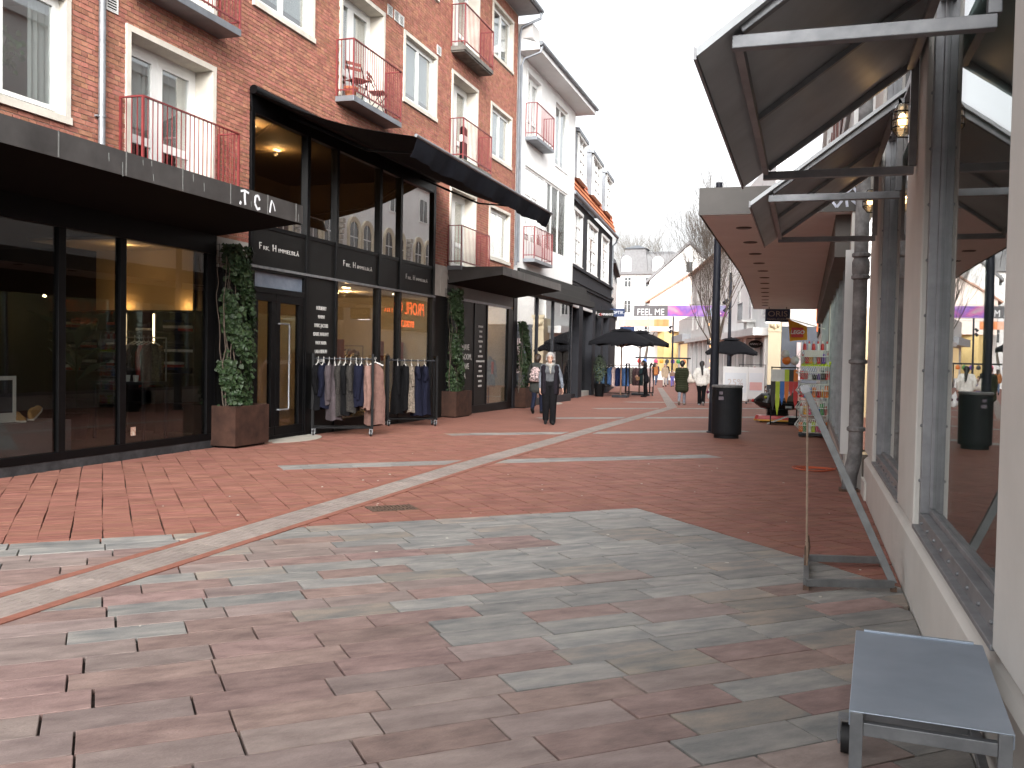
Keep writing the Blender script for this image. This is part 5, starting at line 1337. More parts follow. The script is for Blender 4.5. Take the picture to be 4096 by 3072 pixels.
# potted olive by the black house
t = empty('potted_shrub', (-9.0, 41.6, gz(41.6))); tag(t, 'small grey green shrub in a black pot by the black house', 'plant')
MB().lathe([(0.2, 0), (0.26, 0.6), (0.24, 0.6), (0.23, 0.52)], (0, 0, 0), 14).build('pot', BLACK, t)
MB().path([(0, 0, 0.5), (0.02, 0.02, 1.1)], 0.03, 6).build('stem', BARK, t)
leaf_mass('foliage', t, 900, lambda rg: ((lambda a, b, r_: (Vector((r_ * math.cos(a) * math.sin(b) * 0.34, r_ * math.sin(a) * math.sin(b) * 0.34, 1.3 + 0.62 * r_ * math.cos(b))), Vector((math.cos(a), math.sin(a), 0.3))))(rg.uniform(0, 6.28), rg.uniform(0.1, 3.0), rg.uniform(0.5, 1.0))), 0.06, 8, M('olive_leaf', (0.06, 0.085, 0.05), 0.6, 0.25, 10, rnd=0.2, attr='tone'))

# ------------------------------------------------------------------ clothes racks and garments
WHEEL = M('black_rubber', (0.012, 0.012, 0.013), 0.6, 0.2, 10)
def caster(parent, loc, r=0.055, mat=None):
    c = MB(); c.tube((loc[0] - 0.018, loc[1], loc[2] + r), (loc[0] + 0.018, loc[1], loc[2] + r), r, n=14); o = c.build('caster', mat or WHEEL, parent, smooth=True)
    m = MB(); m.box(loc[0] - 0.03, loc[0] - 0.022, loc[1] - 0.025, loc[1] + 0.03, loc[2] + r - 0.02, loc[2] + 2 * r + 0.02); m.box(loc[0] + 0.022, loc[0] + 0.03, loc[1] - 0.025, loc[1] + 0.03, loc[2] + r - 0.02, loc[2] + 2 * r + 0.02); m.box(loc[0] - 0.03, loc[0] + 0.03, loc[1] - 0.025, loc[1] + 0.03, loc[2] + 2 * r + 0.02, loc[2] + 2 * r + 0.03); m.tube((loc[0] - 0.032, loc[1], loc[2] + r), (loc[0] + 0.032, loc[1], loc[2] + r), r * 0.35, n=10)
    m.build('fork', GALV if mat is None else DGREY, o)
    return o
def rack(loc, rz, L_, label, h=1.53):
    t = empty('clothes_rack', loc, rz); tag(t, label, 'clothes rack', 'black clothes racks on wheels')
    m = MB()
    for s in (-1, 1):
        x = s * L_ / 2
        for q in (-1, 1): m.bar((x, q * 0.19, 0.15), (x, q * 0.16, h), 0.05, 0.045)
        m.bar((x, -0.18, h), (x, 0.18, h), 0.048, 0.045); m.bar((x, -0.2, 0.16), (x, 0.2, 0.16), 0.045, 0.05)
    for q in (-1, 1): m.bar((-L_ / 2, q * 0.185, 0.16), (L_ / 2, q * 0.185, 0.16), 0.04, 0.03)
    m.build('frame', BLACK, t, bevel=0.003)
    m = MB(); m.tube((-L_ / 2, 0, h - 0.08), (L_ / 2, 0, h - 0.08), 0.015, n=10); m.build('rail', DGREY, t, smooth=True)
    for s in (-1, 1):
        for q in (-1, 1): caster(t, (s * (L_ / 2 - 0.02), q * 0.18, 0))
    return t
def cloth(name, col, col2=None, rough=0.95, scale=14, var=0.2): return M('cloth_' + name, tuple(c * 0.8 for c in col), rough, var, scale, 0.25, 60, col2=col2, spec=0.08)
CL = dict(black=cloth('black', (0.008, 0.008, 0.009)), navy=cloth('navy', (0.011, 0.012, 0.024)), pink=cloth('dusty_pink', (0.23, 0.14, 0.118)), rose=cloth('brown_rose', (0.17, 0.098, 0.082)), mauve=cloth('mauve_grey', (0.085, 0.07, 0.076)), grey=cloth('charcoal', (0.03, 0.029, 0.031)), spot=cloth('speckled', (0.012, 0.012, 0.014), (0.055, 0.05, 0.045), scale=45), brown=cloth('patterned_brown', (0.075, 0.06, 0.05), (0.25, 0.21, 0.17), scale=30),
          denim=cloth('light_denim', (0.13, 0.24, 0.40)), denim2=cloth('mid_denim', (0.055, 0.11, 0.24)), ddenim=cloth('dark_denim', (0.02, 0.03, 0.085)), blush=cloth('blush', (0.62, 0.46, 0.43)), ivory=cloth('ivory', (0.62, 0.58, 0.52)), stripe=cloth('striped', (0.10, 0.09, 0.085), (0.45, 0.41, 0.36), scale=25), plum=cloth('plum', (0.12, 0.075, 0.08)), teal=cloth('teal_black', (0.03, 0.05, 0.055)))
HANG = M('white_hanger', (0.62, 0.60, 0.57), 0.5, 0.05, 5)
gcount = 0
def garment(mat, loc, rz, length, label, group, sleeve=0.55, width=0.44, flare=1.0, thick=0.09, seed=0, cat='garment', name='hanging_garment'):
    t = empty(name, loc, rz); tag(t, label, cat, group)
    rg = random.Random(seed * 7 + 3); m = MB(); n = 20; rings = []; nz_ = 11
    ph = rg.uniform(0, 6); ph2 = rg.uniform(0, 6)
    for j in range(nz_ + 1):
        q = j / nz_; z = -0.09 - (length - 0.09) * q
        if q < 0.12: hw = 0.06 + (width / 2 - 0.06) * (q / 0.12) ** 0.8
        else: hw = width / 2 * (1 - 0.10 * math.sin(min(1, (q - 0.12) / 0.4) * math.pi) + (flare - 1) * max(0, q - 0.3))
        th = thick / 2 * (0.35 + 0.65 * min(1, q / 0.25)) * (1 + 0.35 * q * (flare))
        ring = []
        for k in range(n):
            a = 2 * math.pi * k / n
            fo = 1 + (0.28 * q) * math.sin(5 * a + ph + 2.0 * q) + 0.12 * q * math.sin(9 * a + ph2)
            ring.append((hw * math.cos(a) * (1 + 0.04 * math.sin(7 * q + ph)), th * math.sin(a) * fo + 0.012 * math.sin(6 * q + ph), z + 0.02 * q * math.sin(3 * a + ph)))
        rings.append(ring)
    m.loft(rings)
    if sleeve > 0:
        for s in (-1, 1):
            pts = [Vector((s * (width / 2 - 0.05), 0, -0.15)), Vector((s * (width / 2 + 0.015), 0.01, -0.26)), Vector((s * (width / 2 + 0.02), 0.02 * math.sin(ph), -0.15 - sleeve * 0.6)), Vector((s * (width / 2 + 0.005), 0.03 * math.sin(ph2), -0.15 - sleeve))]
            m.path(pts, [0.06, 0.062, 0.05, 0.042], 9)
    m.build('cloth', mat, t, smooth=True)
    h_ = MB(); h_.path([(0, 0, -0.005), (0.02, 0, 0.018), (0, 0, 0.036), (-0.02, 0, 0.016), (0, 0, -0.03), (0, 0, -0.065)], 0.004, 5); h_.path([(-width / 2 + 0.03, 0, -0.125), (0, 0, -0.06), (width / 2 - 0.03, 0, -0.125)], 0.011, 6)
    h_.build('hanger', HANG, t, smooth=True)
    return t
def fill(rk, rz, L_, h, items, where, group):
    c = rk.location; n = len(items); d = Vector((math.cos(rz), math.sin(rz), 0))
    rg = random.Random(len(where))
    for i, (mat, length, sl, desc, fl) in enumerate(items):
        s = -L_ / 2 + 0.09 + (L_ - 0.20) * i / max(1, n - 1)
        p = Vector(c) + d * s + Vector((0, 0, h - 0.08))
        garment(CL[mat], p, rz + R(90) + rg.uniform(-0.22, 0.22), length, f'{desc} {where}', group, sleeve=sl, flare=fl, seed=i + int(c[1]), thick=0.19)
r1z = R(27); r1 = rack((-8.33, 15.70, gz(15.7)), r1z, 1.10, 'black wheeled clothes rack nearest the shop door, loaded with dark and pink clothes')
fill(r1, r1z, 1.10, 1.53, [('black', 0.95, 0.5, 'black long sleeved garment first from the wall', 1.0), ('navy', 0.92, 0.55, 'navy garment second from the wall', 1.0), ('mauve', 0.86, 0.62, 'mauve grey top', 1.0), ('mauve', 1.15, 0, 'long mauve grey skirt length garment', 1.15), ('spot', 1.08, 0.5, 'black speckled dress', 1.2), ('black', 1.05, 0.5, 'plain black dress between speckled ones', 1.15), ('spot', 1.0, 0.45, 'shorter speckled black dress', 1.2), ('navy', 0.9, 0.55, 'dark navy blouse beside the pink jumper', 1.0), ('navy', 0.86, 0.6, 'second navy blouse touching the pink jumper', 1.0), ('pink', 0.92, 0.8, 'dusty pink long sleeved jumper', 1.0)], 'on the clothes rack by the door', 'clothes on the rack by the door')
dd = Vector((math.cos(r1z), math.sin(r1z), 0))
p_ = Vector(r1.location) + dd * 0.60 + Vector((0, 0, 1.46))
garment(CL['rose'], p_, r1z + R(-10), 1.25, 'brown rose sleeveless dress hung facing out on the end of the rack', 'clothes on the rack by the door', sleeve=0, width=0.36, flare=1.25, seed=31)
r2z = R(33); r2 = rack((-8.36, 18.95, gz(19)), r2z, 1.08, 'second black clothes rack with few black and navy dresses under the orange reflection')
fill(r2, r2z, 0.8, 1.53, [('black', 1.18, 0.6, 'long black dress', 1.1), ('black', 1.1, 0.6, 'second black dress behind the first', 1.1), ('brown', 1.15, 0.4, 'brown patterned dress', 1.05), ('navy', 1.22, 0.25, 'navy short sleeved dress with a white tag', 1.2), ('navy', 1.2, 0.3, 'plain dark navy dress at the outer end', 1.2)], 'on the second rack', 'clothes on the second rack')
r3z = R(-12); r3 = rack((-8.55, 42.4, gz(42.4)), r3z, 1.5, 'black clothes rack with denim shirts under the black parasols')
fill(r3, r3z, 1.5, 1.53, [('denim', 0.95, 0.75, 'light denim shirt at the left end', 1.0), ('denim', 0.92, 0.72, 'second light denim shirt from the left', 1.0), ('grey', 1.0, 0.3, 'charcoal vest', 1.0), ('denim2', 0.9, 0.7, 'mid blue denim shirt before the blush one', 1.0), ('blush', 0.98, 0.78, 'blush pink shirt', 1.0), ('ddenim', 0.95, 0.7, 'dark denim jacket', 1.0), ('ddenim', 0.92, 0.7, 'navy denim shirt', 1.0), ('denim2', 0.95, 0.72, 'mid denim shirt at the right end', 1.0)], 'under the parasol', 'clothes under the parasols')
r4z = R(-16); r4 = rack((-7.75, 45.0, gz(45)), r4z, 1.3, 'rear clothes rack with striped and brown tops next to the person in black')
fill(r4, r4z, 1.3, 1.53, [('stripe', 0.85, 0.5, 'striped cream top', 1.0), ('stripe', 0.9, 0.4, 'brown striped blouse', 1.0), ('plum', 0.95, 0.6, 'plum patterned shirt', 1.0), ('plum', 0.9, 0.6, 'dull plum blouse', 1.0), ('teal', 0.95, 0.6, 'dark teal top', 1.0), ('ivory', 0.95, 0.75, 'ivory shirt', 1.0), ('blush', 1.0, 0.7, 'pale pink shirt at the street end', 1.0)], 'on the rear rack', 'clothes under the parasols')

# ------------------------------------------------------------------ parasols
PARA = M('black_parasol_cloth', (0.010, 0.010, 0.012), 0.95, 0.2, 3, 0.05, spec=0.1)
WOOD = M('brown_wood', (0.16, 0.085, 0.05), 0.6, 0.25, 10)
def parasol(loc, rz, half, rim, apex, label, polemat):
    t = empty('parasol', loc, rz); tag(t, label, 'parasol', 'black parasols'); n = 8; m = MB(); rings = []
    rad = lambda k: half if k % 2 == 0 else half * 0.93
    for j, (fr, zz) in enumerate(((0.16, apex - 0.10), (0.5, apex - 0.30 * (apex - rim) - 0.08), (0.8, rim + 0.24 * (apex - rim)), (1.0, rim))):
        ring = []
        for k in range(n * 4):
            a = 2 * math.pi * k / (n * 4); kk = k / 4
            sag = 0.06 * fr * abs(math.sin(math.pi * kk)) ** 1
            sq = 1.0 / max(abs(math.cos(a)), abs(math.sin(a))) ** 0.75
            ring.append((half * 0.72 * fr * sq * math.cos(a), half * 0.72 * fr * sq * math.sin(a), zz + 0.10 * fr * abs(math.sin(math.pi * kk))))
        rings.append(ring)
    inner = [[(x * 0.995, y * 0.995, z - 0.012) for x, y, z in r_] for r_ in reversed(rings)]
    val = [[(x, y, z - 0.10) for x, y, z in rings[-1]]]
    m.loft(rings + val + inner, caps=False); m.build('canopy', PARA, t, smooth=True)
    m = MB(); m.lathe([(half * 0.28, apex - 0.13), (half * 0.18, apex - 0.04), (0.05, apex), (0.02, apex + 0.03)], (0, 0, 0), 8); m.build('vent_cap', PARA, t)
    MB().tube((0, 0, 0.1), (0, 0, apex), 0.035, n=10).build('pole', polemat, t, smooth=True)
    MB().box(-0.35, 0.35, -0.35, 0.35, 0.0, 0.1).build('base', DGREY, t, bevel=0.02)
    for k in range(8):
        a = math.pi / 4 * k; sq = 1.0 / max(abs(math.cos(a)), abs(math.sin(a))) ** 0.75
        MB().bar((0.04 * math.cos(a), 0.04 * math.sin(a), rim - 0.15), (half * 0.36 * sq * math.cos(a), half * 0.36 * sq * math.sin(a), apex - 0.33 * (apex - rim) - 0.1), 0.022, 0.03).build('rib', polemat, t)
    return t
parasol((-7.97, 41.4, gz(41.4)), R(2), 1.95, 2.42, 3.12, 'large black parasol over the denim rack, nearest of the left pair', WOOD)
parasol((-7.85, 45.6, gz(45.6)), R(4), 1.95, 2.48, 3.2, 'second black parasol partly hidden behind the first one', WOOD)
parasol((-4.05, 53.5, gz(53.5)), R(6), 2.0, 2.25, 3.15, 'black parasol behind the tall mast on the other side of the street', DGREY)

# ------------------------------------------------------------------ mast, bin, lamp posts
NAVYM = M('dark_blue_grey_mast_paint', (0.016, 0.018, 0.027), 0.5, 0.2, 4, 0.03, spec=0.25)
t = empty('mast', (-1.93, 20.85, gz(20.85))); tag(t, 'tall dark steel mast standing behind the litter bin', 'mast')
m = MB(); m.path([(0, 0, 0), (0, 0, 0.5), (0, 0, 3.0), (0, 0, 5.5)], [0.105, 0.10, 0.085, 0.07], 16); m.build('pole', NAVYM, t, smooth=True)
MB().lathe([(0.14, 0), (0.14, 0.025), (0.11, 0.03)], (0, 0, 0), 16).build('foot', NAVYM, t); MB().box(-0.06, 0.06, -0.104, -0.094, 0.65, 1.05).build('hatch', NAVYM, t)
BIN = M('dark_bin_paint', (0.010, 0.011, 0.014), 0.6, 0.25, 5, 0.05, spec=0.25)
t = empty('litter_bin', (-1.53, 19.45, gz(19.45))); tag(t, 'dark cylindrical litter bin with stickers at the foot of the mast', 'litter bin')
m = MB(); m.lathe([(0.25, 0.0), (0.25, 0.08), (0.30, 0.085), (0.305, 0.11), (0.305, 1.0), (0.30, 1.03), (0.29, 1.04)], (0, 0, 0), 40); m.build('body', BIN, t, smooth=True)
m = MB(); m.lathe([(0.312, 1.04), (0.315, 1.05), (0.315, 1.075), (0.30, 1.085), (0.27, 1.087)], (0, 0, 0), 40); m.build('lid', M('worn_bin_lid', (0.07, 0.075, 0.08), 0.5, 0.4, 12, col2=(0.28, 0.28, 0.28)), t, smooth=True)
def arcpanel(a0, a1, z0, z1, r_, th, n=14):
    m = MB(); ri = []
    for i in range(n + 1):
        a = a0 + (a1 - a0) * i / n; ri.append([(r_ * math.cos(a), r_ * math.sin(a), z0), ((r_ + th) * math.cos(a), (r_ + th) * math.sin(a), z0), ((r_ + th) * math.cos(a), (r_ + th) * math.sin(a), z1), (r_ * math.cos(a), r_ * math.sin(a), z1)])
    m.loft(ri); return m
dcam = math.atan2(-19.45, 1.53)
arcpanel(dcam - 1.2, dcam - 0.10, 0.13, 1.0, 0.304, 0.006).build('door', BIN, t, smooth=True); arcpanel(dcam - 0.07, dcam + 1.2, 0.13, 1.0, 0.304, 0.006).build('door', BIN, t, smooth=True)
arcpanel(dcam - 1.15, dcam - 0.66, 0.80, 0.985, 0.311, 0.012).build('ash_flap', BIN, t, smooth=True)
STK = M('worn_sticker', (0.55, 0.45, 0.45), 0.6, 0.5, 40, col2=(0.10, 0.10, 0.16))
arcpanel(dcam - 0.52, dcam - 0.28, 0.90, 0.96, 0.311, 0.002, 4).build('sticker', STK, t); arcpanel(dcam - 0.56, dcam - 0.22, 0.79, 0.86, 0.311, 0.002, 4).build('sticker', STK, t)
def lamp_post(loc, h, r_, label, heads):
    t = empty('lamp_post', loc); tag(t, label, 'lamp post')
    m = MB(); m.path([(0, 0, 0), (0, 0, h)], [r_, r_ * 0.7], 12); m.build('pole', NAVYM, t, smooth=True)
    for dx, dy, z in heads:
        m = MB(); m.tube((0, 0, z), (dx * 0.6, dy * 0.6, z), 0.03, n=6); m.path([(dx * 0.5, dy * 0.5, z + 0.1), (dx * 1.2, dy * 1.2, z - 0.16)], [0.09, 0.14], 10); m.build('lamp_head', NAVYM, t)
    return t
lamp_post((-4.72, 60.5, gz(60.5)), 7.5, 0.12, 'dark lamp post with spotlights beyond the right hand parasol', [(-0.3, -0.2, 5.7), (-0.3, 0.1, 5.2)])
lamp_post((-12.35, 90, gz(90)), 6.2, 0.10, 'thin dark lamp post in front of the yellow shop', [(-0.3, 0, 5.2), (-0.3, 0, 4.8)])

# ------------------------------------------------------------------ near right: steel stand and table
GALVS = M('dull_grey_steel', (0.15, 0.156, 0.16), 0.5, 0.16, 9, 0.03, metal=0.4, col2=(0.20, 0.206, 0.21))
st = empty('steel_stand', (0.32, 7.0, 0)); tag(st, 'galvanised steel floor stand with a slanted post and cord beside the cream wall', 'stand')
c_ = [(-0.28, -0.46), (0.285, -0.28), (0.27, 0.50), (-0.28, 0.36)]
m = MB(); zz = 0.05
m.bar((c_[0][0], c_[0][1], zz), (c_[1][0], c_[1][1], zz), 0.04, 0.05); m.bar((c_[3][0], c_[3][1], zz), (c_[2][0], c_[2][1], zz), 0.04, 0.05); m.bar((c_[0][0], c_[0][1] + 0.02, zz + 0.001), (c_[3][0], c_[3][1] - 0.02, zz + 0.001), 0.04, 0.05); m.build('base_frame', GALVS, st, bevel=0.003)
m = MB(); m.bar((0.285, -0.27, 0.05), (-0.315, -0.05, 1.335), 0.05, 0.05, upv=(0, 1, 0)); m.build('slanted_post', GALVS, st, bevel=0.003); MB().bar((-0.312, -0.05, 1.32), (-0.33, -0.045, 1.37), 0.06, 0.06, upv=(0, 1, 0)).build('post_cap', GALVD, st)
m = MB(); m.tube((-0.305, -0.05, 1.30), (-0.28, -0.02, 0.22), 0.008, n=6); m.tube((-0.28, -0.02, 0.24), (-0.28, -0.03, 0.07), 0.012, n=6); m.build('cord', M('tan_cord', (0.32, 0.23, 0.17), 0.8, 0.2, 30), st)
m = MB(); m.path([(-0.28, 0.0, 0.07), (-0.26, 0.03, 0.2), (-0.27, 0.0, 0.28), (-0.29, -0.03, 0.2), (-0.29, -0.06, 0.08)], 0.007, 6); m.build('hook', RUST, st)
for x, y in (c_[0], c_[1], c_[2], c_[3]): MB().box(x - 0.02, x + 0.02, y - 0.02, y + 0.02, 0, 0.026).build('foot', RUST, st)

tb = empty('steel_trolley_table', (0.41, 3.42, 0), R(-4)); tag(tb, 'low galvanised steel table on casters in the bottom corner by the cream wall', 'table')
STEEL = M('brushed_blue_steel', (0.33, 0.39, 0.47), 0.40, 0.10, 3, 0.02, metal=0.5, col2=(0.39, 0.45, 0.53))
hx_, hy_, ht = 0.225, 0.455, 0.485
m = MB(); m.box(-hx_, hx_, -hy_, hy_, ht - 0.004, ht); m.box(-hx_, -hx_ + 0.004, -hy_, hy_, ht - 0.045, ht - 0.004); m.box(hx_ - 0.004, hx_, -hy_, hy_, ht - 0.045, ht - 0.004); m.box(-hx_ + 0.03, hx_ - 0.03, hy_ - 0.004, hy_ + 0.012, ht - 0.02, ht + 0.006); m.build('top', STEEL, tb, bevel=0.0015)
m = MB()
for sx in (-1, 1):
    for sy in (-1, 1): m.bar((sx * (hx_ - 0.022), sy * (hy_ - 0.022), 0.13), (sx * (hx_ - 0.022), sy * (hy_ - 0.022), ht - 0.005), 0.038, 0.038)
for sy in (-1, 1): m.bar((-hx_ + 0.042, sy * (hy_ - 0.022), ht - 0.055), (hx_ - 0.042, sy * (hy_ - 0.022), ht - 0.055), 0.03, 0.04); m.bar((-hx_ + 0.042, sy * (hy_ - 0.022), 0.16), (hx_ - 0.042, sy * (hy_ - 0.022), 0.16), 0.03, 0.03)
for sx in (-1, 1): m.bar((sx * (hx_ - 0.022), -hy_ + 0.042, 0.16), (sx * (hx_ - 0.022), hy_ - 0.042, 0.16), 0.03, 0.03)
m.build('frame', GALV, tb, bevel=0.002)
for sx in (-1, 1):
    for sy in (-1, 1): caster(tb, (sx * (hx_ + 0.025), sy * (hy_ - 0.02), 0), 0.058)

# orange cable coil
m = MB(); rg = random.Random(4)
for k in range(3):
    r_ = 0.19 + 0.045 * k; m.path([(r_ * math.cos(a) * (1 + 0.05 * math.sin(k)), r_ * 0.9 * math.sin(a), 0.012 + 0.008 * k + 0.006 * math.sin(a * 2 + k)) for a in [i * math.pi / 14 for i in range(29)]], 0.007, 6)
m.path([(0.2, 0, 0.02), (0.3, 0.3, 0.01), (0.36, 0.6, 0.01)], 0.007, 6)
o = m.build('cable_coil', M('orange_cable', (0.50, 0.10, 0.04), 0.5, 0.1, 10), None, smooth=True, loc=(0.14, 13.9, gz(13.9))); tag(o, 'coil of orange cable lying on the red paving by the wall', 'cable')

# ------------------------------------------------------------------ toy shop display
WIRE = M('white_plastic_wire', (0.62, 0.62, 0.60), 0.4, 0.05, 5)
bk = empty('wire_basket_stand', (0.16, 20.9, gz(20.9))); tag(bk, 'white wire stand of five stacked baskets full of toys beside the toy shop', 'display stand')
m = MB()
for x, y in ((-0.27, 0.22), (0.29, 0.22), (0.29, -0.22)): m.tube((x, y, 0.06), (x, y, 2.05), 0.011, n=6)
m.build('upright', WIRE, bk)
MB().box(-0.28, 0.30, -0.23, 0.23, 0.035, 0.075).build('base', DGREY, bk)
for x, y in ((-0.24, -0.2), (0.26, -0.2), (-0.24, 0.2), (0.26, 0.2)): caster(bk, (x, y, -0.03), 0.032, WHEEL)
tiers = [0.10, 0.47, 0.84, 1.22, 1.56]
def basket(z, h_=0.29):
    m = MB(); r_ = 0.006
    bot = [(-0.20, -0.19), (0.28, -0.19), (0.28, 0.21), (-0.20, 0.21)]; mid = [(-0.36, -0.30), (0.30, -0.30), (0.30, 0.24), (-0.36, 0.24)]; top = [(-0.27, -0.24), (0.30, -0.24), (0.30, 0.24), (-0.27, 0.24)]
    def ring(pts, zz, rr=r_ * 1.5): m.path([(x, y, zz) for x, y in pts + pts[:1]], rr, 5)
    ring(bot, z); ring(mid, z + h_ * 0.55); ring(top, z + h_)
    for e in range(4):
        a0, a1 = bot[e], bot[(e + 1) % 4]; b0, b1 = mid[e], mid[(e + 1) % 4]; c0, c1 = top[e], top[(e + 1) % 4]
        n = 14 if e % 2 == 0 else 10
        for i in range(n + 1):
            f_ = i / n; L3 = lambda p, q: (p[0] + (q[0] - p[0]) * f_, p[1] + (q[1] - p[1]) * f_)
            m.path([(*L3(a0, a1), z), (*L3(b0, b1), z + h_ * 0.55), (*L3(c0, c1), z + h_)], r_, 4, caps=False)
    for i in range(9): x = -0.2 + 0.48 * i / 8; m.tube((x, -0.19, z), (x, 0.21, z), r_, n=4)
    return m.build('basket', WIRE, bk, recalc=False)
for z in tiers: basket(z)
MB().box(-0.2, 0.16, -0.255, -0.245, 1.72, 1.84).build('price_card', M('pale_card', (0.6, 0.55, 0.52), 0.7, 0.05, 5), bk)
COLS = dict(lime=(0.42, 0.52, 0.03), blue=(0.04, 0.14, 0.45), orange=(0.62, 0.16, 0.02), red=(0.50, 0.03, 0.03), pink=(0.60, 0.05, 0.16), white=(0.65, 0.65, 0.65), green=(0.05, 0.25, 0.06), violet=(0.15, 0.06, 0.35), amber=(0.65, 0.32, 0.03), black=(0.02, 0.02, 0.02))
def plastic(c): return M('plastic_' + c, COLS[c], 0.35, 0.08, 6)
BX, BY, BZ = 0.16, 20.9, gz(20.9)
bme = {}
def ballmesh(c, r_):
    k = (c, r_)
    if k not in bme: bme[k] = MB().ball((0, 0, 0), r_, 14).mesh('ball', plastic(c), smooth=True)
    return bme[k]
rg = random.Random(9)
for j in range(2):
    for i in range(9):
        for q in range(2 if j == 0 else 1):
            o = obj_from(ballmesh('lime', 0.036), 'ball', None, (BX - 0.23 + 0.065 * i + 0.03 * j, BY - 0.20 + 0.075 * q + 0.03 * j, BZ + tiers[3] + 0.31 + 0.055 * j + rg.uniform(-0.006, 0.006)))
            tag(o, 'yellow green ball in the heap on the fourth basket of the toy stand', 'ball', 'yellow green balls in the toy stand')
def toybox(c, x, y, z, sx, sy, sz, lab, rz=0.0, nm='toy_box', cat='toy'):
    m = MB(); m.box(-sx / 2, sx / 2, -sy / 2, sy / 2, 0, sz); o = m.build(nm, plastic(c), None, loc=(BX + x, BY + y, BZ + z), rz=rz, bevel=0.008); return tag(o, lab, cat)
def bottle(c, x, y, z, r_, h_, lab, nm='toy_bottle'):
    t = empty(nm, (BX + x, BY + y, BZ + z)); tag(t, lab, 'toy')
    MB().lathe([(r_ * 0.9, 0), (r_, 0.02), (r_, h_ * 0.6), (r_ * 0.5, h_ * 0.75)], (0, 0, 0), 12).build('body', plastic(c), t, smooth=True); MB().lathe([(r_ * 0.5, h_ * 0.75), (r_ * 0.55, h_ * 0.78), (r_ * 0.45, h_)], (0, 0, 0), 12).build('cap', plastic('white' if c != 'white' else 'red'), t, smooth=True)
rgt = random.Random(17)
ordw = ['street end', 'second place', 'third place', 'middle', 'fifth place', 'sixth place', 'shop end']
tiername = ['lowest', 'second', 'third', 'fourth', 'top']
fillc = [['orange', 'green', 'white', 'lime', 'pink', 'pink', 'orange'], ['white', 'amber', 'pink', 'black', 'blue', 'green', 'red'], ['red', 'blue', 'blue', 'orange', 'red', 'amber', 'orange'], ['red', 'red', 'white', 'black', 'violet', 'black', 'red'], ['white', 'red', 'amber', 'white', 'red', 'violet', 'white']]
for ti in range(5):
    for i in range(7):
        c = fillc[ti][i]; h_ = rgt.uniform(0.15, 0.25) if ti != 3 else rgt.uniform(0.10, 0.2); x = -0.24 + i * 0.085
        lab = f'{c} toy at the {ordw[i]} of the {tiername[ti]} wire basket'
        if (i + ti) % 3 == 1: bottle(c, x, -0.17, tiers[ti] + 0.015, 0.038, h_ + 0.03, lab)
        else: toybox(c, x, -0.17, tiers[ti] + 0.015, 0.075, 0.12, h_, lab, rgt.uniform(-0.25, 0.25))
for i in range(6): bottle('white' if i % 2 else 'red', -0.2 + i * 0.09, -0.05, tiers[4] + 0.02 + 0.27, 0.035, 0.2, ['red capped jar at the street end of the top basket', 'white jar second along the top basket', 'red jar third along the top basket', 'white jar fourth along the top basket', 'red jar fifth along the top basket', 'white jar at the shop end of the top basket'][i], 'jar')
# hanging toy display behind the baskets
td = empty('toy_display', (-0.52, 24.6, gz(24.6))); tag(td, 'black display frame hung with long toy packs behind the wire stand', 'display stand')
m = MB()
for x in (-0.32, 0.32): m.bar((x, 0.15, 0), (x, 0.15, 1.5), 0.03, 0.03)
m.bar((-0.34, 0.15, 1.48), (0.34, 0.15, 1.48), 0.03, 0.03); m.bar((-0.34, 0.15, 0.05), (0.34, 0.15, 0.05), 0.03, 0.03); m.build('frame', BLACK, td)
for i, (c, c2, h_) in enumerate((('black', 'white', 0.95), ('lime', 'white', 1.05), ('blue', 'white', 0.8), ('orange', 'lime', 0.75), ('red', 'black', 0.6), ('red', 'orange', 0.9))):
    m = MB(); m.box(-0.055, 0.055, -0.02, 0.02, -0.30, 0, 1); m.prism([(-0.055, -0.305), (0.055, -0.305), (0.05, -h_ * 0.85), (0.0, -h_ * 1.15), (-0.05, -h_ * 0.85)], -0.02, 0.02, 'y', 0)
    o = m.build('toy_pack', [plastic(c), plastic(c2)], None, loc=(-0.52 - 0.27 + 0.11 * i, 24.62, gz(24.6) + 1.43), bevel=0.004); tag(o, ['black toy pack with pale card at the street end of the display', 'lime long toy pack second on the display', 'blue toy pack third on the display', 'orange toy pack fourth on the display', 'short red toy pack fifth on the display', 'red toy pack nearest the wire stand'][i], 'toy')
for c, dx, dz, lab in (('orange', 0.04, 1.66, 'orange ball in a net above the toy display'), ('white', 0.24, 1.66, 'white ball hanging above the toy display'), ('white', 0.0, 1.82, 'white and red ball on top of the orange one')):
    o = obj_from(ballmesh(c, 0.11), 'ball', None, (-0.52 + dx, 24.55, gz(24.6) + dz)); tag(o, lab, 'ball')

# coin ride shaped like a jet ski
rd = empty('kiddie_ride', (-0.75, 25.9, gz(25.9))); tag(rd, 'black jet ski shaped coin ride on a red and yellow base', 'coin ride')
DARKP = M('glossy_black_fibreglass', (0.012, 0.013, 0.014), 0.15, 0.1, 3)
m = MB(); rings = []
for x, w, zb_, zt_, zm in ((-0.60, 0.015, 0.56, 0.585, 0.57), (-0.52, 0.09, 0.47, 0.66, 0.555), (-0.38, 0.19, 0.38, 0.78, 0.55), (-0.2, 0.24, 0.34, 0.80, 0.53), (-0.02, 0.25, 0.33, 0.62, 0.52), (0.3, 0.25, 0.34, 0.60, 0.52), (0.55, 0.23, 0.36, 0.60, 0.52), (0.62, 0.18, 0.40, 0.58, 0.52)):
    rings.append([(x, 0, zb_), (x, w * 0.7, zb_ + 0.05), (x, w, zm), (x, w * 0.75, zt_ - 0.06), (x, w * 0.3, zt_), (x, -w * 0.3, zt_), (x, -w * 0.75, zt_ - 0.06), (x, -w, zm), (x, -w * 0.7, zb_ + 0.05)])
m.loft(rings); m.build('hull', DARKP, rd, smooth=True)
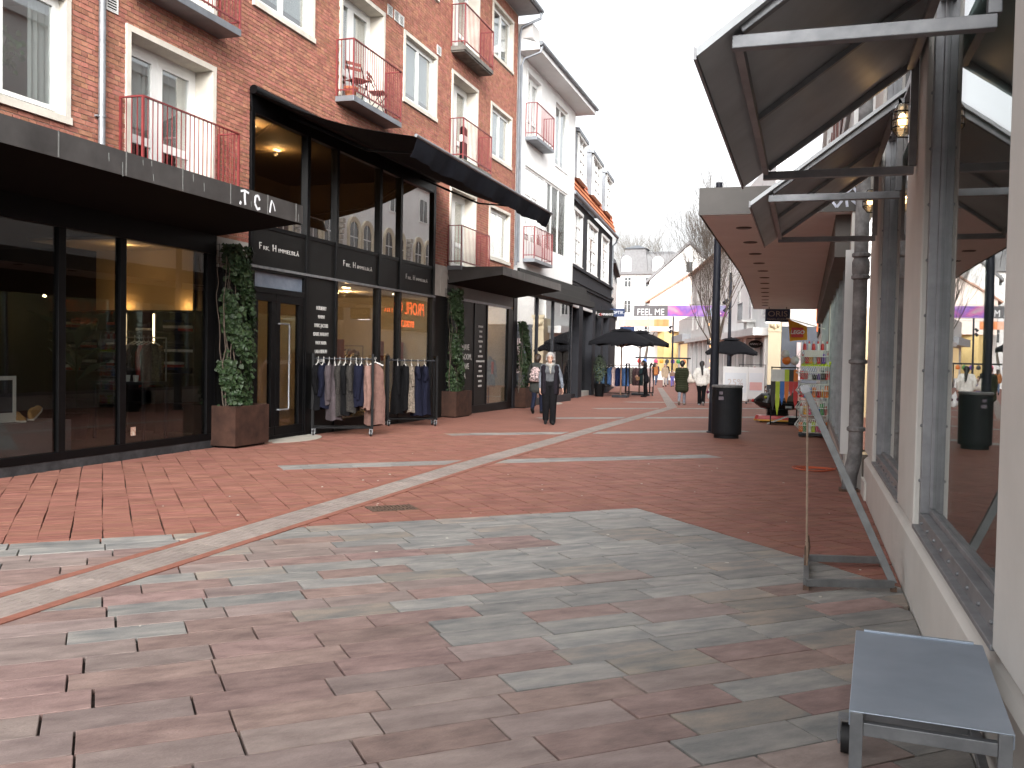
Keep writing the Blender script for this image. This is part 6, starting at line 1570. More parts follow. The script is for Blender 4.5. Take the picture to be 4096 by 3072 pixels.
m = MB(); m.loft([[(0.05, -0.11, 0.60), (0.05, 0.11, 0.60), (0.05, 0.08, 0.66), (0.05, -0.08, 0.66)], [(0.3, -0.12, 0.58), (0.3, 0.12, 0.58), (0.3, 0.09, 0.68), (0.3, -0.09, 0.68)], [(0.42, -0.12, 0.58), (0.42, 0.12, 0.58), (0.42, 0.09, 0.82), (0.42, -0.09, 0.82)], [(0.5, -0.12, 0.58), (0.5, 0.12, 0.58), (0.5, 0.07, 0.84), (0.5, -0.07, 0.84)]]); m.build('seat', M('brown_seat_vinyl', (0.06, 0.035, 0.025), 0.4), rd, smooth=True)
m = MB(); m.path([(-0.16, -0.2, 0.88), (-0.12, 0, 0.86), (-0.16, 0.2, 0.88)], 0.018, 6); m.path([(-0.2, 0, 0.76), (-0.12, 0, 0.87)], 0.03, 6); m.build('handlebar', GALV, rd)
m = MB(); m.ball((-0.60, 0, 0.575), 0.045, 10); m.build('nose_light', plastic('red'), rd, smooth=True)
m = MB(); m.ball((-0.26, -0.2, 0.68), 0.04, 10); m.build('badge', plastic('lime'), rd, smooth=True)
m = MB(); m.tube((0.25, -0.26, 0.42), (0.42, -0.26, 0.42), 0.05, n=12); m.build('exhaust', GALV, rd, smooth=True)
m = MB()
for i in range(5): m.lathe([(0.20, 0.17 + i * 0.04), (0.24, 0.19 + i * 0.04), (0.20, 0.21 + i * 0.04)], (0.05, 0, 0), 16, sx=1.3)
m.build('bellows', WHEEL, rd, smooth=True)
m = MB(); pts = [(-0.55, -0.1), (-0.45, -0.28), (0.5, -0.30), (0.5, 0.30), (-0.45, 0.28), (-0.55, 0.1)]
m.loft([[(x, y, 0.09) for x, y in pts], [(x * 0.92, y * 0.92, 0.19) for x, y in pts]]); m.build('base', plastic('red'), rd); MB().loft([[(x * 1.02, y * 1.02, 0.045) for x, y in pts], [(x * 1.02, y * 1.02, 0.088) for x, y in pts]]).build('base_trim', plastic('amber'), rd); MB().box(-0.4, 0.45, -0.2, 0.2, 0, 0.045).build('foot', BLACK, rd)
rp = empty('metal_ramp', (-0.45, 25.0, gz(25))); tag(rp, 'chequered metal ramp leading up to the coin ride', 'ramp')
m = MB(); m.hexa([(-0.48, -0.22, 0.0), (0.02, -0.22, 0.20), (0.02, 0.22, 0.20), (-0.48, 0.22, 0.0), (-0.48, -0.22, 0.02), (0.02, -0.22, 0.225), (0.02, 0.22, 0.225), (-0.48, 0.22, 0.02)]); m.box(0.02, 0.36, -0.22, 0.22, 0.2, 0.224); m.build('deck', M('chequer_plate', (0.42, 0.42, 0.42), 0.4, 0.3, 60, 0.4, metal=0.6), rp); MB().box(0.05, 0.35, -0.18, 0.18, 0, 0.2).build('support', BLACK, rp)

# flag, hanging signs, banners
fg = empty('shop_flag', (-0.25, 26.0, 2.1)); tag(fg, 'yellow flag with a red square hanging at the toy shop', 'flag')
m = MB(); m.loft([[(-0.24, 0, 0.55), (-0.24, 0.006, 0.55), (-0.19, 0.006, -0.04), (-0.19, 0, -0.04)], [(0.0, 0.03, 0.46), (0.0, 0.036, 0.46), (0.02, 0.04, -0.01), (0.02, 0.034, -0.01)], [(0.24, 0, 0.36), (0.24, 0.006, 0.36), (0.26, 0.006, 0.0), (0.26, 0, 0.0)]]); m.build('cloth', M('yellow_flag_cloth', (0.62, 0.27, 0.015), 0.8, 0.08, 4), fg)
MB().box(-0.155, 0.155, -0.008, -0.002, 0.07, 0.33).build('red_square', plastic('red'), fg); text('lettering', 'LEGO', 0.14, plastic('white'), fg, (0.0, -0.014, 0.20), ori='y-', shear=0.15, bold=0.004)
m = MB(); m.tube((-0.3, 0.01, 0.58), (0.7, 0.01, 0.30), 0.012, n=6); m.build('pole', WHITER, fg)
NAVY = M('navy_sign', (0.018, 0.035, 0.10), 0.4, 0.08, 4)
def hang_sign(nm, label, x0, x1, y, z0, z1, mat, lines, th=0.12, rz=0.0, hang=None):
    t = empty(nm, ((x0 + x1) / 2, y, z0), rz); tag(t, label, 'sign'); w = x1 - x0
    MB().box(-w / 2, w / 2, 0, th, 0, z1 - z0).build('board', mat, t, bevel=0.008)
    for s, size, dz, lm, sx, dx in lines: text('lettering', s, size, lm, t, (dx, -0.006, dz), ori='y-', sx=sx, bold=0.0)
    if hang:
        m = MB(); m.tube((-w * 0.35, th / 2, z1 - z0), (-w * 0.35, th / 2, hang - z0), 0.012, n=6); m.tube((w * 0.35, th / 2, z1 - z0), (w * 0.35, th / 2, hang - z0), 0.012, n=6); m.build('hanger', DGREY, t)
    return t
LW = M('white_sign_letters', (0.72, 0.72, 0.72), 0.5, 0.03, 5); LGY = M('beige_sign_letters', (0.42, 0.38, 0.35), 0.5, 0.03, 5)
o = hang_sign('hanging_sign', 'navy hanging sign reading ORIS under the end of the long canopy', -1.40, -0.57, 33.2, 2.86, 3.30, NAVY, [('ORIS', 0.27, 0.27, LGY, 1.15, 0), ('TANDLÆGERNE', 0.095, 0.09, LGY, 1.0, 0)], hang=3.40)
MB().box(-0.40, 0.08, 0.01, 0.11, -0.03, -0.004).build('light_strip', emis('white_led_strip', (1, 0.98, 0.95), 2.0), o)
cs = hang_sign('hanging_sign', 'black projecting sign with a red letter on the black house', -9.86, -9.04, 44.6, 3.44, 3.84, BLACKP, [('C', 0.16, 0.17, LW, 1, -0.30), ('O', 0.18, 0.17, plastic('red'), 1, -0.19), ('MPANYS', 0.16, 0.17, LW, 0.95, 0.11)])
hang_sign('hanging_sign', 'dark blue projecting sign reading OPTIK behind the black one', -10.18, -9.42, 49.5, 3.72, 4.16, NAVY, [('OPTIK', 0.24, 0.22, LW, 0.95, 0.02)])
hang_sign('hanging_sign', 'plain navy projecting sign above the second parasol', -11.7, -10.75, 60, 3.0, 3.55, NAVY, [])
hang_sign('hanging_sign', 'small black sign reading GEJ beside the bare tree trunk', -7.29, -6.5, 72, 2.62, 3.04, BLACKP, [('GEJ', 0.28, 0.21, LW, 1.0, -0.06)])
t = empty('oval_sign', (-3.07, 60, 2.52)); tag(t, 'black oval hanging sign above the right parasol', 'sign')
MB().prism([(0.42 * math.cos(a), 0.25 * math.sin(a)) for a in [i * math.pi / 12 for i in range(24)]], 0, 0.08, 'y').build('board', BLACKP, t); text('lettering', 'ANNIC K', 0.17, LW, t, (0, -0.01, 0), ori='y-', shear=0.2); MB().tube((-0.5, 0.04, 0.36), (0.75, 0.04, 0.36), 0.02, n=6).build('bracket', DGREY, t)
BANC = bpy.data.materials.new('banner_rainbow_print'); BANC.use_nodes = True
_t = BANC.node_tree; _b = _t.nodes['Principled BSDF']; _tc = _t.nodes.new('ShaderNodeTexCoord'); _n = _t.nodes.new('ShaderNodeTexNoise'); _n.inputs['Scale'].default_value = 0.75; _n.inputs['Detail'].default_value = 2; _r = _t.nodes.new('ShaderNodeValToRGB')
for p, c in ((0.30, (0.30, 0.34, 0.30)), (0.40, (0.45, 0.12, 0.30)), (0.48, (0.20, 0.10, 0.38)), (0.58, (0.35, 0.2, 0.42)), (0.68, (0.25, 0.40, 0.50))):
    e = _r.color_ramp.elements.new(p); e.color = (*c, 1)
_r.color_ramp.elements[0].color = (0.4, 0.36, 0.3, 1); _r.color_ramp.elements[-1].color = (0.5, 0.28, 0.22, 1)
_t.links.new(_tc.outputs['Object'], _n.inputs['Vector']); _t.links.new(_n.outputs['Fac'], _r.inputs['Fac']); _t.links.new(_r.outputs[0], _b.inputs['Base Color']); _b.inputs['Roughness'].default_value = 0.8
bn = empty('street_banner', (-9.4, 75, 4.9)); tag(bn, 'wide banner reading FEEL ME strung across the street', 'banner')
def wavy(x0, x1, z0, z1, mat, nm, par, amp=0.05):
    m = MB(); rr = []
    for i in range(13):
        x = x0 + (x1 - x0) * i / 12; y = amp * math.sin(i * 1.1); rr.append([(x, y, z0), (x, y + 0.012, z0), (x, y + 0.012, z1), (x, y, z1)])
    m.loft(rr); return m.build(nm, mat, par)
wavy(-4.1, -1.35, 0, 0.87, M('charcoal_banner_cloth', (0.10, 0.095, 0.10), 0.8, 0.1, 3), 'dark_cloth', bn); wavy(-1.35, 4.1, 0, 0.87, BANC, 'printed_cloth', bn)  # banner colours paled as if seen through haze
text('lettering', 'FEEL ME', 0.74, LW, bn, (-2.72, -0.07, 0.31), ori='y-', sx=0.86, bold=0.0)
m = MB(); m.tube((-7, 0, 0.95), (7, 0, 0.95), 0.012, n=5); m.tube((-7, 0, -0.05), (7, 0, -0.05), 0.012, n=5); m.build('wire', DGREY, bn)
bo = empty('street_banner', (-14.4, 85, 4.4)); tag(bo, 'pale orange banner hanging below the larger banner', 'banner')
wavy(-2.3, 1.0, 0, 0.66, M('peach_banner_cloth', (0.70, 0.40, 0.28), 0.8, 0.12, 1.5), 'pale_cloth', bo); wavy(1.0, 2.35, 0, 0.66, M('orange_banner_cloth', (0.72, 0.27, 0.11), 0.8, 0.08, 2), 'orange_cloth', bo)
MB().tube((-5, 0, 0.7), (5, 0, 0.7), 0.012, n=5).build('wire', DGREY, bo)

# white advertising boards behind the bin
def ad_board(loc, rz, w, h_, label, lines, patch=None):
    t = empty('advertising_board', loc, rz); tag(t, label, 'sign board')
    m = MB(); frame_rect(m, 0, 0, 0, 0, 0, 0, 0) if False else None
    m.box(-w / 2, w / 2, -0.03, 0.03, 0.18, h_); m.build('panel', M('white_board_lacquer', (0.74, 0.74, 0.74), 0.4, 0.03, 2), t, bevel=0.01)
    m = MB(); m.box(-w / 2 + 0.08, w / 2 - 0.08, -0.036, -0.031, 0.45, h_ - 0.25); m.build('poster', M('pale_poster', (0.66, 0.69, 0.73), 0.6, 0.03, 2), t)
    if patch: MB().box(-w / 2 + 0.1, w / 2 - 0.1, -0.040, -0.037, 0.5, 0.5 + (h_ - 0.8) * 0.5).build('print', M('pink_print', (0.70, 0.40, 0.38), 0.6, 0.05, 2), t)
    for s, size, dz in lines: text('lettering', s, size, M('pale_print', (0.55, 0.48, 0.46), 0.6, 0.03, 2), t, (0, -0.04, dz), ori='y-')
    for sx in (-1, 1): caster(t, (sx * (w / 2 - 0.06), 0, 0), 0.05)
    MB().box(-w / 2 + 0.02, w / 2 - 0.02, -0.12, 0.12, 0.12, 0.18).build('foot', FRAMEW, t)
ad_board((-2.72, 38.6, gz(38.6)), R(-6), 1.02, 1.50, 'white wheeled board with a 25% offer behind the litter bin', [('25%', 0.38, 0.85)]); ad_board((-2.05, 41.2, gz(41.2)), R(8), 0.72, 1.5, 'white wheeled board with a pink print beyond the offer board', [], True)
t = empty('wooden_stool', (-1.95, 44.6, gz(44.6))); tag(t, 'small wooden stool with a basket of goods by the far shops', 'stool')
m = MB(); m.box(-0.26, 0.26, -0.2, 0.2, 0.42, 0.46); m.build('seat', WOOD, t)
for sx in (-1, 1):
    for sy in (-1, 1): MB().bar((sx * 0.22, sy * 0.16, 0), (sx * 0.22, sy * 0.16, 0.42), 0.05, 0.05).build('leg', WOOD, t)
MB().bar((-0.22, -0.16, 0.2), (0.22, -0.16, 0.2), 0.03, 0.04).build('stretcher', WOOD, t)
o = MB().lathe([(0.14, 0), (0.22, 0.16), (0.2, 0.18), (0.12, 0.2)], (0, 0, 0), 12).build('basket', M('brown_wicker', (0.16, 0.09, 0.06), 0.8, 0.3, 40, 0.3), None, loc=(-1.95, 44.6, gz(44.6) + 0.461)); tag(o, 'brown basket on the wooden stool', 'basket')
garment(CL['plum'] if False else M('cloth_coral', (0.55, 0.07, 0.07), 0.9, 0.15, 10), (-2.35, 45.6, gz(45.6) + 1.62), R(70), 0.75, 'coral red jumper hanging by the far shops', None, sleeve=0.45, seed=50)
t = empty('far_clothes_rail', (-2.35, 45.6, gz(45.6))); tag(t, 'thin dark rail with one red jumper near the wooden stool', 'clothes rack'); m = MB(); m.bar((-0.7, 0, 0), (-0.7, 0, 1.64), 0.03); m.bar((0.5, 0, 0), (0.5, 0, 1.64), 0.03); m.bar((-0.7, 0, 1.62), (0.5, 0, 1.62), 0.03); m.build('frame', DGREY, t)

def mannequin(loc, rz, mat, label, coat=0.55):
    t = empty('mannequin', loc, rz); tag(t, label, 'mannequin')
    m = MB(); rings = []
    for z, hw, th in ((coat, 0.25, 0.16), (0.9, 0.20, 0.14), (1.05, 0.16, 0.12), (1.25, 0.20, 0.13), (1.38, 0.21, 0.10), (1.43, 0.10, 0.07), (1.50, 0.05, 0.05)):
        rings.append([(hw * math.cos(a), th * math.sin(a) * (1 + 0.08 * math.sin(5 * a)), z) for a in [i * math.pi / 10 for i in range(20)]])
    m.loft(rings)
    for s in (-1, 1): m.path([(s * 0.19, 0, 1.37), (s * 0.25, 0, 1.15), (s * 0.25, -0.04, 0.85)], [0.06, 0.05, 0.04], 8)
    m.build('clothes', mat, t, smooth=True)
    MB().lathe([(0.02, 0), (0.02, coat + 0.05)], (0, 0, 0), 8).build('pole', GALV, t); MB().lathe([(0.16, 0), (0.16, 0.015)], (0, 0, 0), 16).build('base', GALV, t)
mannequin((-9.75, 20.55, 0.03), R(70), M('cloth_camel', (0.45, 0.33, 0.18), 0.9, 0.15, 10), 'mannequin in a camel coat behind the third pane of the black shop')
mannequin((-9.9, 19.2, 0.03), R(60), CL['stripe'], 'mannequin in a striped dress behind the narrow pane')
mannequin((-10.4, 14.9, 0.03), R(40), CL['grey'], 'dark clothed mannequin seen through the shop door')
mannequin((-9.32, 27.0, 0.0), R(60), CL['ivory'], 'mannequin in an ivory coat behind the third shop window')
for i, (c, L_) in enumerate((('pink', 0.9), ('plum', 1.0), ('brown', 0.95), ('ivory', 0.85), ('rose', 1.0), ('grey', 0.9))):
    garment(CL[c], (-11.3 + i * 0.12, 27.4 - 0.05 * i, 1.6), R(100), L_, f"{['dusty pink', 'plum', 'brown patterned', 'ivory', 'brown rose', 'charcoal'][i]} garment on the rail inside the third shop", 'clothes inside the third shop', seed=80 + i)
t = empty('garment_rail', (-11.0, 27.3, 0)); tag(t, 'metal garment rail inside the third shop', 'clothes rack'); m = MB(); m.tube((-0.6, 0.12, 1.6), (0.6, -0.3, 1.6), 0.012, n=6); m.tube((-0.6, 0.12, 0), (-0.6, 0.12, 1.6), 0.012, n=6); m.tube((0.6, -0.3, 0), (0.6, -0.3, 1.6), 0.012, n=6); m.build('bar', GALV, t)
for i, (c, L_) in enumerate((('black', 1.0), ('ivory', 0.9), ('mauve', 1.0), ('rose', 0.9), ('navy', 1.0), ('stripe', 0.9), ('pink', 0.9))):
    garment(CL[c], (-11.6 + i * 0.15, 20.9 - 0.03 * i, 1.7), R(95), L_, f"{['black', 'ivory', 'mauve', 'brown rose', 'navy', 'striped', 'dusty pink'][i]} garment on the rail at the back of the black shop", 'clothes at the back of the black shop', seed=90 + i)
t = empty('garment_rail', (-11.15, 20.85, 0.03)); tag(t, 'metal garment rail at the back of the black shop', 'clothes rack'); m = MB(); m.tube((-0.7, 0.1, 1.67), (0.7, -0.15, 1.67), 0.012, n=6); m.tube((-0.7, 0.1, 0), (-0.7, 0.1, 1.67), 0.012, n=6); m.tube((0.7, -0.15, 0), (0.7, -0.15, 1.67), 0.012, n=6); m.build('bar', GALV, t)

# ------------------------------------------------------------------ things on the balconies and behind the windows
def chair(loc, rz, label):
    t = empty('folding_chair', loc, rz); tag(t, label, 'chair', 'folding chairs on the balcony')
    RW = M('red_brown_slats', (0.22, 0.07, 0.05), 0.6, 0.15, 8)
    for i in range(4): MB().box(-0.18, 0.18, -0.16 + i * 0.085, -0.09 + i * 0.085, 0.44, 0.455).build('seat_slat', RW, t)
    for z in (0.70, 0.80): MB().box(-0.19, 0.19, 0.19, 0.205, z, z + 0.06).build('back_slat', RW, t)
    for s in (-1, 1):
        m = MB(); m.bar((s * 0.17, -0.18, 0), (s * 0.17, 0.2, 0.86), 0.014); m.build('leg', BLACK, t); m = MB(); m.bar((s * 0.15, 0.2, 0), (s * 0.15, -0.16, 0.45), 0.014); m.build('leg', BLACK, t)
chair((-8.74, 16.95, 6.55), R(60), 'red brown folding chair nearer the flower pot on the grey balcony'); chair((-8.74, 17.85, 6.55), R(100), 'red brown folding chair at the far end of the grey balcony')
t = empty('flower_pot', (-8.70, 16.55, 6.55)); tag(t, 'empty terracotta pot on the grey balcony', 'flower pot'); MB().lathe([(0.09, 0), (0.125, 0.16), (0.14, 0.16), (0.14, 0.2), (0.12, 0.2), (0.11, 0.14)], (0, 0, 0), 16).build('pot', M('terracotta', (0.38, 0.13, 0.06), 0.8, 0.12, 8), t, smooth=True)
t = empty('board_bag', (-8.62, 22.62, 6.57)); tag(t, 'black and white padded case standing on the upper balcony', 'case')
m = MB(); m.loft([[(0.06 * sx, 0.17 * sy, z) for sx, sy in ((-1, -0.8), (-0.6, -1), (0.6, -1), (1, -0.8), (1, 0.8), (0.6, 1), (-0.6, 1), (-1, 0.8))] for z in (0.02, 0.45)]); m.build('case', BLACK, t, bevel=0.02); MB().box(-0.055, 0.055, -0.165, 0.165, 0.45, 0.62).build('white_band', FRAMEW, t); MB().loft([[(0.06 * sx * f_, 0.17 * sy * f_, z) for sx, sy in ((-1, -0.8), (-0.6, -1), (0.6, -1), (1, -0.8), (1, 0.8), (0.6, 1), (-0.6, 1), (-1, 0.8))] for z, f_ in ((0.62, 1), (0.78, 1), (0.84, 0.7))]).build('top', BLACK, t)
t = empty('hanging_plant', (-9.28, 8.75, 5.15)); tag(t, 'green plant trailing inside the first floor window', 'plant')
MB().lathe([(0.06, -0.05), (0.09, 0.08), (0.08, 0.08)], (0, 0, 0), 12).build('pot', CONC, t)
leaf_mass('foliage', t, 220, lambda rg: (Vector((rg.uniform(-0.08, 0.08), rg.uniform(-0.28, 0.28) , 0.12 + rg.uniform(-0.28, 0.12) - 0.25 * rg.random() ** 3)), Vector((1, 0, 0))), 0.07, 5, M('houseplant_leaf', (0.05, 0.14, 0.03), 0.5, 0.3, 12, rnd=0.2, attr='tone'))
# near shop window display
t = empty('display_plinth', (-9.65, 9.4, 0.12)); tag(t, 'low grey plinth with tan shoes in the near shop window', 'plinth'); MB().box(-0.35, 0.35, -1.2, 0.55, 0, 0.46).build('box', M('grey_display_board', (0.16, 0.16, 0.165), 0.6, 0.1, 3), t)
TAN = M('tan_suede', (0.40, 0.22, 0.07), 0.85, 0.15, 20); SOLE = M('white_sole', (0.62, 0.60, 0.55), 0.6, 0.05, 5)
def shoe(loc, rx, rz, label):
    t = empty('shoe', loc, rz); t.rotation_euler = (rx, 0, rz); tag(t, label, 'shoe')
    m = MB(); ring = []
    for y, w, h_ in ((-0.145, 0.02, 0.045), (-0.12, 0.042, 0.07), (-0.05, 0.048, 0.085), (0.02, 0.045, 0.12), (0.08, 0.04, 0.13), (0.125, 0.036, 0.12), (0.14, 0.02, 0.1)):
        ring.append([(-w, y, 0.022), (w, y, 0.022), (w, y, h_ * 0.6), (w * 0.5, y, h_), (-w * 0.5, y, h_), (-w, y, h_ * 0.6)])
    m.loft(ring); m.build('upper', TAN, t, smooth=True)
    m = MB(); m.loft([[(x * 1.06, y, z) for x, y in ((-0.03, -0.15), (0.03, -0.15), (0.05, -0.08), (0.045, 0.05), (0.04, 0.145), (-0.04, 0.145), (-0.045, 0.05), (-0.05, -0.08))] for z in (0, 0.024)]); m.build('sole', SOLE, t)
shoe((-9.45, 9.50, 0.66), R(-28), R(-160), 'tan suede shoe leaning on its partner in the shop window'); shoe((-9.50, 9.28, 0.582), 0, R(70), 'tan suede shoe standing flat in the shop window')
t = empty('photo_frame', (-9.5, 8.95, 0.585)); tag(t, 'white framed picture at the edge of the near shop window', 'picture frame'); m = MB(); frame_rect(m, -0.015, 0.015, -0.28, 0.28, 0, 0.58, 0.05, 0.12); m.build('frame', FRAMEW, t); MB().box(-0.01, 0.008, -0.23, 0.23, 0.12, 0.53).build('picture', M('dark_photo', (0.03, 0.035, 0.05), 0.4, 0.3, 5), t)
sh = empty('clothes_shelf', (-11.0, 13.2, 0.12)); tag(sh, 'dark wall shelf with folded clothes inside the near shop', 'shelf')
m = MB(); m.box(-1.6, 1.4, 0.1, 0.14, 0, 2.05)
for x in (-1.6, -0.55, 0.05, 0.62, 1.38): m.box(x - 0.015, x + 0.015, -0.25, 0.1, 0, 2.05)
for z in (0.5, 1.0, 1.35, 1.7, 2.05): m.box(-1.585, 1.365, -0.25, 0.1, z - 0.012, z + 0.012)
m.build('carcass', M('dark_shelf_wood', (0.035, 0.025, 0.018), 0.6, 0.2, 6), sh)
for x in (0.03, 0.60): MB().box(x - 0.012, x + 0.012, -0.27, -0.252, 1.38, 2.0).build('light_strip', emis('warm_led_strip', (1.0, 0.75, 0.45), 4), sh)
rg = random.Random(14); fc = ['red', 'ivory', 'navy', 'grey', 'mauve', 'ivory', 'black', 'ddenim']
CL['red'] = M('cloth_red', (0.35, 0.04, 0.03), 0.9, 0.15, 10)
k = 0
for z in (1.02, 1.37, 1.72):
    for x in (-1.3, -0.85, -0.3, 0.3, 0.85, 1.15):
        for q in range(rg.randint(2, 4)):
            o = MB().box(-0.13, 0.13, -0.14, 0.1, 0, 0.045).build('folded_garment', CL[fc[k % 8]], None, loc=(-11.0 + x, 13.15, 0.12 + z + q * 0.047), bevel=0.012)
            tag(o, f"{dict(red='red', ivory='ivory', navy='navy', grey='charcoal', mauve='mauve grey', black='black', ddenim='dark denim')[fc[k % 8]]} folded garment on the {dict([(1.02, 'lower'), (1.37, 'middle'), (1.72, 'upper')])[z]} board of the dark wall shelf", 'garment', f'folded clothes on the shelf'); k += 1
for i, (c, L_) in enumerate((('ivory', 0.75), ('mauve', 0.85), ('grey', 0.8), ('red', 0.8), ('brown', 0.78))):
    garment(CL[c], (-10.62 + i * 0.09, 12.75, 1.72), R(95), L_, f"{['ivory', 'mauve', 'charcoal', 'red', 'brown'][i]} jacket on the rail inside the near shop", 'jackets inside the near shop', seed=60 + i)
t = empty('rail', (-10.45, 12.75, 0.12)); t.name = 'garment_rail'; tag(t, 'slim metal garment rail inside the near shop', 'clothes rack'); m = MB(); m.tube((-0.45, 0, 1.6), (0.45, 0, 1.6), 0.012, n=6); m.tube((-0.45, 0, 0), (-0.45, 0, 1.6), 0.012, n=6); m.tube((0.45, 0, 0), (0.45, 0, 1.6), 0.012, n=6); m.build('bar', GALV, t)
t = empty('shop_table', (-10.15, 12.1, 0.12)); tag(t, 'dark display table with three white cups inside the near shop', 'table'); MB().box(-0.5, 0.5, -0.3, 0.3, 0.86, 0.9).build('top', DGREY, t)
for sx in (-1, 1):
    for sy in (-1, 1): MB().bar((sx * 0.46, sy * 0.26, 0), (sx * 0.46, sy * 0.26, 0.86), 0.04).build('leg', DGREY, t)
for i in range(3):
    o = MB().lathe([(0.035, 0), (0.045, 0.1), (0.04, 0.1), (0.032, 0.01)], (0, 0, 0), 14).build('cup', FRAMEW, None, smooth=True, loc=(-10.25 + i * 0.16, 11.95, 1.021)); tag(o, ['white cup at the left end of the table row', 'white cup in the middle of the table row', 'white cup at the right end of the table row'][i], 'cup')
t = empty('potted_palm', (-10.75, 11.6, 0.12)); tag(t, 'large leafed dark plant inside the near shop window', 'plant'); MB().lathe([(0.14, 0), (0.2, 0.4), (0.18, 0.4)], (0, 0, 0), 14).build('pot', BLACK, t)
m = MB(); rg = random.Random(6)
for i in range(9):
    a = i * 2.4; L_ = rg.uniform(0.5, 0.8); base = Vector((0, 0, 0.9 + 0.1 * i)); d = Vector((math.cos(a), math.sin(a), 0.5)); s = Vector((-math.sin(a), math.cos(a), 0)) * 0.14
    tip = base + d * L_; mid = base + d * L_ * 0.5 + Vector((0, 0, 0.06)); m.face([base, mid + s, tip, mid - s]); m.tube((0, 0, 0.35), base, 0.012, n=4)
m.build('leaves', M('dark_plant_leaf', (0.02, 0.05, 0.022), 0.4, 0.2, 6), t, recalc=False)
for i, (y, z0, c) in enumerate(((17.0, 1.05, 0), (19.0, 1.0, 0), (20.3, 1.0, 0))):
    t = empty('window_poster', (-9.7, y + 1.0, 0.2)); tag(t, ['red and white hanging poster behind the first big pane', 'red and white hanging poster behind the narrow pane', 'red and white hanging poster behind the third pane'][i], 'poster')
    MB().box(-0.01, 0.0, -0.32, 0.32, 1.15, 1.62).build('red_half', M('coral_poster', (0.55, 0.16, 0.11), 0.7, 0.05, 2), t); MB().box(-0.01, 0.0, -0.32, 0.32, 0.75, 1.15).build('white_half', M('white_poster', (0.7, 0.66, 0.6), 0.7, 0.04, 2), t); MB().box(-0.008, -0.002, -0.005, 0.005, 1.62, 2.74).build('cord', DGREY, t)
t = empty('poster_stand', (-9.4, 26.0, 0.0)); tag(t, 'tilted red sale poster in a pale frame behind the third shop window', 'poster'); m = MB(); m.box(-0.02, 0.0, -0.35, 0.35, 0.35, 1.45); o = m.build('frame', FRAMEW, t); MB().box(0.0, 0.004, -0.28, 0.28, 0.42, 1.2).build('print', M('red_sale_print', (0.6, 0.09, 0.06), 0.6, 0.1, 3), t)
t = empty('window_sticker', (XLF - 0.0, 10.72, 0.38)); tag(t, 'small red and white sticker low on the near shop window', 'sticker'); MB().box(-0.018, -0.015, -0.05, 0.05, -0.06, 0.06).build('label', M('sticker_print', (0.55, 0.2, 0.12), 0.6, 0.4, 25, col2=(0.6, 0.55, 0.45)), t)

# ------------------------------------------------------------------ people
def cap_mesh(m, p0, p1, r0, r1, n=12):
    p0, p1 = Vector(p0), Vector(p1); d = p1 - p0; L_ = d.length
    ax = d.normalized() if L_ > 1e-6 else Vector((0, 0, 1))
    pts, rs = [], []
    for i in range(4):
        a = math.pi / 2 * (i / 4); pts.append(p0 - ax * r0 * math.cos(a)); rs.append(max(1e-4, r0 * math.sin(a)))
    pts.append(p0); rs.append(r0); pts.append(p1 + ax * 1e-5); rs.append(r1)
    for i in range(1, 5):
        a = math.pi / 2 * (i / 4); pts.append(p1 + ax * (r1 * math.sin(a) + 2e-5)); rs.append(max(1e-4, r1 * math.cos(a)))
    m.path(pts, rs, n)
def blob(name, prims, mats, parent, voxel, smooth=3, scale=1.0):
    """one continuous skin over tapered limbs; each face takes the cloth of the nearest limb"""
    m = MB()
    for p0, p1, r0, r1, k in prims: cap_mesh(m, p0, p1, r0, r1)
    me = m.mesh(name + '_raw', [], recalc=False)
    ob = bpy.data.objects.new('tmp', me); COL.objects.link(ob)
    md = ob.modifiers.new('r', 'REMESH'); md.mode = 'VOXEL'; md.voxel_size = voxel; md.use_smooth_shade = True
    if smooth: s_ = ob.modifiers.new('s', 'SMOOTH'); s_.iterations = smooth; s_.factor = 0.5
    bpy.context.view_layer.update()
    out = bpy.data.meshes.new_from_object(ob.evaluated_get(bpy.context.evaluated_depsgraph_get()))
    bpy.data.objects.remove(ob)
    keys = list(mats.keys()); out.materials.clear()
    for k in keys: out.materials.append(mats[k])
    if len(keys) > 1:
        nF = len(out.polygons); c = np.empty(nF * 3); out.polygons.foreach_get('center', c); c = c.reshape(-1, 3)
        best = np.full(nF, 1e9); idx = np.zeros(nF, dtype=np.int32)
        for p0, p1, r0, r1, k in prims:
            a = np.array(p0); b = np.array(p1); d = b - a; dd = float(d @ d) + 1e-12
            t = np.clip(((c - a) @ d) / dd, 0, 1); q = a + t[:, None] * d
            ds = np.linalg.norm(c - q, axis=1) - (r0 + (r1 - r0) * t)
            w = ds < best; best[w] = ds[w]; idx[w] = keys.index(k)
        out.polygons.foreach_set('material_index', idx)
    out.polygons.foreach_set('use_smooth', [True] * len(out.polygons))
    out.name = name
    if scale != 1.0: out.transform(Matrix.Scale(scale, 4))
    o = bpy.data.objects.new(name, out); link(o, parent); return o
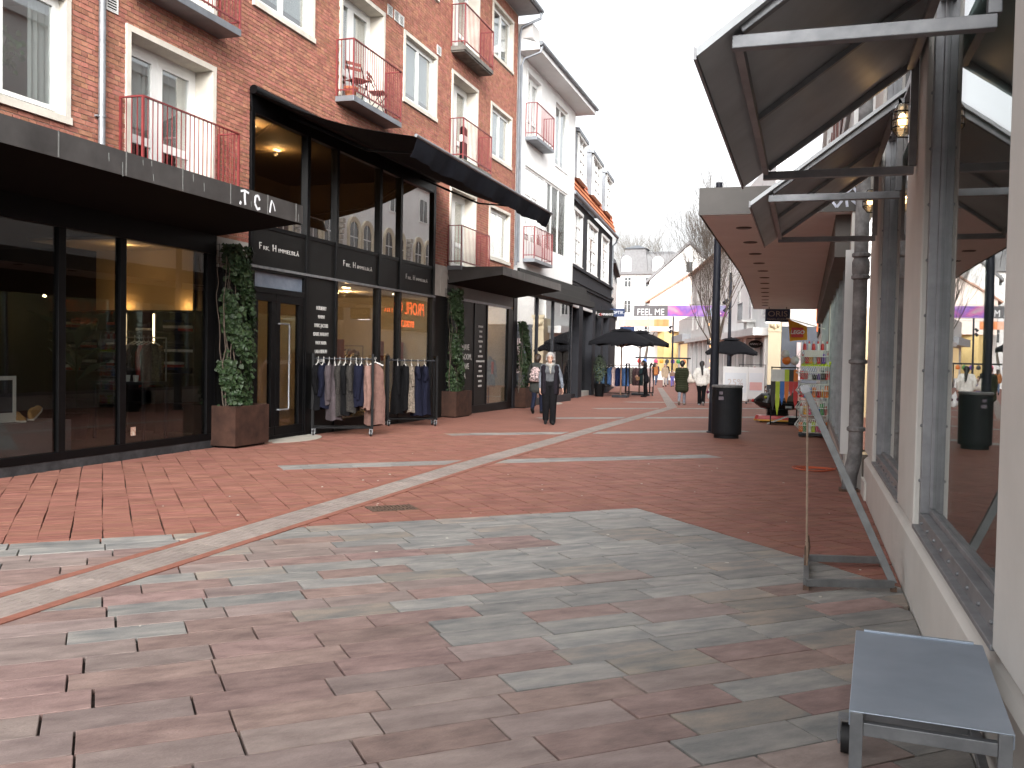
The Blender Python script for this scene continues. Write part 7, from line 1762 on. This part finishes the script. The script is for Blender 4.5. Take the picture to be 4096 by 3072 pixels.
def hand_prims(w, d, side, out, curl=0.5):
    """palm, four bent fingers of different length and a thumb from the side of the palm; w wrist, d direction down the hand, out = palm normal"""
    w, d, out = Vector(w), Vector(d).normalized(), Vector(out).normalized(); lat = d.cross(out).normalized() * side
    P = []
    for q in (-0.02, 0.0, 0.02): P.append((w + lat * q * 0.5, w + d * 0.085 + lat * q, 0.017, 0.016, 'skin'))
    for i, (q, L_) in enumerate(((-0.028, 0.062), (-0.010, 0.075), (0.009, 0.078), (0.027, 0.068))):
        a = w + d * 0.09 + lat * q; b = a + (d + out * curl * 0.5).normalized() * L_ * 0.5; c = b + (d * 0.6 + out * curl).normalized() * L_ * 0.5
        P += [(a, b, 0.0095, 0.009, 'skin'), (b, c, 0.009, 0.0075, 'skin')]
    a = w + d * 0.03 - lat * 0.028; b = a + (d * 0.7 - lat * 0.6 + out * 0.3).normalized() * 0.04; c = b + (d * 0.9 + out * 0.4).normalized() * 0.03
    P += [(a, b, 0.012, 0.0105, 'skin'), (b, c, 0.0105, 0.009, 'skin')]
    return [(tuple(a), tuple(b), r0, r1, k) for a, b, r0, r1, k in P]
def person(label, loc, rz, hgt, mats, stride=0.16, fwd=1, armL=None, armR=None, coat=None, head=(0, 0), hair=None, voxel=0.009, wide=1.0, lean=0.0, pants_r=(0.088, 0.066, 0.056), top_r=1.0, sleeves='sleeve', hairm=None, legs_z=0.0, bust=0.0):
    t = empty('person', loc, rz); tag(t, label, 'person')
    P = []; sk = hgt / 1.70
    L = lambda x, y, z: (x, y + lean * max(0, z - 0.9), z)
    for s in (-1, 1):
        st_ = stride * s * fwd
        hip = (s * 0.088 * wide, 0, 0.90)
        if st_ > 0:      # trailing leg, heel raised
            kn = (s * 0.085, -0.02 + st_ * 0.35, 0.49); an = (s * 0.08, st_ * 1.15, 0.15 + st_ * 0.25); toe = (an[0] * 1.1, an[1] - 0.07, 0.035); heel = (an[0], an[1] + 0.05, an[2] - 0.05)
        else:
            kn = (s * 0.085, -0.03 + st_ * 0.55, 0.50); an = (s * 0.08, st_, 0.10); toe = (an[0] * 1.2, an[1] - 0.17, 0.038); heel = (an[0], an[1] + 0.045, 0.045)
        P += [(hip, kn, pants_r[0] * wide, pants_r[1], 'pants'), (kn, (an[0], an[1], an[2] - 0.02), pants_r[1], pants_r[2], 'pants'), (heel, toe, 0.042, 0.036, 'shoe'), ((an[0], an[1], an[2] - 0.03), (an[0], an[1] - 0.06, 0.06), 0.04, 0.04, 'shoe')]
    P += [(L(-0.075 * wide, 0, 0.95), L(0.075 * wide, 0, 0.95), 0.108, 0.108, 'pants' if not coat else 'top')]
    for z, hw, r_ in ((1.04, 0.065, 0.105), (1.14, 0.07, 0.106), (1.24, 0.09, 0.112), (1.32, 0.10, 0.102), (1.385, 0.125, 0.062)):
        P.append((L(-hw * wide, 0, z), L(hw * wide, 0, z), r_ * top_r, r_ * top_r, 'top'))
    lv_ = [(0.95, 0.075, 0.106), (1.04, 0.065, 0.105), (1.14, 0.07, 0.106), (1.24, 0.09, 0.112), (1.32, 0.10, 0.102)]
    for (z0, h0, r0), (z1, h1, r1) in zip(lv_, lv_[1:]):
        for f_ in (-1, -0.4, 0.4, 1): P.append((L(f_ * h0 * wide, 0, z0), L(f_ * h1 * wide, 0, z1), r0 * top_r, r1 * top_r, 'top' if z0 > 1 or coat else ('top' if z0 > 0.99 else 'pants')))
    if bust: P += [(L(-0.07, -0.06, 1.26), L(0.07, -0.06, 1.26), 0.075, 0.075, 'top')]
    if coat:
        z = 0.92
        while z > coat:
            f_ = (0.92 - z) / 0.3; P.append(((-0.085 * wide - 0.02 * f_, 0.01, z), (0.085 * wide + 0.02 * f_, 0.01, z), 0.125 + 0.02 * f_, 0.125 + 0.02 * f_, 'top')); z -= 0.05
    P.append((L(0, 0.01, 1.38), L(0, -0.005, 1.50), 0.052, 0.050, 'skin'))
    hx, hy = head
    P += [(L(hx, hy + 0.015, 1.59), L(hx, hy + 0.005, 1.615), 0.088, 0.088, 'skin'), (L(hx, hy - 0.03, 1.575), L(hx, hy - 0.03, 1.60), 0.074, 0.074, 'skin'), (L(hx, hy - 0.048, 1.525), L(hx, hy - 0.052, 1.53), 0.05, 0.05, 'skin'), (L(hx, hy - 0.10, 1.585), L(hx, hy - 0.112, 1.562), 0.012, 0.016, 'skin'), (L(hx - 0.025, hy - 0.085, 1.522), L(hx + 0.025, hy - 0.085, 1.522), 0.013, 0.013, 'skin'),
          (L(hx - 0.088, hy, 1.58), L(hx - 0.09, hy, 1.60), 0.018, 0.018, 'skin'), (L(hx + 0.088, hy, 1.58), L(hx + 0.09, hy, 1.60), 0.018, 0.018, 'skin')]
    for s, arm in ((-1, armR), (1, armL)):
        el, wr = arm if arm else ((s * 0.235, 0.03, 1.12), (s * 0.235, -0.03, 0.90))
        sh_ = L(s * 0.172 * wide, 0, 1.375)
        P += [(sh_, el, 0.058 * top_r, 0.047 * top_r, sleeves), (el, wr, 0.046 * top_r, 0.034 * top_r, sleeves)]
        d = Vector(wr) - Vector(el)
        P += hand_prims(Vector(wr) + d.normalized() * 0.02, d, s, (-s * 0.9, -0.3, 0.1))
    b = blob('body', P, {**{'skin': SKIN}, **mats}, t, voxel, 2, sk)
    e_ = MB()
    for s in (-1, 1): e_.ball((hx + s * 0.034, hy - 0.098 + lean * 0.7, 1.60), 0.011, 8)
    e_.v = [tuple(Vector(q) * sk) for q in e_.v]; e_.build('eyes', M('dark_eye', (0.03, 0.025, 0.02), 0.3), t, smooth=True)
    if hair:
        hp = [(L(*a), L(*c), r0, r1, 'hair') for a, c, r0, r1 in hair]
        blob('hair', hp, {'hair': hairm}, t, 0.011, 1, sk)
    return t
HGREY = M('grey_white_hair', (0.27, 0.26, 0.25), 0.6, 0.2, 60, stretch=(1, 1, 0.3)); HBRN = M('dark_brown_hair', (0.035, 0.022, 0.015), 0.5, 0.25, 60, stretch=(1, 1, 0.3)); HBLK = M('black_hair', (0.012, 0.010, 0.010), 0.45, 0.25, 60, stretch=(1, 1, 0.3))
short = [((0, 0.03, 1.63), (0, 0.0, 1.645), 0.094, 0.088), ((0, 0.055, 1.58), (0, 0.05, 1.60), 0.078, 0.08), ((-0.055, 0.02, 1.60), (-0.055, -0.02, 1.635), 0.05, 0.045), ((0.055, 0.02, 1.60), (0.055, -0.02, 1.635), 0.05, 0.045), ((-0.05, -0.05, 1.665), (0.05, -0.055, 1.67), 0.034, 0.034), ((-0.085, 0.0, 1.54), (-0.075, -0.02, 1.64), 0.03, 0.035), ((0.085, 0.0, 1.54), (0.075, -0.02, 1.64), 0.03, 0.035), ((-0.07, -0.06, 1.61), (-0.055, -0.065, 1.66), 0.022, 0.026), ((0.07, -0.06, 1.61), (0.055, -0.065, 1.66), 0.022, 0.026)]
kn = lambda n, c, **k: M('wear_' + n, c, 0.95, 0.18, 18, 0.25, 70, spec=0.08, **k)
BLKW = kn('black_trousers', (0.008, 0.008, 0.009)); SHOEB = kn('black_shoes', (0.015, 0.015, 0.016))
# woman walking towards the camera
ld = person('grey haired woman in glasses, black vest and grey scarf walking along the street', (-5.79, 21.22, gz(21.2)), R(15), 1.70, dict(top=kn('grey_knit', (0.085, 0.09, 0.097)), sleeve=kn('grey_blue_sleeve', (0.13, 0.145, 0.17)), pants=BLKW, shoe=SHOEB), stride=0.05, fwd=-1,
            armL=((0.265, 0.03, 1.13), (0.30, -0.06, 0.885)), armR=((-0.225, 0.05, 1.12), (-0.225, 0.02, 0.88)), hair=short, hairm=HGREY, voxel=0.0085, pants_r=(0.108, 0.088, 0.078), bust=1)
VEST = kn('black_vest', (0.014, 0.012, 0.016))
vp = []
for z in np.arange(0.76, 1.38, 0.05):
    z = float(z); r_ = 0.075 if z < 1.3 else 0.06; w_ = 0.115 if z < 1.25 else 0.13
    vp += [((-w_, 0.075, z), (w_, 0.075, z), r_, r_, 'v'), ((w_ + 0.03, 0.04, z), (w_ + 0.02, -0.07, z), r_ + 0.005, 0.058, 'v'), ((-w_ - 0.03, 0.04, z), (-w_ - 0.02, -0.07, z), r_ + 0.005, 0.058, 'v')]
blob('vest', vp, {'v': VEST}, ld, 0.012, 2)
sc = [((0.085 * math.cos(a), 0.075 * math.sin(a) - 0.01, 1.44 + 0.02 * math.sin(a)), (0.085 * math.cos(a + 0.5), 0.075 * math.sin(a + 0.5) - 0.01, 1.44 + 0.02 * math.sin(a + 0.5)), 0.036, 0.036, 's') for a in [i * 0.5 for i in range(13)]] + [((0, -0.10, 1.40), (0.01, -0.125, 1.32), 0.045, 0.03, 's'), ((0.0, -0.13, 1.32), (0.015, -0.138, 1.22), 0.03, 0.016, 's')]
blob('scarf', sc, {'s': kn('pale_grey_scarf', (0.24, 0.235, 0.22), col2=(0.36, 0.35, 0.32))}, ld, 0.011, 1)
m = MB()
for s in (-1, 1): m.path([(s * 0.036 + 0.027 * math.cos(a), -0.112, 1.598 + 0.02 * math.sin(a)) for a in [i * math.pi / 6 for i in range(13)]], 0.0035, 5); m.path([(s * 0.063, -0.108, 1.60), (s * 0.092, 0.0, 1.605)], 0.003, 5)
m.path([(-0.01, -0.115, 1.60), (0.01, -0.115, 1.60)], 0.003, 5); m.build('glasses', M('dark_red_spectacle_frame', (0.10, 0.025, 0.02), 0.4), ld)
# person walking away with a patterned backpack
bp = person('person in a long dark grey coat with a flowered backpack, walking away', (-7.35, 25.6, gz(25.6)), R(176), 1.70, dict(top=kn('dark_grey_coat', (0.045, 0.048, 0.045)), sleeve=kn('darker_coat_sleeve', (0.036, 0.039, 0.036)), pants=kn('navy_jeans', (0.014, 0.017, 0.032)), shoe=SHOEB), stride=0.15, coat=0.68, hair=[((0, 0.03, 1.60), (0, 0.0, 1.64), 0.10, 0.095), ((0, 0.05, 1.53), (0, 0.06, 1.58), 0.075, 0.085)], hairm=HBRN, armR=((-0.30, 0.0, 1.14), (-0.36, -0.04, 0.90)), armL=((0.27, 0.02, 1.13), (0.28, -0.05, 0.90)), wide=1.12, top_r=1.08)
blob('hood', [((-0.1, 0.09, 1.40), (0.1, 0.09, 1.40), 0.075, 0.075, 'h'), ((-0.07, 0.14, 1.36), (0.07, 0.14, 1.36), 0.06, 0.06, 'h')], {'h': kn('dark_grey_coat', (0.045, 0.048, 0.045))}, bp, 0.012)
pk = empty('backpack', bp.location, R(176)); tag(pk, 'flowered pale pink backpack worn over the dark grey coat', 'backpack')
blob('bag', [((-0.09, 0.21, 1.0), (0.09, 0.21, 1.0), 0.085, 0.085, 'b'), ((-0.10, 0.20, 1.12), (0.10, 0.20, 1.12), 0.075, 0.075, 'b'), ((-0.08, 0.19, 1.24), (0.08, 0.19, 1.24), 0.065, 0.065, 'b'), ((-0.04, 0.18, 1.30), (0.04, 0.18, 1.30), 0.055, 0.055, 'b'), ((-0.08, 0.27, 1.02), (0.08, 0.27, 1.02), 0.045, 0.045, 'b')], {'b': M('flowered_fabric', (0.10, 0.07, 0.07), 0.8, 0.4, 22, col2=(0.62, 0.48, 0.47), spread=(0.38, 0.62), detail=2)}, pk, 0.012)
m = MB()
for s in (-1, 1): m.path([(s * 0.10, 0.14, 1.32), (s * 0.12, 0.06, 1.46), (s * 0.125, -0.09, 1.38), (s * 0.12, -0.12, 1.2), (s * 0.13, 0.12, 0.98)], 0.016, 6)
m.build('strap', M('grey_webbing', (0.2, 0.2, 0.2), 0.8), pk)
# person in black browsing the rack
rm = person('person in black bending over the far clothes rack with a brown bag', (-7.05, 42.75, gz(42.75)), R(-78), 1.68, dict(top=kn('black_coat', (0.010, 0.010, 0.012)), sleeve=kn('black_coat', (0.010, 0.010, 0.012)), pants=BLKW, shoe=SHOEB), stride=0.04, coat=0.75, lean=-0.16, head=(0, -0.05), armL=((0.22, -0.16, 1.10), (0.16, -0.36, 1.02)), armR=((-0.22, -0.14, 1.10), (-0.16, -0.36, 1.0)), hair=[((0, 0.02, 1.60), (0, -0.01, 1.64), 0.10, 0.095), ((0, 0.05, 1.44), (0, 0.06, 1.58), 0.085, 0.085), ((0.05, 0.0, 1.42), (0.06, 0.02, 1.56), 0.05, 0.06)], hairm=HBLK, voxel=0.012)
o = MB().box(-0.09, 0.09, -0.05, 0.05, 0, 0.17).build('handbag', M('tan_leather', (0.18, 0.09, 0.035), 0.5, 0.15, 8), None, loc=(-7.42, 42.62, gz(42.75) + 0.78), rz=R(20), bevel=0.02); tag(o, 'small tan leather bag held by the person in black', 'handbag')
# two women walking away
gp = person('woman in a quilted dark green coat with a white bag, walking away', (-4.45, 35.25, gz(35.2)), R(182), 1.66, dict(top=kn('olive_quilted_coat', (0.028, 0.032, 0.018)), sleeve=kn('olive_quilted_coat', (0.028, 0.032, 0.018)), pants=kn('grey_jeans', (0.20, 0.21, 0.25)), shoe=kn('taupe_shoes', (0.22, 0.19, 0.17))), stride=0.17, fwd=1, coat=0.60, wide=1.15, top_r=1.12, hair=[((0, 0.03, 1.62), (0, 0.0, 1.64), 0.10, 0.095), ((0, 0.05, 1.55), (0, 0.05, 1.6), 0.075, 0.085)], hairm=HBLK, voxel=0.011)
m = MB()
for i in range(9): z = 0.66 + i * 0.085; m.path([((0.235 + 0.02 * (z < 0.95)) * math.cos(a), 0.005 + 0.148 * math.sin(a), z) for a in [j * math.pi / 10 for j in range(21)]], 0.012, 5)
m.build('quilt_rolls', kn('olive_quilt_roll', (0.045, 0.050, 0.030)), gp)
bg_ = empty('tote_bag', gp.location, R(182)); tag(bg_, 'white cloth bag hanging from the shoulder of the green coat', 'bag')
blob('bag', [((-0.30, 0.02, 0.95), (-0.30, 0.02, 1.12), 0.11, 0.07, 'b'), ((-0.38, 0.02, 0.92), (-0.28, 0.02, 0.92), 0.09, 0.09, 'b'), ((-0.30, 0.02, 1.12), (-0.27, 0.02, 1.25), 0.06, 0.03, 'b')], {'b': M('offwhite_canvas', (0.62, 0.56, 0.50), 0.85, 0.15, 10)}, bg_, 0.012)
MB().path([(-0.29, 0.06, 1.2), (-0.2, 0.04, 1.45), (-0.27, -0.05, 1.2)], 0.012, 6).build('handle', M('offwhite_canvas', (0.62, 0.56, 0.50)), bg_)
wp = person('woman in a white jacket and black trousers with a dark ponytail, walking away', (-3.74, 35.45, gz(35.4)), R(178), 1.66, dict(top=kn('white_jacket', (0.72, 0.70, 0.66)), sleeve=kn('white_jacket', (0.72, 0.70, 0.66)), pants=BLKW, shoe=kn('grey_shoes', (0.3, 0.3, 0.31))), stride=0.06, fwd=-1, coat=0.84, wide=1.18, top_r=1.25, armL=((0.29, 0.05, 1.13), (0.25, -0.03, 0.92)), armR=((-0.29, 0.05, 1.13), (-0.27, -0.02, 0.90)), hair=[((0, 0.03, 1.62), (0, 0.0, 1.64), 0.10, 0.095), ((0, 0.06, 1.55), (0, 0.05, 1.6), 0.08, 0.085), ((-0.01, 0.11, 1.55), (-0.03, 0.17, 1.42), 0.05, 0.055), ((-0.03, 0.17, 1.42), (-0.05, 0.20, 1.20), 0.05, 0.03)], hairm=HBLK, voxel=0.011, pants_r=(0.10, 0.075, 0.075))
wb = empty('shopping_bag', (wp.location.x + 0.33, wp.location.y, wp.location.z), R(178)); tag(wb, 'white plastic carrier bag with dark spots held by the woman in white', 'bag')
blob('bag', [((-0.02, 0, 0.42), (-0.02, 0, 0.62), 0.13, 0.09, 'b'), ((-0.02, 0, 0.34), (-0.02, 0, 0.40), 0.12, 0.13, 'b'), ((0, 0, 0.62), (0, 0, 0.78), 0.07, 0.02, 'b')], {'b': M('white_plastic_bag', (0.72, 0.73, 0.74), 0.4, 0.06, 8)}, wb, 0.013)
m = MB(); m.ball((0.08, 0.09, 0.52), 0.06, 8); m.ball((-0.12, 0.08, 0.50), 0.055, 8); m.build('print', kn('dark_red_print', (0.10, 0.02, 0.05)), wb)
# far pedestrians
def far_person(label, x, y, rz, h_, top, pants, hairm=HBRN, coat=None, stride=0.14, longh=False):
    hr = [((0, 0.03, 1.62), (0, 0.0, 1.64), 0.10, 0.095), ((0, 0.05, 1.55), (0, 0.05, 1.6), 0.075, 0.085)] + ([((0, 0.06, 1.40), (0, 0.06, 1.55), 0.07, 0.08)] if longh else [])
    return person(label, (x, y, gz(y)), rz, h_, dict(top=top, sleeve=top, pants=pants, shoe=SHOEB), stride=stride, coat=coat, hair=hr, hairm=hairm, voxel=0.02)
JE = kn('blue_jeans', (0.10, 0.14, 0.22))
beige = kn('beige_coat', (0.36, 0.28, 0.20))
far_person('far walker with long hair in a rust brown top and jeans', -10.9, 70, R(185), 1.72, kn('rust_top', (0.32, 0.13, 0.05)), JE, coat=0.85, longh=True)
far_person('far walker in a black jacket and grey trousers', -10.6, 74, R(170), 1.74, kn('black_jacket', (0.015, 0.015, 0.018)), kn('grey_jeans', (0.20, 0.21, 0.25)))
far_person('far woman in a beige coat walking towards the camera', -9.55, 66, R(5), 1.64, beige, kn('cream_trousers', (0.55, 0.5, 0.45)), HGREY, coat=0.72)
far_person('child beside the woman in the beige coat', -9.1, 66.6, R(8), 1.25, kn('brown_child_jacket', (0.22, 0.14, 0.11)), kn('blue_leggings', (0.14, 0.13, 0.4)))
far_person('far stroller in a dark blue coat near the end of the street', -12.6, 82, R(30), 1.7, kn('dark_blue_coat', (0.03, 0.04, 0.08)), JE, coat=0.8)
far_person('far stroller in a pale jacket beside the dark blue coat', -13.4, 84, R(200), 1.7, kn('pale_jacket', (0.5, 0.5, 0.5)), JE)
# market stall under the far banners
ms = empty('market_stall', (-13.6, 92, gz(92))); tag(ms, 'far market stall with bags hung under a dark roof', 'market stall')
MB().box(-2.6, 2.6, -0.6, 1.6, 2.1, 2.25).build('roof', DGREY, ms); MB().box(-2.4, 2.4, -0.4, 0.4, 0, 0.85).build('counter', STUC, ms)
for sx in (-1, 1): MB().bar((sx * 2.4, 0.4, 0), (sx * 2.4, 0.4, 2.1), 0.08).build('post', DGREY, ms)
rg = random.Random(3)
for i in range(9):
    c = ['red', 'blue', 'white', 'pink', 'amber', 'black', 'violet', 'green', 'orange'][i]
    o = MB().lathe([(0.14, 0), (0.2, 0.1), (0.18, 0.3), (0.05, 0.42)], (0, 0, 0), 8, sy=0.5).build('hanging_bag', plastic(c), None, loc=(-15.8 + i * 0.55, 91.4, gz(92) + 1.66), smooth=True); tag(o, f'{c} bag hanging under the roof of the far market stall', 'bag')
